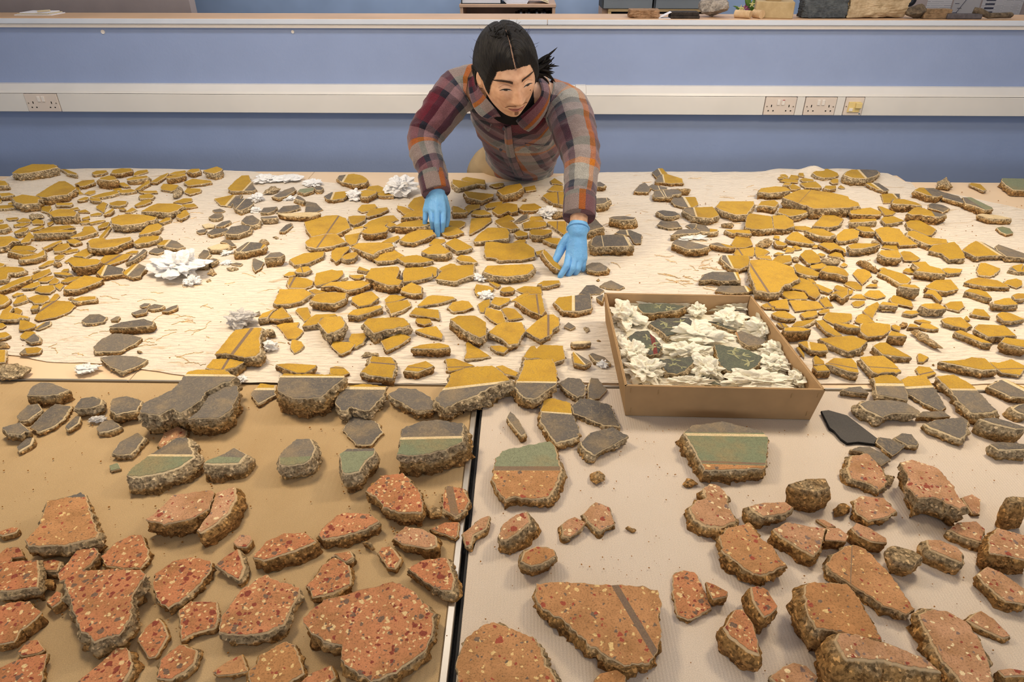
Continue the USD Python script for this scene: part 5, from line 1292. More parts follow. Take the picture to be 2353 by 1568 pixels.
T o 80 25,1400 130,1170 280,1050 370,1025 600,1110 740,1180 800,1310 830,1420 930,1540 920,1600 60,1600 @ big rounded orange red slab at the bottom edge beside the black gap ~ rounded orange red slab
T o 60 1240,1600 1330,1490 1480,1460 1560,1520 1550,1600
X f 60 440,230 470,200 700,195 900,230 840,260 600,290 490,290 @ dark green fragment with painted pale leaves at the back of the tray
X f 30 560,390 640,345 940,340 1010,410 960,450 730,520 @ dark green fragment with pale painted flowers in the tray, second from the back
X f 20 340,530 430,470 540,460 630,550 680,620 650,680 560,700 430,640 | b 570,440 620,710 40 R @ dark fragment with a crimson band at the left of the tray
X f 50 630,740 800,735 1010,705 1020,730 900,850 820,880 730,870 @ green fragment with large painted leaves at the front left of the tray
X f 50 1180,610 1220,595 1500,650 1650,720 1600,800 1480,860 1340,860 1240,800 @ largest dark painted fragment, cracked across, in the middle of the tray
X g 25 1380,480 1440,465 1690,560 1650,600 1520,610 1430,560 | b 1390,470 1440,610 14 o @ grey fragment with a thin orange line in the right half of the tray
X g 12 1320,250 1490,275 1495,325 1380,290 @ small grey sliver half hidden by tissue at the tray's back right
X f 15 1040,920 1080,895 1250,990 1130,980 @ little green tip showing through the tissue at the tray's front
X f 12 1100,370 1200,380 1350,430 1400,460 1330,450 @ narrow green and red edge under the tissue at the tray's centre right
'''
for line in FRAG_TEXT.strip().splitlines():
    if line.strip(): FRAGS.append(parse(line))
for i, f in enumerate(FRAGS):
    if f['crop'] != 'X': plan(f, i)

# a fragment lying in front keeps its outline; the one behind it gives way, so that no two bodies share space
from shapely.strtree import STRtree
_live = [f for f in FRAGS if f['crop'] != 'X']
_tree = STRtree([f['poly'] for f in _live])
for i, f in enumerate(_live):
    for j in _tree.query(f['poly'].buffer(.004)):
        g = _live[j]
        if j == i or g['px'][:, 1].max() <= f['px'][:, 1].max(): continue
        cut = f['poly'].difference(g['poly'].buffer(.0022))
        if cut.geom_type == 'MultiPolygon': cut = max(cut.geoms, key=lambda s: s.area)
        if cut.area > .55 * f['poly'].area: f['poly'] = sg.polygon.orient(cut.simplify(.0008).buffer(0))
# ---- words for the labels: look first, then where it lies from a landmark
LAND = [((398, 620), 'big white tissue wad'), ((545, 735), 'bubble wrap scrap'), ((928, 432), 'tall back tissue wad'), ((1000, 490), "glove on the photo's left"), ((1315, 590), 'glove holding a fragment'),
        ((1388, 690), "tray's back left corner"), ((1730, 690), "tray's back right corner"), ((1880, 935), "tray's front right corner"), ((1435, 940), "tray's front left corner"), ((1105, 650), 'folded central tissue scrap'),
        ((590, 462), 'back tissue ridge'), ((20, 395), "table's far left corner"), ((2330, 440), "table's far right corner"), ((15, 1545), "photo's bottom left corner"), ((2340, 1550), "photo's bottom right corner"),
        ((1048, 1500), 'front end of the black gap'), ((1096, 960), 'rear end of the black gap'), ((2345, 860), 'right end of the table seam'), ((10, 885), 'left end of the table seam'), ((1140, 400), "man's chest")]
COLW = dict(y='ochre', g='grey', n='green', w='cream', k='black', r='red speckled', p='pale pink', o='orange', b='mortar', f='painted')
def look(f):
    P = f['poly']; a = P.area; mr = P.minimum_rotated_rectangle; c = np.array(mr.exterior.coords); e = sorted([np.linalg.norm(c[1] - c[0]), np.linalg.norm(c[2] - c[1])])
    asp = e[1] / max(e[0], 1e-6); circ = 4 * math.pi * a / P.length ** 2; nv = len(P.simplify(.09 * math.sqrt(a)).exterior.coords) - 1
    s = math.sqrt(a) * 100
    size = 'tiny' if s < 2.6 else 'small' if s < 4.2 else 'medium' if s < 6.5 else 'large' if s < 10 else 'very large'
    shape = 'narrow' if asp > 2.3 else 'triangular' if nv == 3 else 'rounded' if circ > .84 else 'four sided' if nv == 4 else 'long' if asp > 1.7 else 'angular'
    cols = [f['col']] + [o[4] for o in f['ops'] if o[4] in 'ygno' and o[0] == 'h']
    col = COLW[f['col']] if len(set(cols)) == 1 else ' and '.join(COLW[x] for x in dict.fromkeys(cols))
    if any(o[0] == 'b' and o[4] in 'G' for o in f['ops']): col = 'grey striped ' + col
    return f"{size} {shape} {col}"
for f in FRAGS:
    f['ctr'] = f['px'].mean(0)
anch = list(LAND)
for f in FRAGS:
    if f['alias'] and f['crop'] != 'X': anch.append((f['ctr'], f['alias']))
apos = np.array([a[0] for a in anch], float)
todo = [f for f in FRAGS if not f['label'] and f['crop'] != 'X']
DIRS = ['right of', 'front right of', 'in front of', 'front left of', 'left of', 'behind left of', 'behind', 'behind right of']
NTH = ['nearest', 'second', 'third', 'fourth', 'fifth', 'sixth', 'seventh', 'eighth', 'ninth', 'tenth', 'eleventh', 'twelfth']
cnt = {}
for f in todo:
    d = (apos - f['ctr']) * [1, 1.35]; k = int(np.argmin((d ** 2).sum(1))); v = f['ctr'] - apos[k]
    ang = math.degrees(math.atan2(v[1] * 1.35, v[0])) % 360; dr = DIRS[int((ang + 22.5) // 45) % 8]
    f['rel'] = (look(f), dr, anch[k][1]); f['dist'] = float(np.hypot(*v)); cnt.setdefault(f['rel'], []).append(f)
for (lk, dr, an), fs in cnt.items():
    fs.sort(key=lambda f: f['dist'])
    for n, f in enumerate(fs):
        noun = 'lump' if f['col'] == 'b' else 'fragment'
        nth = '' if len(fs) == 1 else (NTH[n] + ' ')
        f['label'] = f"{nth}{lk} {noun} {dr} the {an}"
NAME = dict(y='ochre_plaster_fragment', g='grey_plaster_fragment', n='green_plaster_fragment', w='cream_plaster_fragment', k='slate_fragment', r='red_speckled_fragment', p='pink_plaster_fragment', o='orange_plaster_fragment', b='mortar_lump', f='painted_plaster_fragment')
GROUP = dict(y='ochre plaster fragments on the tissue', g='grey painted plaster fragments', r='red speckled plaster fragments', p='pink plaster fragments', o='orange plaster fragments', b='bare mortar lumps', n='green plaster fragments', w='cream plaster fragments')
for f in FRAGS:
    if f['crop'] != 'X':
        build(f, NAME[f['col']], f['label'], 'mortar lump' if f['col'] == 'b' else 'slate' if f['col'] == 'k' else 'plaster fragment', GROUP.get(f['col']))
# ------------------------------------------------------------------ tissue sheets over the rear tables
def creases(p, seed, k=(5, 11, 24), a=(1, .6, .35)):
    out = 0
    for i, (kk, aa) in enumerate(zip(k, a)):
        n = meshkit.noise(np.c_[p[:, 0] * kk * .55 + seed, p[:, 1] * kk * 1.5, np.full(len(p), seed * 1.7 + i)], seed + i)
        out = out + aa * (1 - np.abs(2 * n - 1)) ** 3
    return out / sum(a)
def sheet(label, back, front, seed, amp=.0042, bumps=(), z0=.0016):
    xb = np.array([on_z(*p) for p in back]); xf = np.array([on_z(*p) for p in front])
    def curve(q, n):
        s = np.r_[0, np.cumsum(np.hypot(*np.diff(q[:, :2], axis=0).T))]; u = np.linspace(0, s[-1], n)
        return np.c_[np.interp(u, s, q[:, 0]), np.interp(u, s, q[:, 1])]
    L = max(np.abs(xb[-1, 0] - xb[0, 0]), 1); nu, nv = int(L / .009), 170
    B, F = curve(xb, nu), curve(xf, nu); v = np.linspace(0, 1, nv)[:, None, None]
    g = (F[None] * v + B[None] * (1 - v)).reshape(-1, 2)
    g = g + .004 * np.c_[meshkit.noise(np.c_[g * 30, g[:, 0]], 3) - .5, meshkit.noise(np.c_[g * 30, g[:, 0]], 4) - .5]
    z = z0 + amp * creases(g, seed)
    for px, py, r, h in bumps:
        c = on_z(px, py)[:2]; z = z + h * np.exp(-((g - c) ** 2 / np.array([r, r * .6]) ** 2).sum(1))
    i, j = np.meshgrid(np.arange(nv - 1), np.arange(nu - 1), indexing='ij'); a = i * nu + j
    q = np.stack([a, a + nu, a + nu + 1, a + 1], -1).reshape(-1, 4)
    p = obj('tissue_sheet', trimesh.Trimesh(np.c_[g, z], np.vstack([q[:, [0, 1, 2]], q[:, [0, 2, 3]]]), process=False), 'sheet_tissue', None, True)
    return keys(p, label, 'tissue paper')
sheet('crinkled white tissue sheet under the left ochre group, streaked with brown dust', [(-260, 470), (-60, 440), (0, 419), (40, 399), (85, 393), (200, 389), (300, 388), (420, 391), (584, 396), (640, 412), (700, 419), (760, 424)],
      [(-420, 860), (0, 816), (45, 821), (110, 834), (246, 838), (400, 862), (480, 872), (640, 880)], 11, .0050, ((393, 640, .08, .004),))
sheet('crinkled tissue sheet under the centre ochre group between the man and the seam', [(570, 409), (700, 417), (850, 430), (960, 437), (1100, 424), (1190, 418), (1300, 405), (1380, 399), (1500, 397.6), (1636, 397.6)],
      [(560, 884), (800, 884), (1100, 884), (1300, 884), (1500, 884)], 23, .0044, ((1500, 540, .10, .004),), .0024)
sheet('crinkled white tissue sheet under the right ochre group, humped at the back edge', [(1626, 397.6), (1757, 397.6), (1790, 391), (1835, 393), (1866, 397), (1885, 395), (1950, 393), (2040, 401), (2078, 419), (2092, 420), (2104, 434), (2200, 450), (2290, 470), (2420, 500)],
      [(1440, 885), (1800, 885), (2200, 885), (2700, 885)], 37, .0048, ((1866, 400, .05, .030), (1800, 400, .09, .010), (1930, 398, .10, .010)), .0019)

# ------------------------------------------------------------------ crumpled tissue wads
def wad_mesh(c, r, seed, sub=5, sharp=1.0, flat=True):
    """Crushed tissue: soft puffs gathered by pleats that run into a few pinched points."""
    rg = np.random.default_rng(seed * 7 + 1); m = trimesh.creation.icosphere(subdivisions=sub); d = np.array(m.vertices)
    w = np.stack([meshkit.fbm(d * 1.5 + seed * 2.3 + 9 * i, 3, seed + i) - .5 for i in range(3)], 1); q = d + .7 * w; q /= np.linalg.norm(q, axis=1, keepdims=True)
    rad = .58 + .55 * meshkit.noise(d * 1.7 + seed, seed)
    for i in range(13):                                    # straight folds, sharp as in crushed paper
        ax = rg.normal(size=3); ax /= np.linalg.norm(ax); k = rg.uniform(.8, 3.4)
        t = q @ ax * k + rg.uniform(0, 1) + .25 * meshkit.noise(d * 2.2 + i, seed + i)
        rad = rad + sharp * (.50 / (k + .8)) * (np.abs(t - np.floor(t) - .5) * 2 - .5)
    n = meshkit.noise(q * 5.5 + seed, seed + 40); rad = rad + sharp * .06 * (1 - np.abs(2 * n - 1))
    rad = np.clip(rad, .32, 1.5); p = d * rad[:, None]
    p = (p - p.min(0)) / np.ptp(p, axis=0) * 2 - 1
    return p * r + c, m.faces

def wad(name, label, cx, yb, w, h, seed, mt='white_tissue', dep=1.0, sub=5, catg='tissue paper', group=None):
    g = on_z(cx, yb - .12 * h, .003); k = (g - CAM) @ FWD / FPX
    el = math.atan2(CAM[2] - g[2], np.hypot(*g[:2]))
    rx, rz = w * k / 2, max(.006, (h * k * .80) / 2 / math.cos(el) * .8); ry = rx * dep
    ry = min(ry, max(.012, h * k / math.sin(el) * .5)); c = np.array([g[0], g[1] + ry * .75, .003 + rz * .92])
    p = obj(name, wad_mesh(c, np.array([rx, ry, rz]), seed, sub), mt, None, True)
    return keys(p, label, catg, group)
W_ = [('big bright crumpled tissue wad at the right of the left ochre group', 393, 664, 150, 92, 1), ('small tissue wad tucked against the right of the big bright one', 437, 665, 46, 32, 2),
      ('small tissue wad behind the double scored grey fragment', 585, 472, 38, 32, 3), ('small tissue tuft right of the double scored grey fragment', 586, 493, 26, 18, 4), ('bunched tissue at the left end of the back ridge, left of centre', 604, 428, 60, 26, 5), ('bunched tissue in the middle of the back ridge, left of centre', 657, 424, 72, 18, 25), ('bunched tissue at the right end of the back ridge, left of centre', 714, 434, 52, 18, 26),
      ('little tissue scrap under the back grey fragments, left of centre', 660, 465, 34, 13, 6), ('small tissue scrap between grey fragments, right of the big bright wad', 517, 592, 32, 17, 7), ('flat tissue scrap in front of the small scrap, right of the big bright wad', 520, 613, 28, 14, 8),
      ('upright tissue tuft between two ochre fragments at the back, left of the forearm', 812, 470, 42, 42, 9), ("tall crumpled tissue wad at the back, left of the man's forearm", 918, 468, 84, 70, 10),
      ('narrow white tissue tip standing between ochre fragments, left of the glove', 906, 574, 13, 20, 11), ('folded white tissue scrap left of the front stacked wide slab', 1103, 656, 44, 26, 12), ('torn tissue scrap in front of the folded central scrap', 1116, 697, 44, 26, 13),
      ("torn white tissue scrap left of the man's bare wrist", 1258, 509, 52, 36, 14), ("white tissue sliver behind the man's right hand sleeve cuff", 1368, 506, 12, 28, 15), ('white tissue scraps behind the boat shaped grey fragment', 1586, 557, 84, 15, 16),
      ('crumpled tissue beside the dark banded tall ochre slab', 619, 818, 34, 38, 17), ('small tissue tuft beside the thick wedged grey block', 551, 888, 28, 24, 18), ('thin translucent tissue scrap on the bare table near the left seam', 192, 866, 66, 22, 19),
      ("small crumpled tissue tuft left of the tray's front corner", 1386, 851, 34, 22, 20), ('tiny pale tissue chip in front of the long cracked slab', 1873, 506, 20, 13, 21)]
for lab, cx, yb, w, h, sd in W_: wad('tissue_wad', lab, cx, yb, w, h, sd, sub=6 if w > 70 else 5)
mat('bubble_film', {'g': ('geometry', {}), 'v': ('voronoi_texture', {'scale': 190}), 'b': ('bump', {'strength': 1.0, 'distance': .004, 'invert': True}), 'p': ('principled_bsdf', {'base_color': lin(236, 232, 228), 'roughness': .3, 'specular_ior_level': .6}), 't': ('translucent_bsdf', {'color': lin(230, 226, 222)}), 'x': ('mix_closure', {'fac': .35})},
    [('g.position', 'v.vector'), ('v.distance', 'b.height'), ('b.normal', 'p.normal'), ('p.BSDF', 'x.closure1'), ('t.BSDF', 'x.closure2')], 'x.closure')
wad('bubble_wrap', 'scrap of bubble wrap lying behind the dark banded tall ochre slab', 552, 766, 76, 56, 31, 'bubble_film', .9, 5, 'bubble wrap')
wad('bubble_wrap', 'flat scrap of bubble wrap under a grey fragment on the left tray', 222, 976, 50, 12, 32, 'bubble_film', 1.0, 4, 'bubble wrap')

# ------------------------------------------------------------------ cardboard tray with wrapped painted fragments
def rim_h():
    z = 0.0
    g = on_z(1433, 962, 0); d = ray(1436, 887); return float(CAM[2] + d[2] / d[1] * g[1])
HB = rim_h()
rim = [on_z(*p, HB)[:2] for p in ((1388, 673), (1727, 679), (1897, 897), (1436, 887))]      # back left, back right, front right, front left
foot = [r + (np.mean(rim, 0) - r) * .045 for r in rim]
tray = thing('cardboard_tray', 'brown cardboard tray full of white tissue and dark painted fragments, on the table seam', 'box', (*np.mean(rim, 0), 0))
def wall(a, b, a0, b0, th=.0032, inset=0.0):
    d = (b - a) / np.linalg.norm(b - a); n = np.array([-d[1], d[0]]); cc = np.mean(rim, 0)
    if n @ (cc - a) < 0: n = -n
    P = []
    for (p, q), z in (((a0, b0), .0008), ((a, b), HB)):
        P += [(*p, z), (*q, z), (*(q + n * th), z), (*(p + n * th), z)]
    return trimesh.Trimesh(np.array(P)).convex_hull
nm = ['rear', 'right', 'front', 'left']
for i in range(4):
    j = (i + 1) % 4
    obj('side_panel', wall(rim[i], rim[j], foot[i], foot[j]), 'cardboard', tray)
    d = (rim[j] - rim[i]); d /= np.linalg.norm(d); n = np.array([-d[1], d[0]])
    if n @ (np.mean(rim, 0) - rim[i]) < 0: n = -n
    obj('inner_liner', wall(rim[i] + n * .0036 + d * .006, rim[j] + n * .0036 - d * .006, foot[i] + n * .0036 + d * .006, foot[j] + n * .0036 - d * .006, .0018), 'cardboard_inside', tray)
obj('base_panel', prism([foot[0] * .999, foot[1], foot[2], foot[3]], .0008, .004), 'cardboard_inside', tray)
fr0, fr1 = rim[3], rim[2]; f0, f1 = foot[3], foot[2]; dd = (fr1 - fr0) / np.linalg.norm(fr1 - fr0); nn = np.array([dd[1], -dd[0]])
for u, w_ in ((.03, .86), (.17, .82), (.03, .20), (.845, .80), (.975, .84), (.965, .22)):
    a = (f0 + (f1 - f0) * u) * (1 - w_) + (fr0 + (fr1 - fr0) * u) * w_; z = HB * w_
    obj('staple', cyl((*(a + nn * .0008), z - .006), (*(a + nn * .0012), z + .006), .0006, 6), 'staple_steel', tray)
BOX_Z = HB * .50
bed_c = np.mean(rim, 0); gx, gy = np.meshgrid(np.linspace(0, 1, 90), np.linspace(0, 1, 70))
inn = [r + (bed_c - r) * .05 for r in foot]
bp = ((1 - gx) * (1 - gy))[..., None] * inn[0] + (gx * (1 - gy))[..., None] * inn[1] + (gx * gy)[..., None] * inn[2] + ((1 - gx) * gy)[..., None] * inn[3]
bp = bp.reshape(-1, 2); bz = HB * .30 + .020 * creases(bp, 5, (14, 30, 60), (1, .7, .4))
ii, jj = np.meshgrid(np.arange(69), np.arange(89), indexing='ij'); a = ii * 90 + jj; qq = np.stack([a, a + 90, a + 91, a + 1], -1).reshape(-1, 4)
keys(obj('tissue_bed', trimesh.Trimesh(np.c_[bp, bz], np.vstack([qq[:, [0, 1, 2]], qq[:, [0, 2, 3]]])[:, ::-1], process=False), 'cream_tissue', None, True), 'layer of crumpled tissue lining the bottom of the cardboard tray', 'tissue paper')
for i, f in enumerate(FRAGS):
    if f['crop'] == 'X':
        plan(f, i); f['zb'] = BOX_Z - .012; f['h'] = float(np.clip(f['h'], .012, .03)); 
        build(f, NAME[f['col']], f['label'], 'plaster fragment', 'painted fragments in the cardboard tray')
BW = [('tissue wad in the tray, back left corner', 345, 315, 420, 400), ('long rolled tissue along the back wall of the tray', 620, 160, 640, 110), ('tissue tuft standing at the middle of the tray\'s back', 1010, 255, 190, 290), ('tissue wad in the tray, back right corner', 1370, 215, 490, 150),
      ('tissue wad in front of the back right one in the tray', 1330, 340, 360, 190), ('tissue wad at the right wall of the tray, behind its middle', 1650, 435, 340, 240), ('large tissue wad in the middle of the tray', 1060, 490, 640, 230), ('tissue wad in the tray just in front of the middle one', 920, 650, 500, 170),
      ('tissue wad at the left wall of the tray', 400, 690, 330, 270), ('tissue wad in the tray, front left corner', 500, 860, 440, 290), ('narrow tissue wad at the tray\'s front, between two painted fragments', 1110, 820, 330, 320), ('tissue wad right of the grey orange lined fragment in the tray', 1800, 640, 340, 220),
      ('tissue wad near the right wall, right of the largest painted fragment', 1790, 780, 380, 170), ('tissue wad in the tray\'s front right corner', 2030, 925, 350, 210), ('wide tissue wad along the tray\'s front wall, right half', 1580, 935, 680, 200), ('low strip of tissue along the tray\'s front wall, left half', 930, 965, 500, 90),
      ('tissue wad behind the left wall wad in the tray', 260, 590, 200, 220)]
rin = sg.Polygon([r + (bed_c - r) * .04 for r in rim])
for i, (lab, cx, cy, w, h) in enumerate(BW):
    px, py = 1360 + cx / 4.2018, 650 + cy / 4.2018; w, h = w / 4.2018, h / 4.2018
    z = HB * .62; g = on_z(px, py, z); k = (g - CAM) @ FWD / FPX
    rx = w * k / 2 * 1.04; ry = min(h * k / .62 / 2 * 1.0, rx * 1.3); rz = max(.016, min(.55 * ry, .034))
    p, fc = wad_mesh(np.array([g[0], g[1], max(z, rz + .008)]), np.array([rx, ry, rz]), 60 + i, 6)
    c2 = np.array([g[0], g[1]])
    pts = [sg.Point(q) for q in p[:, :2]]; out = ~shapely.contains_xy(rin.buffer(-.004), p[:, 0], p[:, 1])
    if out.any():
        ringl = rin.buffer(-.004).exterior
        q = shapely.points(p[out, :2]); pr = shapely.line_interpolate_point(ringl, shapely.line_locate_point(ringl, q)); p[out, :2] = np.c_[shapely.get_x(pr), shapely.get_y(pr)]
    p[:, 2] = np.maximum(p[:, 2], .006)
    keys(obj('tissue_wad', (p, fc), 'cream_tissue', None, True), lab, 'tissue paper')

# ------------------------------------------------------------------ soil crumbs (countless)
def crumbs(name, label, region, n, seed, rmin, rmax, m='grey_mortar'):
    rg = np.random.default_rng(seed); P = sg.Polygon([on_z(*p)[:2] for p in region]); x0, y0, x1, y1 = P.bounds; pts = []
    cl = rg.uniform((x0, y0), (x1, y1), (n // 14 + 1, 2))
    while len(pts) < n:
        c = cl[rg.integers(len(cl))]; q = c + rg.normal(0, .05, 2) * [1.4, .5] if rg.random() < .6 else rg.uniform((x0, y0), (x1, y1))
        if P.contains(sg.Point(q)): pts.append(q)
    pi = UsdGeom.PointInstancer.Define(stage, numbered('/World', name)); proto = str(pi.GetPath()) + '/crumb'
    mm = trimesh.creation.icosphere(subdivisions=1); v = mm.vertices * (1 + .5 * (rg.random((len(mm.vertices), 1)) - .5)) * [1, .8, .6]
    usdkit.mesh(stage, proto, (v, mm.faces), MAT[m]); pi.CreatePrototypesRel().SetTargets([proto]); pi.CreateProtoIndicesAttr([0] * n)
    s = np.exp(rg.uniform(math.log(rmin), math.log(rmax), n)); pts = np.array(pts)
    pi.CreatePositionsAttr(Vt.Vec3fArray.FromNumpy(np.c_[pts, .003 + s * .4].astype(np.float32))); pi.CreateScalesAttr(Vt.Vec3fArray.FromNumpy(np.repeat(s[:, None], 3, 1).astype(np.float32)))
    an = rg.uniform(0, 6.28, n); pi.CreateOrientationsAttr([Gf.Quath(math.cos(t / 2), 0, 0, math.sin(t / 2)) for t in an])
    keys(pi.GetPrim(), label, 'soil crumbs', kind='stuff')
plain('soil_light', (212, 182, 136), .95, .1, vary=.3, vscale=60)
plain('soil_brown', (150, 104, 54), .95, .1, vary=.3, vscale=60)
crumbs('soil_crumbs', 'tiny brown soil crumbs strewn over the white tissue sheets', [(0, 430), (2353, 440), (2353, 878), (0, 830)], 1500, 3, .0006, .0026, 'soil_brown')
crumbs('soil_crumbs', 'tiny dark soil crumbs on the tan felt of the front left table', [(0, 905), (1085, 905), (1030, 1568), (0, 1568)], 420, 4, .0004, .0020, 'soil_brown')
crumbs('soil_crumbs', 'tiny brown crumbs on the white cloth of the front right table', [(1120, 980), (2353, 980), (2353, 1568), (1060, 1568)], 520, 5, .0003, .0014, 'soil_brown')
def streaks(n, seed):
    """crooked lines of brown dust that gathered in the tissue folds"""
    rg = np.random.default_rng(seed); vs, fs, k = [], [], 0
    areas = [((90, 650), (620, 850), .40), ((1380, 410), (1740, 660), .34), ((380, 470), (690, 640), .12), ((1400, 600), (1650, 670), .14)]
    for _ in range(n):
        a = areas[rg.choice(4, p=[q[2] for q in areas])]; p = on_z(rg.uniform(a[0][0], a[1][0]), rg.uniform(a[0][1], a[1][1]))[:2]
        L = rg.uniform(.012, .075); m = int(L / .002) + 3; an = rg.normal(0, .5); t = np.linspace(0, L, m)
        w = rg.normal(0, .0012, m).cumsum() + .004 * np.sin(t * rg.uniform(40, 130)); xy = p + np.c_[t * math.cos(an) - w * math.sin(an), t * math.sin(an) + w * math.cos(an)]
        wd = rg.uniform(.0005, .0022) * np.abs(np.sin(np.linspace(.1, 3.04, m) + rg.normal(0, .3))) * rg.uniform(.2, 1.2, m)
        z = .0017 + .0048 * creases(xy, 11) + .0012
        for s in (-1, 0, 1): vs.append(np.c_[xy[:, 0], xy[:, 1] + s * wd, z + (.0006 if s == 0 else -.0012)])
        for r in range(2):
            i = np.arange(m - 1) + k + r * m; fs += [np.c_[i, i + 1, i + m + 1], np.c_[i, i + m + 1, i + m]]
        k += 3 * m
    return np.vstack(vs), np.vstack(fs)
keys(obj('soil_streaks', streaks(150, 8), 'soil_light'), 'thin crooked streaks of brown dust caught in the tissue folds', 'soil crumbs', kind='stuff')

# ------------------------------------------------------------------ things on the ledge
def led(px, py=44, back=0.0): 
    p = on_y(px, py, YW - .02 + back); return p[0]
def rock_on_ledge(name, label, p0, p1, ytop, seed, m, dy=.10, y0=0.02, catg='stone', box_=.0, npl=16):
    Y = YW + y0; a, b = on_y(p0, 40, Y)[0], on_y(p1, 40, Y)[0]; zt = on_y((p0 + p1) / 2, ytop, Y)[2]
    rg = np.random.default_rng(seed); mm = trimesh.creation.icosphere(subdivisions=5); d = np.array(mm.vertices)
    nr = rg.normal(size=(npl, 3)); nr /= np.linalg.norm(nr, axis=1, keepdims=True); hh = rg.uniform(.7, .95, npl)
    if box_: nr = np.vstack([nr, np.eye(3), -np.eye(3)]); hh = np.r_[hh, np.full(6, box_)]
    dt = d @ nr.T; k = np.where(dt > .05, hh / np.maximum(dt, 1e-3), 9).min(1); p = d * np.minimum(k, 1.2)[:, None]
    p = p + d * (.07 * (meshkit.noise(d * 5 + seed, seed) - .5) + .05 * (meshkit.noise(d * 14 + seed, seed) - .5))[:, None]
    p = (p - p.min(0)) / np.ptp(p, axis=0); p = p * [b - a, dy, zt - z_ledge] + [a, YW - .018 + y0, z_ledge]
    return keys(obj(name, trimesh.Trimesh(p, mm.faces, process=False), m, None, 40, None), label, catg)
def speck(name, c1, c2, scale=60, bump=.003):
    mat(name, {'g': ('geometry', {}), 'n': ('noise_texture', {'scale': scale, 'detail': 7, 'roughness': .7}), 'r': ('rgb_ramp', {'ramp': [(.38, lin(*c1)), (.62, lin(*c2))]}), 'b': ('bump', {'strength': .8, 'distance': bump}), 'p': ('principled_bsdf', {'roughness': .85, 'specular_ior_level': .2})},
        [('g.position', 'n.vector'), ('n.fac', 'r.fac'), ('n.fac', 'b.height'), ('r.color', 'p.base_color'), ('b.normal', 'p.normal')])
speck('stone_grey', (112, 104, 96), (176, 164, 150), 45); speck('stone_slate', (62, 66, 70), (92, 96, 98), 40); speck('stone_sand', (160, 138, 106), (196, 174, 142), 26); speck('stone_brown', (104, 84, 62), (150, 122, 92), 40)
speck('tile_brown', (122, 92, 66), (172, 136, 104), 50); speck('bar_black', (40, 36, 34), (66, 58, 52), 60, .0015); speck('rust_dark', (70, 60, 50), (120, 104, 84), 50); speck('wood_core', (196, 164, 124), (214, 184, 146), 30, .001)
speck('block_wood', (172, 148, 108), (190, 166, 126), 12, .0008); speck('bar_grey', (80, 74, 76), (96, 90, 92), 60, .001)
rock_on_ledge('ridge_tile', 'flat brown stone block at the left end of the row on the ledge', 1444, 1517, 22, 3, 'tile_brown', .09, .015, 'stone', .62, 4)
t = thing('paper_scrap', 'small folded white paper scrap between the brown block and the black slabs on the ledge', 'paper', (led(1528), YW, z_ledge))
pm = cat(box(led(1514), led(1541), YW - .02, YW + .03, z_ledge, z_ledge + .002)); pf = box(-.028, .028, 0, .045, 0, .0015); pf.apply_transform(trimesh.transformations.rotation_matrix(-.42, [0, 1, 0])); pf.apply_translation([led(1529), YW - .018, z_ledge + .014])
obj('sheet', pm, 'paper_white', t); obj('folded_flap', pf, 'paper_white', t)
for q, (p0, p1, y0, y1, lab) in enumerate(((1541, 1608, 43, 36.5, 'lower black slate bar on the ledge beside the grey boulder'), (1541, 1606, 36, 29, 'upper black slate bar stacked on the other beside the grey boulder'))):
    zb_ = z_ledge + q * .0135
    mm = box(0, 1, 0, 1, 0, 1); bx = box(led(p0), led(p1), YW - .018, YW + .05, zb_, zb_ + .013, .002); keys(obj('slate_bar', bx, 'bar_black'), lab, 'slate')
rock_on_ledge('grey_boulder', 'pale grey faceted boulder standing on the ledge', 1607, 1677, -8, 9, 'stone_grey', .13, .02)
for lab, (p0, y0), (p1, y1), r in (('longer of the two pale stone cores lying on the ledge', (1690, 33), (1724, 36), .0165), ('shorter of the two pale stone cores lying on the ledge', (1733, 34), (1750, 37), .0175)):
    a = on_y(p0, 34, YW + .03); b = on_y(p1, 36, YW - .005); t = thing('stone_core', lab, 'stone core', ((a[0] + b[0]) / 2, YW, z_ledge))
    obj('core', cyl((a[0], YW + .035, z_ledge + r), (b[0], YW - .008, z_ledge + r), r, 28), 'wood_core', t)
t = thing('wooden_block', 'square pale wooden block on the ledge with a notch on top', 'block', (led(1787), YW + .05, z_ledge))
xa, xb_, zt_ = led(1737), led(1838), on_y(1787, 4, YW)[2]
an = .5; cc_ = np.array([(xa + xb_) / 2, YW + .062]); hw = (xb_ - xa) / 2 / (math.cos(.24) + math.sin(.24)) * 1.02
R_ = np.array([[math.cos(-.24), -math.sin(-.24)], [math.sin(-.24), math.cos(-.24)]]); bk = box(-hw, hw, -hw * .8, hw * .8, z_ledge, zt_, .003); bk.vertices[:, :2] = bk.vertices[:, :2] @ R_.T + cc_
obj('block_body', bk, 'block_wood', t); tk = box(-hw * .5, hw * .3, -hw * .4, hw * .4, zt_, zt_ + .02, .003); tk.vertices[:, :2] = tk.vertices[:, :2] @ R_.T + cc_; obj('raised_top', tk, 'block_wood', t)
rock_on_ledge('slate_block', 'dark slate block on the ledge right of the wooden block', 1838, 1943, -14, 21, 'stone_slate', .08, .02, 'stone', .6, 6)
rock_on_ledge('sandstone_block', 'large tan sandstone block on the ledge right of the slate one', 1939, 2082, -22, 33, 'stone_sand', .12, .02, 'stone', .62, 6)
rock_on_ledge('slag_lump', 'dark pitted lump leaning on the small tan brick on the ledge', 2078, 2134, 9, 41, 'rust_dark', .06, .005)
rock_on_ledge('brick_piece', 'small tan brick piece behind the dark pitted lump on the ledge', 2116, 2181, 20, 44, 'stone_brown', .05, .015, 'brick', .62, 3)
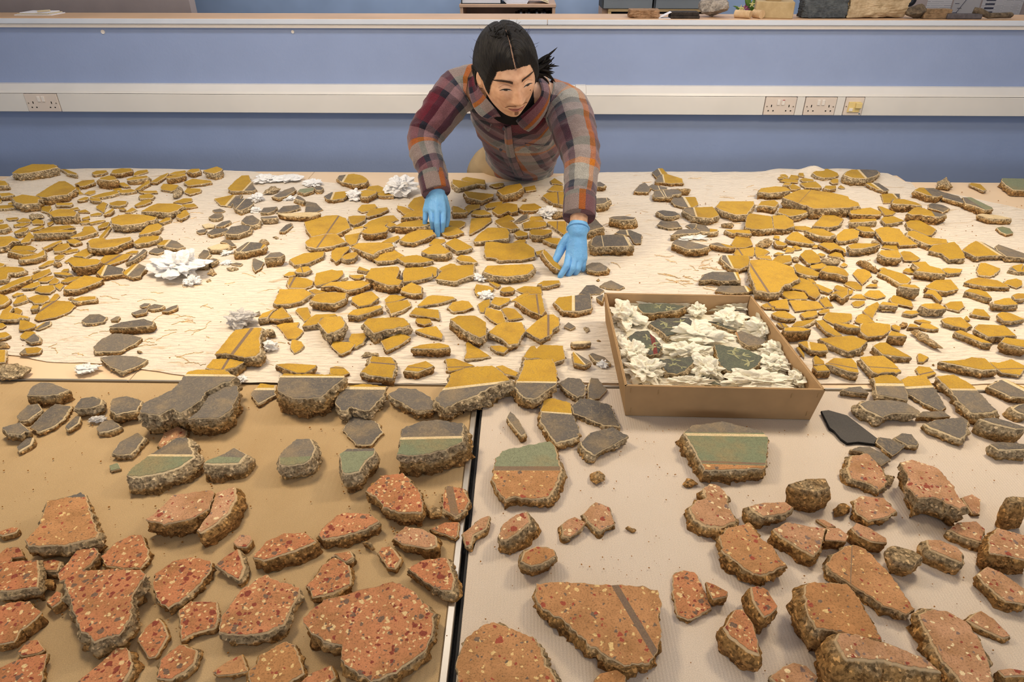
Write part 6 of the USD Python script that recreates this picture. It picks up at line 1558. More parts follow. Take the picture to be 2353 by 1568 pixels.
keys(obj('stone_bar', box(led(2178), led(2258), YW - .015, YW + .02, z_ledge, z_ledge + .022, .004), 'bar_grey'), 'dark grey square bar lying on the ledge near its right end', 'stone')
pz = [(led(2240), YW + .01, z_ledge + .034), (led(2252), YW, z_ledge + .030), (led(2275), YW - .005, z_ledge + .014), (led(2300), YW - .005, z_ledge + .015), (led(2326), YW, z_ledge + .016), (led(2331), YW, z_ledge + .016)]
keys(obj('iron_rod', sweep(pz, [.013, .014, .012, .011, .012, .006], 12), 'rust_dark', None, True), 'bent rusty rod like piece at the right end of the ledge', 'rod')
# papers at the left end of the ledge, spiky plant between boulder and block
t = thing('paper_stack', 'thin stack of papers lying on the ledge at far left', 'papers', (led(50), YW + .1, z_ledge))
for k in range(3): obj('sheet', box(led(8) + .01 * k, led(95) - .012 * k, YW + .06 + .006 * k, YW + .17, z_ledge + .004 * k, z_ledge + .0032 + .004 * k), 'paper_white' if k != 1 else 'manila', t)
obj('rolled_edge', cyl((led(62), YW + .07, z_ledge + .016), (led(92), YW + .07, z_ledge + .020), .004, 8), 'manila', t)
plain('leaf_green', (96, 128, 52), .5, .4, vary=.2, vscale=40); plain('flower_cream', (226, 214, 140), .6, .3); plain('flower_purple', (140, 60, 110), .6, .3); plain('pot_dark', (70, 60, 54), .7, .2)
YP = YW + .45
t = thing('orchid_plant', 'spindly green plant with cream flowers behind the stone cores on the ledge', 'plant', (on_y(1722, 30, YP)[0], YP, z_ledge - .5))
cxp = on_y(1722, 30, YP)[0]; zp = z_at(44, YP)
obj('pot', cyl((cxp, YP, -.75), (cxp, YP, zp), .05, 20, .07), 'pot_dark', t)
rl = random.Random(4)
for k, (px, py) in enumerate(((1684, 14), (1690, 20), (1716, -10), (1722, -14), (1738, -6), (1748, 10), (1712, -4))):
    e = on_y(px, py, YP - .02); s = np.array([cxp + rl.uniform(-.01, .01), YP, zp]); mid = (s + e) / 2 + [0, 0, .03]
    tt = np.linspace(0, 1, 9)[:, None]; c = (1 - tt) ** 2 * s + 2 * tt * (1 - tt) * mid + tt ** 2 * e
    obj('leaf', sweep(c, np.array([.003, .006, .009, .011, .012, .011, .009, .006, .001]) * (.5 if k < 2 else .9), 6), 'leaf_green', t, True)
for px, py, m in ((1702, 19, 'flower_cream'), (1708, 20, 'flower_cream'), (1728, 10, 'flower_cream'), (1716, 22, 'flower_purple'), (1712, 17, 'flower_purple')):
    c = on_y(px, py, YP - .04); ms = [cyl(c, c + np.array([math.cos(a) * .016, -.004, math.sin(a) * .016]), .005, 6, .001) for a in np.arange(5) * 1.256 + .3]
    obj('flower', cat(*ms), m, t)
# ------------------------------------------------------------------ the man leaning over the table
import manifold3d as m3
P3 = lambda px, py, Y: on_y(px, py, Y)
man = thing('person', 'man with tied dark hair, plaid shirt and blue gloves leaning over the table', 'person', (on_y(1180, 390, 3.0)[0], 3.0, -.75))
def plaid():
    """Woven check: one colour sequence across (st.x), the same along (st.y), mixed thread by thread."""
    seq = [(0, (84, 18, 34)), (.22, (24, 22, 34)), (.31, (118, 92, 98)), (.45, (176, 104, 28)), (.51, (150, 148, 142)), (.68, (48, 52, 66)), (.76, (118, 92, 98)), (.87, (24, 22, 34)), (.94, (84, 18, 34))]
    ramp = [(a, lin(*c)) for a, c in seq]
    nodes = {'uv': ('uvmap', {'attribute': 'st'}), 's': ('separate_xyz', {}),
             'fx': ('math', {'math_type': 'floored_modulo', 'value2': 1.0}), 'fy': ('math', {'math_type': 'floored_modulo', 'value2': 1.0}),
             'rx': ('rgb_ramp', {'ramp': ramp, 'interpolate': False}), 'ry': ('rgb_ramp', {'ramp': ramp, 'interpolate': False}), 'mx': ('mix', {'fac': .5}),
             'tw': ('wave_texture', {'scale': 130, 'bands_direction': 'diagonal'}), 'fz': ('noise_texture', {'scale': 60, 'detail': 4, 'roughness': .7}), 'fr': ('rgb_ramp', {'ramp': [(.3, (.66,) * 3), (.7, (1.18,) * 3)]}), 'mu': ('mix', {'mix_type': 'multiply', 'fac': 1.0}),
             'g': ('geometry', {}), 'bn': ('noise_texture', {'scale': 260, 'detail': 4}), 'b': ('bump', {'strength': .8, 'distance': .0022}), 'n2': ('noise_texture', {'scale': 420, 'detail': 2}),
             'p': ('principled_bsdf', {'roughness': .95, 'specular_ior_level': .1, 'sheen_weight': .25})}
    links = [('uv.UV', 's.vector'), ('s.x', 'fx.value1'), ('s.y', 'fy.value1'), ('fx.value', 'rx.fac'), ('fy.value', 'ry.fac'), ('rx.color', 'mx.color1'), ('ry.color', 'mx.color2'),
             ('g.position', 'n2.vector'), ('n2.fac', 'fr.fac'), ('mx.color', 'mu.color1'), ('fr.color', 'mu.color2'), ('mu.color', 'p.base_color'), ('g.position', 'bn.vector'), ('bn.fac', 'b.height'), ('b.normal', 'p.normal')]
    for k in ('tw', 'fz'): nodes.pop(k)
    mat('plaid_wool', nodes, links)
plaid()
mat('skin', {'g': ('geometry', {}), 'n': ('noise_texture', {'scale': 60, 'detail': 5}), 'r': ('rgb_ramp', {'ramp': [(.35, lin(190, 146, 118)), (.65, lin(206, 164, 136))]}), 'bn': ('noise_texture', {'scale': 500, 'detail': 3}), 'b': ('bump', {'strength': .4, 'distance': .0008}),
             'p': ('principled_bsdf', {'roughness': .48, 'specular_ior_level': .4, 'subsurface_weight': .15, 'subsurface_scale': .006, 'subsurface_radius': (1, .35, .2)})}, [('g.position', 'n.vector'), ('n.fac', 'r.fac'), ('r.color', 'p.base_color'), ('g.position', 'bn.vector'), ('bn.fac', 'b.height'), ('b.normal', 'p.normal')])
plain('lip', (168, 106, 92), .45, .4); plain('brow_hair', (66, 50, 42), .8, .2); plain('stubble', (128, 92, 72), .7, .2); plain('lid_crease', (140, 98, 78), .6, .3); plain('mouth_dark', (96, 52, 46), .6, .2); plain('lash_dark', (34, 26, 24), .6, .3); plain('eye_white', (190, 176, 166), .3, .5); plain('nail_mole', (60, 40, 34), .6, .2); plain('parting_skin', (134, 106, 90), .6, .3)
mat('glove_blue', {'g': ('geometry', {}), 'n': ('noise_texture', {'scale': 30, 'detail': 4}), 'r': ('rgb_ramp', {'ramp': [(.3, lin(98, 158, 214)), (.7, lin(112, 172, 224))]}), 'bn': ('noise_texture', {'scale': 90, 'detail': 4, 'distortion': 1.0}), 'b': ('bump', {'strength': .7, 'distance': .0022}),
                   'p': ('principled_bsdf', {'roughness': .5, 'specular_ior_level': .4, 'subsurface_weight': .08, 'subsurface_scale': .004})}, [('g.position', 'n.vector'), ('n.fac', 'r.fac'), ('r.color', 'p.base_color'), ('g.position', 'bn.vector'), ('bn.fac', 'b.height'), ('b.normal', 'p.normal')])
mat('hair', {'uv': ('uvmap', {'attribute': 'st'}), 'm': ('mapping', {'scale': (3, 160, 1)}), 'n': ('noise_texture', {'scale': 1.0, 'detail': 4}), 'r': ('rgb_ramp', {'ramp': [(.3, lin(10, 8, 8)), (.55, lin(18, 14, 14)), (.8, lin(38, 30, 27))]}), 'b': ('bump', {'strength': .9, 'distance': .003}), 'p': ('principled_bsdf', {'roughness': .48, 'specular_ior_level': .28})},
    [('uv.UV', 'm.vector'), ('m.vector', 'n.vector'), ('n.fac', 'r.fac'), ('n.fac', 'b.height'), ('r.color', 'p.base_color'), ('b.normal', 'p.normal')])
plain('shirt_black', (26, 24, 26), .9, .1); plain('chino_tan', (178, 154, 118), .85, .15, .001, 300, .08); plain('button_dark', (46, 34, 34), .4, .4); plain('belt_dark', (60, 44, 32), .6, .3)
plain('boot_brown', (72, 56, 44), .7, .3)

# joints (photo position + distance from the camera's foot point)
SL, SR = P3(1068, 196, 2.50), P3(1288, 236, 2.40)
EL, ER = P3(975, 322, 2.40), P3(1336, 368, 2.16)
WL, WR = P3(1002, 440, 2.255), P3(1330, 508, 1.985)
hips, waist, belly, chest, neckb = P3(1168, 392, 3.02), P3(1184, 352, 2.90), P3(1190, 300, 2.72), P3(1182, 242, 2.54), P3(1180, 196, 2.43)
HEADC = P3(1166, 171, 2.20)
across = (SR - SL) / np.linalg.norm(SR - SL)
def chain_hull(a, ra, b, rb, n=24):
    s1 = m3.Manifold.sphere(ra, n).translate(list(map(float, a))); s2 = m3.Manifold.sphere(rb, n).translate(list(map(float, b))); return m3.Manifold.batch_hull([s1, s2])
def solid(parts, refine, iters=6, lam=.5):
    m = m3.Manifold.batch_boolean(parts, m3.OpType.Add).refine_to_length(refine); r = m.to_mesh()
    t = trimesh.Trimesh(np.array(r.vert_properties[:, :3], float), np.array(r.tri_verts), process=True)
    trimesh.smoothing.filter_taubin(t, lamb=lam, nu=-.53 if lam == .5 else -(lam + .02), iterations=iters); return t

# ---- head in its own frame: x to the photo's right, y out of the back of the head, z up; face looks along -y
def head_shape(d):
    x, y, z = d.T
    s = np.c_[x * .0735, y * .098, z * .118]
    lo = np.clip(-z, 0, 1); jaw = 1 - .30 * lo ** 1.6; s[:, 0] *= jaw
    s[:, 1] *= np.where(y > 0, 1 - .45 * lo, 1 - .04 * lo); s[:, 0] *= 1 + .05 * np.clip(z, 0, 1)
    f = np.clip(-y, 0, 1)                                        # how far to the front
    G = lambda cx, cz, wx, wz: np.exp(-((s[:, 0] - cx) / wx) ** 2 - ((s[:, 2] - cz) / wz) ** 2) * (f > .15) * np.clip(f * 1.6, 0, 1)
    out = np.zeros(len(d))
    flat = .010 * G(0, .03, .06, .05); out -= flat * .5
    out += .0075 * G(0, .018, .010, .020) + .014 * G(0, -.004, .0115, .016) + .021 * G(0, -.022, .0125, .0125) + .006 * (G(.014, -.026, .007, .007) + G(-.014, -.026, .007, .007))
    out -= .0105 * (G(.031, .020, .016, .0105) + G(-.031, .020, .016, .0105))
    out += .006 * (G(.031, .0165, .0145, .0075) + G(-.031, .0165, .0145, .0075))
    out += .0045 * (G(.028, .040, .022, .008) + G(-.028, .040, .022, .008)) + .003 * G(0, .036, .012, .010)
    out += .006 * (G(.046, -.004, .018, .018) + G(-.046, -.004, .018, .018))
    out += .0055 * G(0, -.049, .020, .0055) + .0065 * G(0, -.0595, .017, .0060) - .0035 * G(0, -.0542, .024, .0024)
    out -= .003 * G(0, -.069, .018, .005); out += .008 * G(0, -.092, .020, .014)
    out -= .003 * (G(.024, -.047, .006, .012) + G(-.024, -.047, .006, .012))
    s[:, 1] -= out
    return s
ico = trimesh.creation.icosphere(subdivisions=6); HV = head_shape(np.array(ico.vertices)); HF = np.array(ico.faces)
def rot(ax, a):
    return trimesh.transformations.rotation_matrix(a, ax)[:3, :3]
HROT = rot([0, 1, 0], math.radians(-9)) @ rot([0, 0, 1], math.radians(17)) @ rot([1, 0, 0], math.radians(24))
HS = 1.10
def HW(v): return (np.asarray(v) * HS) @ HROT.T + HEADC
def ear(sx):
    m = trimesh.creation.icosphere(subdivisions=4); v = np.array(m.vertices); r = np.hypot(v[:, 1], v[:, 2])
    p = v * [.007, .017, .030]; p[:, 0] += sx * .006 * (1 - np.abs(2 * r - 1.3)) * .5; p[:, 2] += .002; p = p @ rot([1, 0, 0], .2).T @ rot([0, 0, 1], sx * -.35).T + [sx * .0735, .012, -.004]
    return p, np.array(m.faces)
def to_man(v, f): return m3.Manifold(m3.Mesh(np.asarray(v, np.float32), np.asarray(f, np.uint32)))
parts = [to_man(HW(HV), HF)] + [to_man(HW(p), f) for p, f in (ear(-1), ear(1))]
headm = m3.Manifold.batch_boolean(parts, m3.OpType.Add)
nk0 = HW([[0, .030, -.070]])[0]
legs = []
hl, hr = hips + [-.085, .02, -.02], hips + [.085, .0, -.02]
KL, KR, FL_, FR_ = np.array([hl[0] - .02, 3.06, -.30]), np.array([hr[0] + .02, 3.05, -.30]), np.array([hl[0] - .03, 3.12, -.68]), np.array([hr[0] + .03, 3.12, -.68])
bodyp = [chain_hull(nk0, .050, neckb, .054), chain_hull(neckb, .054, chest + [0, .05, -.02], .07), chain_hull(chest + [0, .05, -.02], .07, belly, .085), chain_hull(belly, .085, waist, .085), chain_hull(waist, .085, hips, .09),
         chain_hull(neckb, .05, SL, .05), chain_hull(neckb, .05, SR, .05), chain_hull(SL, .05, EL, .038), chain_hull(EL, .038, WL, .026), chain_hull(SR, .05, ER, .038), chain_hull(ER, .038, WR, .0275), chain_hull(WR, .0275, P3(1328, 530, 1.965), .026),
         chain_hull(hips, .09, hl, .08), chain_hull(hips, .09, hr, .08), chain_hull(hl, .075, KL, .052), chain_hull(KL, .052, FL_, .036), chain_hull(hr, .075, KR, .052), chain_hull(KR, .052, FR_, .036)]
body = solid(bodyp, .014, 4)
bm = m3.Manifold.batch_boolean([to_man(body.vertices, body.faces), headm], m3.OpType.Add).to_mesh()
bt = trimesh.Trimesh(np.array(bm.vert_properties[:, :3], float), np.array(bm.tri_verts), process=True)
skin = obj('body', bt, 'skin', man, True)
# features laid on the face: outlines in the face's own x, z, carried by its surface
from scipy.interpolate import LinearNDInterpolator
_fr = HV[:, 1] < -.02
_fy = LinearNDInterpolator(HV[_fr][:, [0, 2]], HV[_fr][:, 1])
def patch(poly, lift, name, m, parent=skin):
    P = sg.Polygon(poly).buffer(0); x0, z0, x1, z1 = P.bounds; st = .0011
    gx, gz = np.meshgrid(np.arange(x0, x1, st), np.arange(z0, z1, st)); g = np.c_[gx.ravel(), gz.ravel()]
    g = g[shapely.contains_xy(P.buffer(-st * .5), g[:, 0], g[:, 1])]
    b_ = resample(np.array(P.exterior.coords)[:-1], st); q = np.vstack([b_, g])
    from scipy.spatial import Delaunay
    t = Delaunay(q).simplices; c = q[t].mean(1); t = t[shapely.contains_xy(P, c[:, 0], c[:, 1])]
    edge = np.r_[np.zeros(len(b_)), np.ones(len(g))]
    y = _fy(q) - lift * (.25 + .75 * edge)
    return obj(name, trimesh.Trimesh(HW(np.c_[q[:, 0], y, q[:, 1]]), t, process=False), m, parent, True)
def arc(s, xs, top, bot):
    xs = np.linspace(*xs, 22); return np.vstack([np.c_[s * xs, np.interp(np.linspace(0, 1, 22), np.linspace(0, 1, len(top)), top)], np.c_[s * xs, np.interp(np.linspace(0, 1, 22), np.linspace(0, 1, len(bot)), bot)][::-1]])
for s in (-1, 1):
    patch(arc(s, (.0125, .0575), [.0350, .0384, .0398, .0394, .0360, .0305], [.0268, .0290, .0312, .0318, .0306, .0284]), .0016, 'eyebrow', 'brow_hair')
    patch(arc(s, (.0160, .0470), [.0116, .0140, .0150, .0146, .0126, .0090], [.0110, .0116, .0120, .0116, .0104, .0082]), .0014, 'eyelash', 'lash_dark')
    patch(arc(s, (.0185, .0440), [.0112, .0120, .0124, .0120, .0108, .0098], [.0104, .0098, .0095, .0095, .0096, .0094]), .0007, 'eye', 'eye_white')
    patch(arc(s, (.0255, .0370), [.0120, .0125, .0125, .0120], [.0102, .0095, .0095, .0102]), .0011, 'iris', 'lash_dark')
    patch(arc(s, (.0150, .0480), [.0195, .0222, .0230, .0222, .0192, .0150], [.0188, .0214, .0223, .0215, .0184, .0142]), .0008, 'eyelid_crease', 'lid_crease')
    patch(arc(s, (.0045, .0125), [-.0325, -.0315, -.0330], [-.0345, -.0362, -.0345]), .0009, 'nostril', 'lash_dark')
    patch(arc(s, (.0055, .0330), [-.0400, -.0385, -.0395, -.0425, -.0480], [-.0435, -.0430, -.0440, -.0475, -.0510]), .0007, 'moustache', 'stubble')
patch(arc(1, (-.0255, .0255), [-.0545, -.0490, -.0468, -.0480, -.0468, -.0490, -.0545], [-.0550, -.0548, -.0545, -.0548, -.0545, -.0548, -.0550]), .0009, 'upper_lip', 'lip')
patch(arc(1, (-.0235, .0235), [-.0556, -.0552, -.0550, -.0552, -.0556], [-.0560, -.0625, -.0652, -.0625, -.0560]), .0010, 'lower_lip', 'lip')
patch(arc(1, (-.0255, .0255), [-.0540, -.0538, -.0534, -.0538, -.0540], [-.0552, -.0556, -.0555, -.0556, -.0552]), .0015, 'mouth_line', 'mouth_dark')
patch(arc(1, (-.0060, .0060), [-.0700, -.0690, -.0700], [-.0815, -.0835, -.0815]), .0007, 'chin_beard', 'stubble')
patch([(.0375 + .0017 * math.cos(a), -.004 + .0017 * math.sin(a)) for a in np.arange(0, 6.2, .5)], .0012, 'mole', 'nail_mole')
# ---- hair: a smooth cap combed back from a centre parting, side locks, a tied tail
D = np.array(ico.vertices); az = np.arctan2(np.abs(D[:, 0]), -D[:, 1])          # 0 = front, pi = back
hl_z = np.interp(az, [0, .35, .75, 1.0, 1.18, 1.36, 1.7, 2.1, 3.2], [.53, .53, .46, .12, -.24, .02, .02, -.42, -.62])
lift = .010 + .012 * np.clip(D[:, 1] + .3, 0, 1) + .005 * np.clip(D[:, 2], 0, 1)
part = np.exp(-(D[:, 0] / .05) ** 2) * (D[:, 2] > .3); lift = lift - .007 * part
grow = np.clip((D[:, 2] - hl_z) / .30, 0, 1) ** .8
cov = D[:, 2] > hl_z
hv = HV + D * (lift * (.03 + .97 * grow))[:, None]; hf = HF[cov[HF].all(1)]; used, inv = np.unique(hf, return_inverse=True)
th = np.arctan2(D[:, 2], D[:, 1] + 1.2)
wav = .0012 * np.sin(th * 120 + 5 * meshkit.noise(D * 6, 2)); hv = hv + D * (wav * grow)[:, None]
hairp = obj('hair', trimesh.Trimesh(HW(hv[used]), inv.reshape(-1, 3), process=False), 'hair', man, True, np.c_[np.abs(D[:, 0]), th][used])
pm_ = (np.abs(D[:, 0] - .05 * np.sin(D[:, 2] * 6)) < .030 * (1.15 - np.clip(D[:, 1] + .7, 0, 1))) & (D[:, 1] < .05) & (D[:, 2] > .50)
pf_ = HF[pm_[HF].all(1)]; used, inv = np.unique(pf_, return_inverse=True)
obj('parting', trimesh.Trimesh(HW((hv + D * .0012)[used]), inv.reshape(-1, 3), process=False), 'parting_skin', hairp, True)
rh = np.random.default_rng(12)
def strands(name, starts, ends, bow, r, seed, n=7, par=hairp):
    ms = []
    for s, e, bw in zip(starts, ends, bow):
        t = np.linspace(0, 1, n)[:, None]; mid = (s + e) / 2 + bw; c = (1 - t) ** 2 * s + 2 * t * (1 - t) * mid + t ** 2 * e
        ms.append(sweep(c, r * np.r_[np.linspace(1, .9, n - 2), .6, .12], 5))
    m = cat(*ms); return obj(name, m, 'hair', par, True, np.c_[np.zeros(len(m.vertices)), np.arange(len(m.vertices)) * .013])
tb = P3(1232, 158, 2.29); te = P3(1262, 150, 2.30); n_ = 46
st = tb + rh.normal(0, .008, (n_, 3)); en = te + np.c_[rh.normal(.004, .013, n_), rh.normal(0, .016, n_), rh.normal(-.006, .022, n_)]
strands('ponytail', st, en, rh.normal(0, .006, (n_, 3)), .0042, 1)
bk = obj('hair_knot', wad_mesh(P3(1236, 164, 2.31), np.array([.024, .03, .034]), 91, 4, .5), 'hair', hairp, True, np.c_[np.zeros(2562), np.linspace(0, 3, 2562)])
tp = HW(np.array([[-.01, -.005, .132]]))[0]; n_ = 40
st = tp + rh.normal(0, .012, (n_, 3)) * [1.6, 1.2, .3] - [0, 0, .012]; en = st + np.c_[rh.normal(0, .010, n_), rh.normal(0, .010, n_), rh.uniform(.004, .020, n_)]
strands('loose_tuft', st, en, rh.normal(0, .007, (n_, 3)), .0026, 2)
sl = HW(np.array([[-.082, .034, .030]]))[0]; el = HW(np.array([[-.080, .030, -.022]]))[0]; n_ = 26
strands('side_lock', sl + rh.normal(0, .006, (n_, 3)), el + rh.normal(0, .005, (n_, 3)) * [1, 1.6, 1.6], rh.normal(0, .003, (n_, 3)) + [-.004, 0, 0], .0034, 3)
fs_ = []
for i in range(70):                                            # fine fly-away hairs along the head's outline
    a = rh.uniform(-1.9, 1.9); d = np.array([math.sin(a) * .9, rh.uniform(-.3, .5), math.cos(a)]); d /= np.linalg.norm(d)
    s = HW((d * [.083, .108, .130])[None])[0]; e = s + (d @ HROT.T) * rh.uniform(.004, .022) + rh.normal(0, .010, 3); fs_.append((s, e))
strands('stray_hair', [a for a, b in fs_], [b for a, b in fs_], rh.normal(0, .008, (70, 3)), .00045, 4)

# ---- clothes
def spline(pts, n):
    from scipy.interpolate import CubicSpline
    pts = np.asarray(pts, float); s = np.r_[0, np.cumsum(np.linalg.norm(np.diff(pts, axis=0), axis=1))]; return CubicSpline(s, pts)(np.linspace(0, s[-1], n)), s[-1]
def tube_cloth(pts, rad, n, k, up0, folds, seed, uoff=0, voff=0, freq=1.0, ell=None, per=.31):
    """A sleeve or trunk of cloth: rings along a curve, with folds; st in pattern periods."""
    c, L = spline(pts, n); t = np.gradient(c, axis=0); t /= np.linalg.norm(t, axis=1, keepdims=True)
    r = np.interp(np.linspace(0, 1, n), np.linspace(0, 1, len(rad)), rad); up = np.asarray(up0, float); vs, uv = [], []
    an = np.linspace(0, 2 * math.pi, k + 1)
    for i in range(n):
        a = up - t[i] * (up @ t[i]); a /= np.linalg.norm(a); up = a; b = np.cross(t[i], a)
        e = (1, 1) if ell is None else (np.interp(i / (n - 1), np.linspace(0, 1, len(ell)), [q[0] for q in ell]), np.interp(i / (n - 1), np.linspace(0, 1, len(ell)), [q[1] for q in ell]))
        cs, sn = np.cos(an), np.sin(an); ring = np.outer(cs * e[0], a) + np.outer(sn * e[1], b)
        q = np.c_[cs * 1.7, sn * 1.7, np.full(k + 1, i / n * L * 22 * freq)]
        w = 1 + folds * ((1 - np.abs(2 * meshkit.noise(q + seed * 3.1, seed) - 1)) ** 2 - .4) + folds * .6 * (meshkit.noise(q * 2.1 + seed, seed + 1) - .5)
        w[-1] = w[0]
        vs.append(c[i] + ring * (r[i] * w)[:, None]); uv.append(np.c_[an * np.mean(rad) * (.5 * (e[0] + e[1])) / per + uoff, np.full(k + 1, i / (n - 1) * L / per + voff)])
    v = np.vstack(vs); i, j = np.meshgrid(np.arange(n - 1), np.arange(k), indexing='ij'); a = i * (k + 1) + j
    q = np.stack([a, a + 1, a + k + 2, a + k + 1], -1).reshape(-1, 4)
    return trimesh.Trimesh(v, np.vstack([q[:, [0, 1, 2]], q[:, [0, 2, 3]]]), process=False), np.vstack(uv)
hem = hips + (waist - hips) * .20 + [0.035, -.02, -.035]
ell = [(.150, .125), (.148, .120), (.152, .118), (.168, .122), (.182, .120), (.172, .096), (.105, .075), (.074, .070)]
tor, tuv = tube_cloth([hem, waist + [.022, -.012, -.010], belly + [.008, -.008, -.010], (belly + chest) / 2, chest, (chest + neckb) / 2 + [0, .004, .012], neckb + [0, 0, .020], neckb + [0, -.022, .045]], [1, 1], 90, 96, across, .055, 4, .13, .08, 1, ell)
shirt = obj('shirt', tor, 'plaid_wool', man, True, tuv)
slL, uvL = tube_cloth([SL + (neckb - SL) * .28, SL + [0, 0, -.004], SL + (EL - SL) * .5 + [-.012, 0, 0], EL, EL + (WL - EL) * .5, EL + (WL - EL) * .93], [.062, .074, .067, .058, .051, .043], 90, 56, [0, 1, -.3], .10, 7, .30, .45, 1.2)
slR, uvR = tube_cloth([SR + (neckb - SR) * .28, SR + [0, 0, -.004], SR + (ER - SR) * .5 + [.012, 0, 0], ER, ER + (WR - ER) * .5, ER + (WR - ER) * .85], [.062, .076, .069, .060, .051, .043], 90, 56, [0, 1, -.3], .10, 8, .10, .30, 1.2)
for m_, u_, W0, E0, fr in ((slL, uvL, WL, EL, .93), (slR, uvR, WR, ER, .85)):
    s = obj('sleeve', m_, 'plaid_wool', shirt, True, u_)
    d = (W0 - E0) / np.linalg.norm(W0 - E0); q = E0 + (W0 - E0) * fr
for m_, W0, E0, fr, r0, uo in ((0, WL, EL, .93, .0485, .12), (1, WR, ER, .85, .0490, .0)):
    d = (W0 - E0) / np.linalg.norm(W0 - E0); q = E0 + (W0 - E0) * fr
    cf, cu = tube_cloth([q - d * .050, q - d * .025, q, q + d * .020, q + d * .018, q - d * .01], [r0 * 1.03, r0 * 1.05, r0 * 1.04, r0 * 1.03, r0 * .92, r0 * .88], 34, 56, [0, 1, -.3], .03, 17 + m_, uo, -.10, .6)
    obj('cuff', cf, 'plaid_wool', shirt, True, cu)
# collar: two leaves of cloth around the neck, undershirt, placket, buttons, pocket flap
def leaf(pts_in, pts_out, th, uo):
    a, _ = spline(pts_in, 24); b, _ = spline(pts_out, 24); n = np.linspace(0, 1, 7)[:, None, None]
    g = a[None] * (1 - n) + b[None] * n; nr = np.cross(np.gradient(g, axis=1), np.gradient(g, axis=0)); nr /= np.linalg.norm(nr, axis=2, keepdims=True) + 1e-9
    bul = np.sin(np.linspace(0, math.pi, 7))[:, None, None] * .007; g = g + nr * bul
    top = g + nr * th / 2; bot = g - nr * th / 2; k = 24 * 7; i, j = np.meshgrid(np.arange(6), np.arange(23), indexing='ij'); a_ = i * 24 + j; q = np.stack([a_, a_ + 1, a_ + 25, a_ + 24], -1).reshape(-1, 4)
    f = np.vstack([q[:, [0, 1, 2]], q[:, [0, 2, 3]]]); f2 = f[:, ::-1] + k
    loop = np.r_[np.arange(24), np.arange(1, 7) * 24 + 23, np.arange(22, -1, -1) + 144, np.arange(5, 0, -1) * 24]; l2 = np.roll(loop, -1)
    sk = np.vstack([np.c_[loop, l2 + k, l2], np.c_[loop, loop + k, l2 + k]])
    u, v = np.meshgrid(np.linspace(0, .75, 24), np.linspace(0, .3, 7)); uv = np.c_[u.ravel() + uo, v.ravel() + uo * .5]
    return trimesh.Trimesh(np.vstack([top.reshape(-1, 3), bot.reshape(-1, 3)]), np.vstack([f, f2, sk]), process=False), np.vstack([uv, uv])
cl_in = [P3(1096, 160, 2.44), P3(1102, 205, 2.38), P3(1126, 236, 2.335), P3(1150, 268, 2.33)]
cl_out = [P3(1076, 180, 2.45), P3(1082, 228, 2.39), P3(1100, 262, 2.36), P3(1128, 274, 2.345)]
m_, u_ = leaf(cl_in, cl_out, .004, .05); obj('collar', m_, 'plaid_wool', shirt, True, u_)
cr_in = [P3(1224, 156, 2.43), P3(1236, 182, 2.39), P3(1244, 215, 2.34), P3(1222, 245, 2.31), P3(1186, 278, 2.32)]
cr_out = [P3(1256, 168, 2.45), P3(1266, 196, 2.41), P3(1264, 235, 2.35), P3(1246, 272, 2.32), P3(1215, 302, 2.335)]
m_, u_ = leaf(cr_in, cr_out, .004, .55); obj('collar', m_, 'plaid_wool', shirt, True, u_)
us, _ = tube_cloth([neckb + [0, .01, -.05], neckb + [0, -.015, -.01], neckb + [0, -.03, .03], neckb + [.0, -.05, .055]], [.095, .088, .074, .064], 20, 40, across, .03, 6)
obj('undershirt', us, 'shirt_black', man, True)
def on_torso(px, py, lift=.004):
    o = CAM; d = ray(px, py); d = d / np.linalg.norm(d); loc, ri, ti = tor.ray.intersects_location([o], [d]) if False else _hit(o, d); return loc - d * lift
def _hit(o, d):
    v = tor.vertices[tor.faces]; e1, e2 = v[:, 1] - v[:, 0], v[:, 2] - v[:, 0]; h = np.cross(d, e2); a = (e1 * h).sum(1); a = np.where(np.abs(a) < 1e-12, 1e-12, a)
    s = o - v[:, 0]; u = (s * h).sum(1) / a; q = np.cross(s, e1); w = (q @ d) / a; t = (e2 * q).sum(1) / a
    ok = (u >= 0) & (w >= 0) & (u + w <= 1) & (t > 0)
    if not ok.any(): return o + d * 2.6, None, None
    return o + d * t[ok].min(), None, None
pl = np.array([on_torso(x, y, .002) for x, y in ((1157, 288), (1159, 315), (1162, 345), (1170, 375), (1184, 402))])
plr = np.array([on_torso(x, y, .002) for x, y in ((1174, 288), (1177, 315), (1181, 345), (1190, 375), (1203, 402))])
m_, u_ = leaf(pl, plr, .003, .30); obj('placket', m_, 'plaid_wool', shirt, True, u_)
for x, y in ((1158, 296), (1151, 344), (1174, 384)):
    c = on_torso(x, y, .006); d = (CAM - c) / np.linalg.norm(CAM - c); obj('button', cyl(c - d * .003, c + d * .0015, .0065, 16), 'button_dark', shirt)
for (ax, ay, bx, by) in ((1110, 250, 1128, 300), (1206, 330, 1250, 348)):
    q0 = np.array([on_torso(ax, ay, .003), on_torso((ax + bx) / 2, ay + 2, .003), on_torso(bx, ay + 4, .003)]); q1 = np.array([on_torso(ax, by - 14, .003), on_torso((ax + bx) / 2, by, .003), on_torso(bx, by - 12, .003)])
    m_, u_ = leaf(q0, q1, .003, .7); obj('pocket_flap', m_, 'plaid_wool', shirt, True, u_)
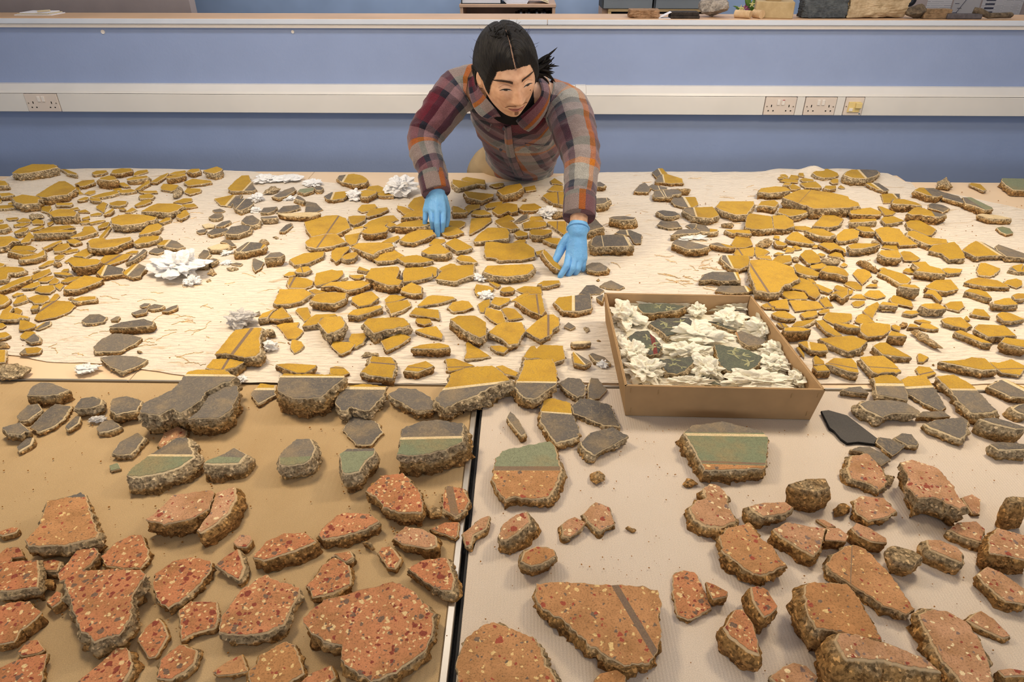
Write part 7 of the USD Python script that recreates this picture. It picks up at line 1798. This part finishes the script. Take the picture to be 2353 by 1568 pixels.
# trousers and boots
tr_ = solid([chain_hull(waist + [-.02, .02, -.03], .108, hips + [-.035, .005, 0], .122), chain_hull(hips + [-.055, .01, 0], .118, hips + [.05, .01, 0], .13), chain_hull(hl, .105, KL, .078), chain_hull(KL, .078, FL_ + [0, 0, .02], .066), chain_hull(hr, .105, KR, .078), chain_hull(KR, .078, FR_ + [0, 0, .02], .066)], .014, 5)
tr_.vertices += tr_.vertex_normals * (.006 * (meshkit.fbm(tr_.vertices * 22, 3, 5) - .5))[:, None]
obj('trousers', tr_, 'chino_tan', man, True)
for s in (FL_, FR_):
    b_ = solid([chain_hull(s, .048, s + [0, -.02, -.025], .045), chain_hull(s + [0, .03, -.035], .036, s + [0, -.13, -.040], .032)], .01, 4); b_.vertices[:, 2] = np.maximum(b_.vertices[:, 2], -.7495); obj('boot', b_, 'boot_brown', man, True)

# ---- gloved hands: palm, five separate bent fingers
def on_tab(px, py, z): return on_z(px, py, z)
def hand(parent, wrist, knuck, fingers, thumb, cuff_dir, rp=.0125, cl=.035):
    ps = []
    ks = knuck
    for a, b in zip(ks[:-1], ks[1:]): ps.append(m3.Manifold.batch_hull([m3.Manifold.sphere(r, 20).translate(list(map(float, p))) for p, r in ((a, rp), (b, rp), (wrist + (a - ks.mean(0)) * .42, .018), (wrist + (b - ks.mean(0)) * .42, .018))]))
    for chain in fingers:
        for (p, r), (q, r2) in zip(chain[:-1], chain[1:]): ps.append(chain_hull(p, r, q, r2, 20))
    for (p, r), (q, r2) in zip(thumb[:-1], thumb[1:]): ps.append(chain_hull(p, r, q, r2, 20))
    ps.append(chain_hull(wrist, .029, wrist + cuff_dir * cl, .033, 28)); 
    m = solid(ps, .0030, 5)
    m.vertices += m.vertex_normals * (.0010 * (meshkit.fbm(m.vertices * 90, 3, 7) - .5))[:, None]
    g = obj('glove', m, 'glove_blue', parent, True)
    c = wrist + cuff_dir * (cl - .001); n1 = np.cross(cuff_dir, [1, 0, 0.0]); n1 /= np.linalg.norm(n1); n2 = np.cross(cuff_dir, n1); an = np.linspace(0, 2 * math.pi, 33)
    obj('glove_cuff_roll', sweep(c + np.outer(np.cos(an), n1) * .0335 + np.outer(np.sin(an), n2) * .0335, .0028, 8, False), 'glove_blue', g, True)
    return g
# hand on the photo's left: back towards us, fingers straight down between two fragments
uL = (EL - WL) / np.linalg.norm(EL - WL)
kL = np.array([P3(979, 484, 2.232), P3(991, 482, 2.215), P3(1004, 483, 2.207), P3(1018, 486, 2.213)])
def fing(k, mid, tip, r0, r1, r2, k0=None): return [(k if k0 is None else k0, r0), (k + (mid - k) * .02, r0), (mid, r1), (mid + (tip - mid) * .5, (r1 + r2) / 2), (tip, r2)]
fL = [fing(kL[0], P3(977, 506, 2.215), P3(976, 522, 2.215), .0105, .0090, .0072), fing(kL[1], P3(993, 508, 2.190), P3(996, 530, 2.200), .0115, .0100, .0082),
      fing(kL[2], P3(1004, 514, 2.180), P3(1006, 541, 2.178), .0120, .0105, .0086), fing(kL[3], P3(1018, 511, 2.188), P3(1016, 531, 2.188), .0118, .0100, .0084)]
tL = [(P3(1018, 455, 2.248), .016), (P3(1027, 482, 2.255), .0130), (P3(1028, 504, 2.250), .0105), (P3(1025, 520, 2.240), .0088)]
hand(skin, WL, kL, fL, tL, uL)
# hand on the photo's right: thumb and forefinger pinch the edge of a lifted fragment
uR = (ER - WR) / np.linalg.norm(ER - WR)
kR = np.array([P3(1308, 586, 1.925), P3(1321, 594, 1.908), P3(1333, 598, 1.905), P3(1341, 594, 1.915)])
fR = [fing(kR[0], P3(1302, 612, 1.885), P3(1287, 635, 1.868), .0118, .0105, .0086), fing(kR[1], P3(1316, 618, 1.882), P3(1306, 632, 1.880), .0118, .0105, .0088),
      fing(kR[2], P3(1328, 618, 1.886), P3(1322, 630, 1.890), .0112, .0100, .0084), fing(kR[3], P3(1340, 610, 1.902), P3(1340, 620, 1.906), .0100, .0088, .0076)]
tR = [(P3(1306, 548, 1.960), .018), (P3(1291, 568, 1.950), .0150), (P3(1281, 590, 1.930), .0122), (P3(1271, 607, 1.910), .0100)]
hand(skin, P3(1328, 533, 1.962), kR, fR, tR, uR, cl=.012)

# ---- the fragment held on edge between thumb and forefinger
hp = [(1248, 586), (1255, 588), (1272, 606), (1290, 626), (1287, 632), (1270, 622), (1256, 606), (1247, 592)]
cpt = on_y(1266, 608, 1.905); nrm_ = np.array([.50, -.12, .80]); nrm_ /= np.linalg.norm(nrm_)
e1 = np.cross([0, 1, 0], nrm_); e1 /= np.linalg.norm(e1); e2 = np.cross(nrm_, e1)
def on_pl(px, py):
    d = ray(px, py); s = ((cpt - CAM) @ nrm_) / (d @ nrm_); q = CAM + d * s - cpt; return np.array([q @ e1, q @ e2])
hx = np.array([on_pl(*p) for p in hp]); hx = np.array(sg.Polygon(hx).convex_hull.exterior.coords)[:-1]; hx = resample(np.array(sg.polygon.orient(sg.Polygon(hx)).exterior.coords)[:-1], .0035)
zf0 = lambda v: np.zeros(len(v))
rg_ = random.Random(77); v, fc, uv = lump_mesh(hx, zf0, -.026, rg_, .8, .010, .002, 41)
tw = lambda v: cpt + np.outer(v[:, 0], e1) + np.outer(v[:, 1], e2) + np.outer(v[:, 2], nrm_)
hf_ = thing('ochre_plaster_fragment', 'ochre fragment tipped on edge between the gloved thumb and forefinger', 'plaster fragment', cpt, GROUP['y'])
vw = tw(v); dz = max(0, .0045 - vw[:, 2].min()); vw[:, 2] += dz
obj('mortar_body', (vw, fc), 'grey_mortar', hf_, uv=uv)
fv, ff = face_slab(sg.Polygon(hx).buffer(-.0012), zf0, .0007, .0012); fv = tw(fv); fv[:, 2] += dz
obj('painted_face', (fv, ff), 'ochre_paint', hf_)
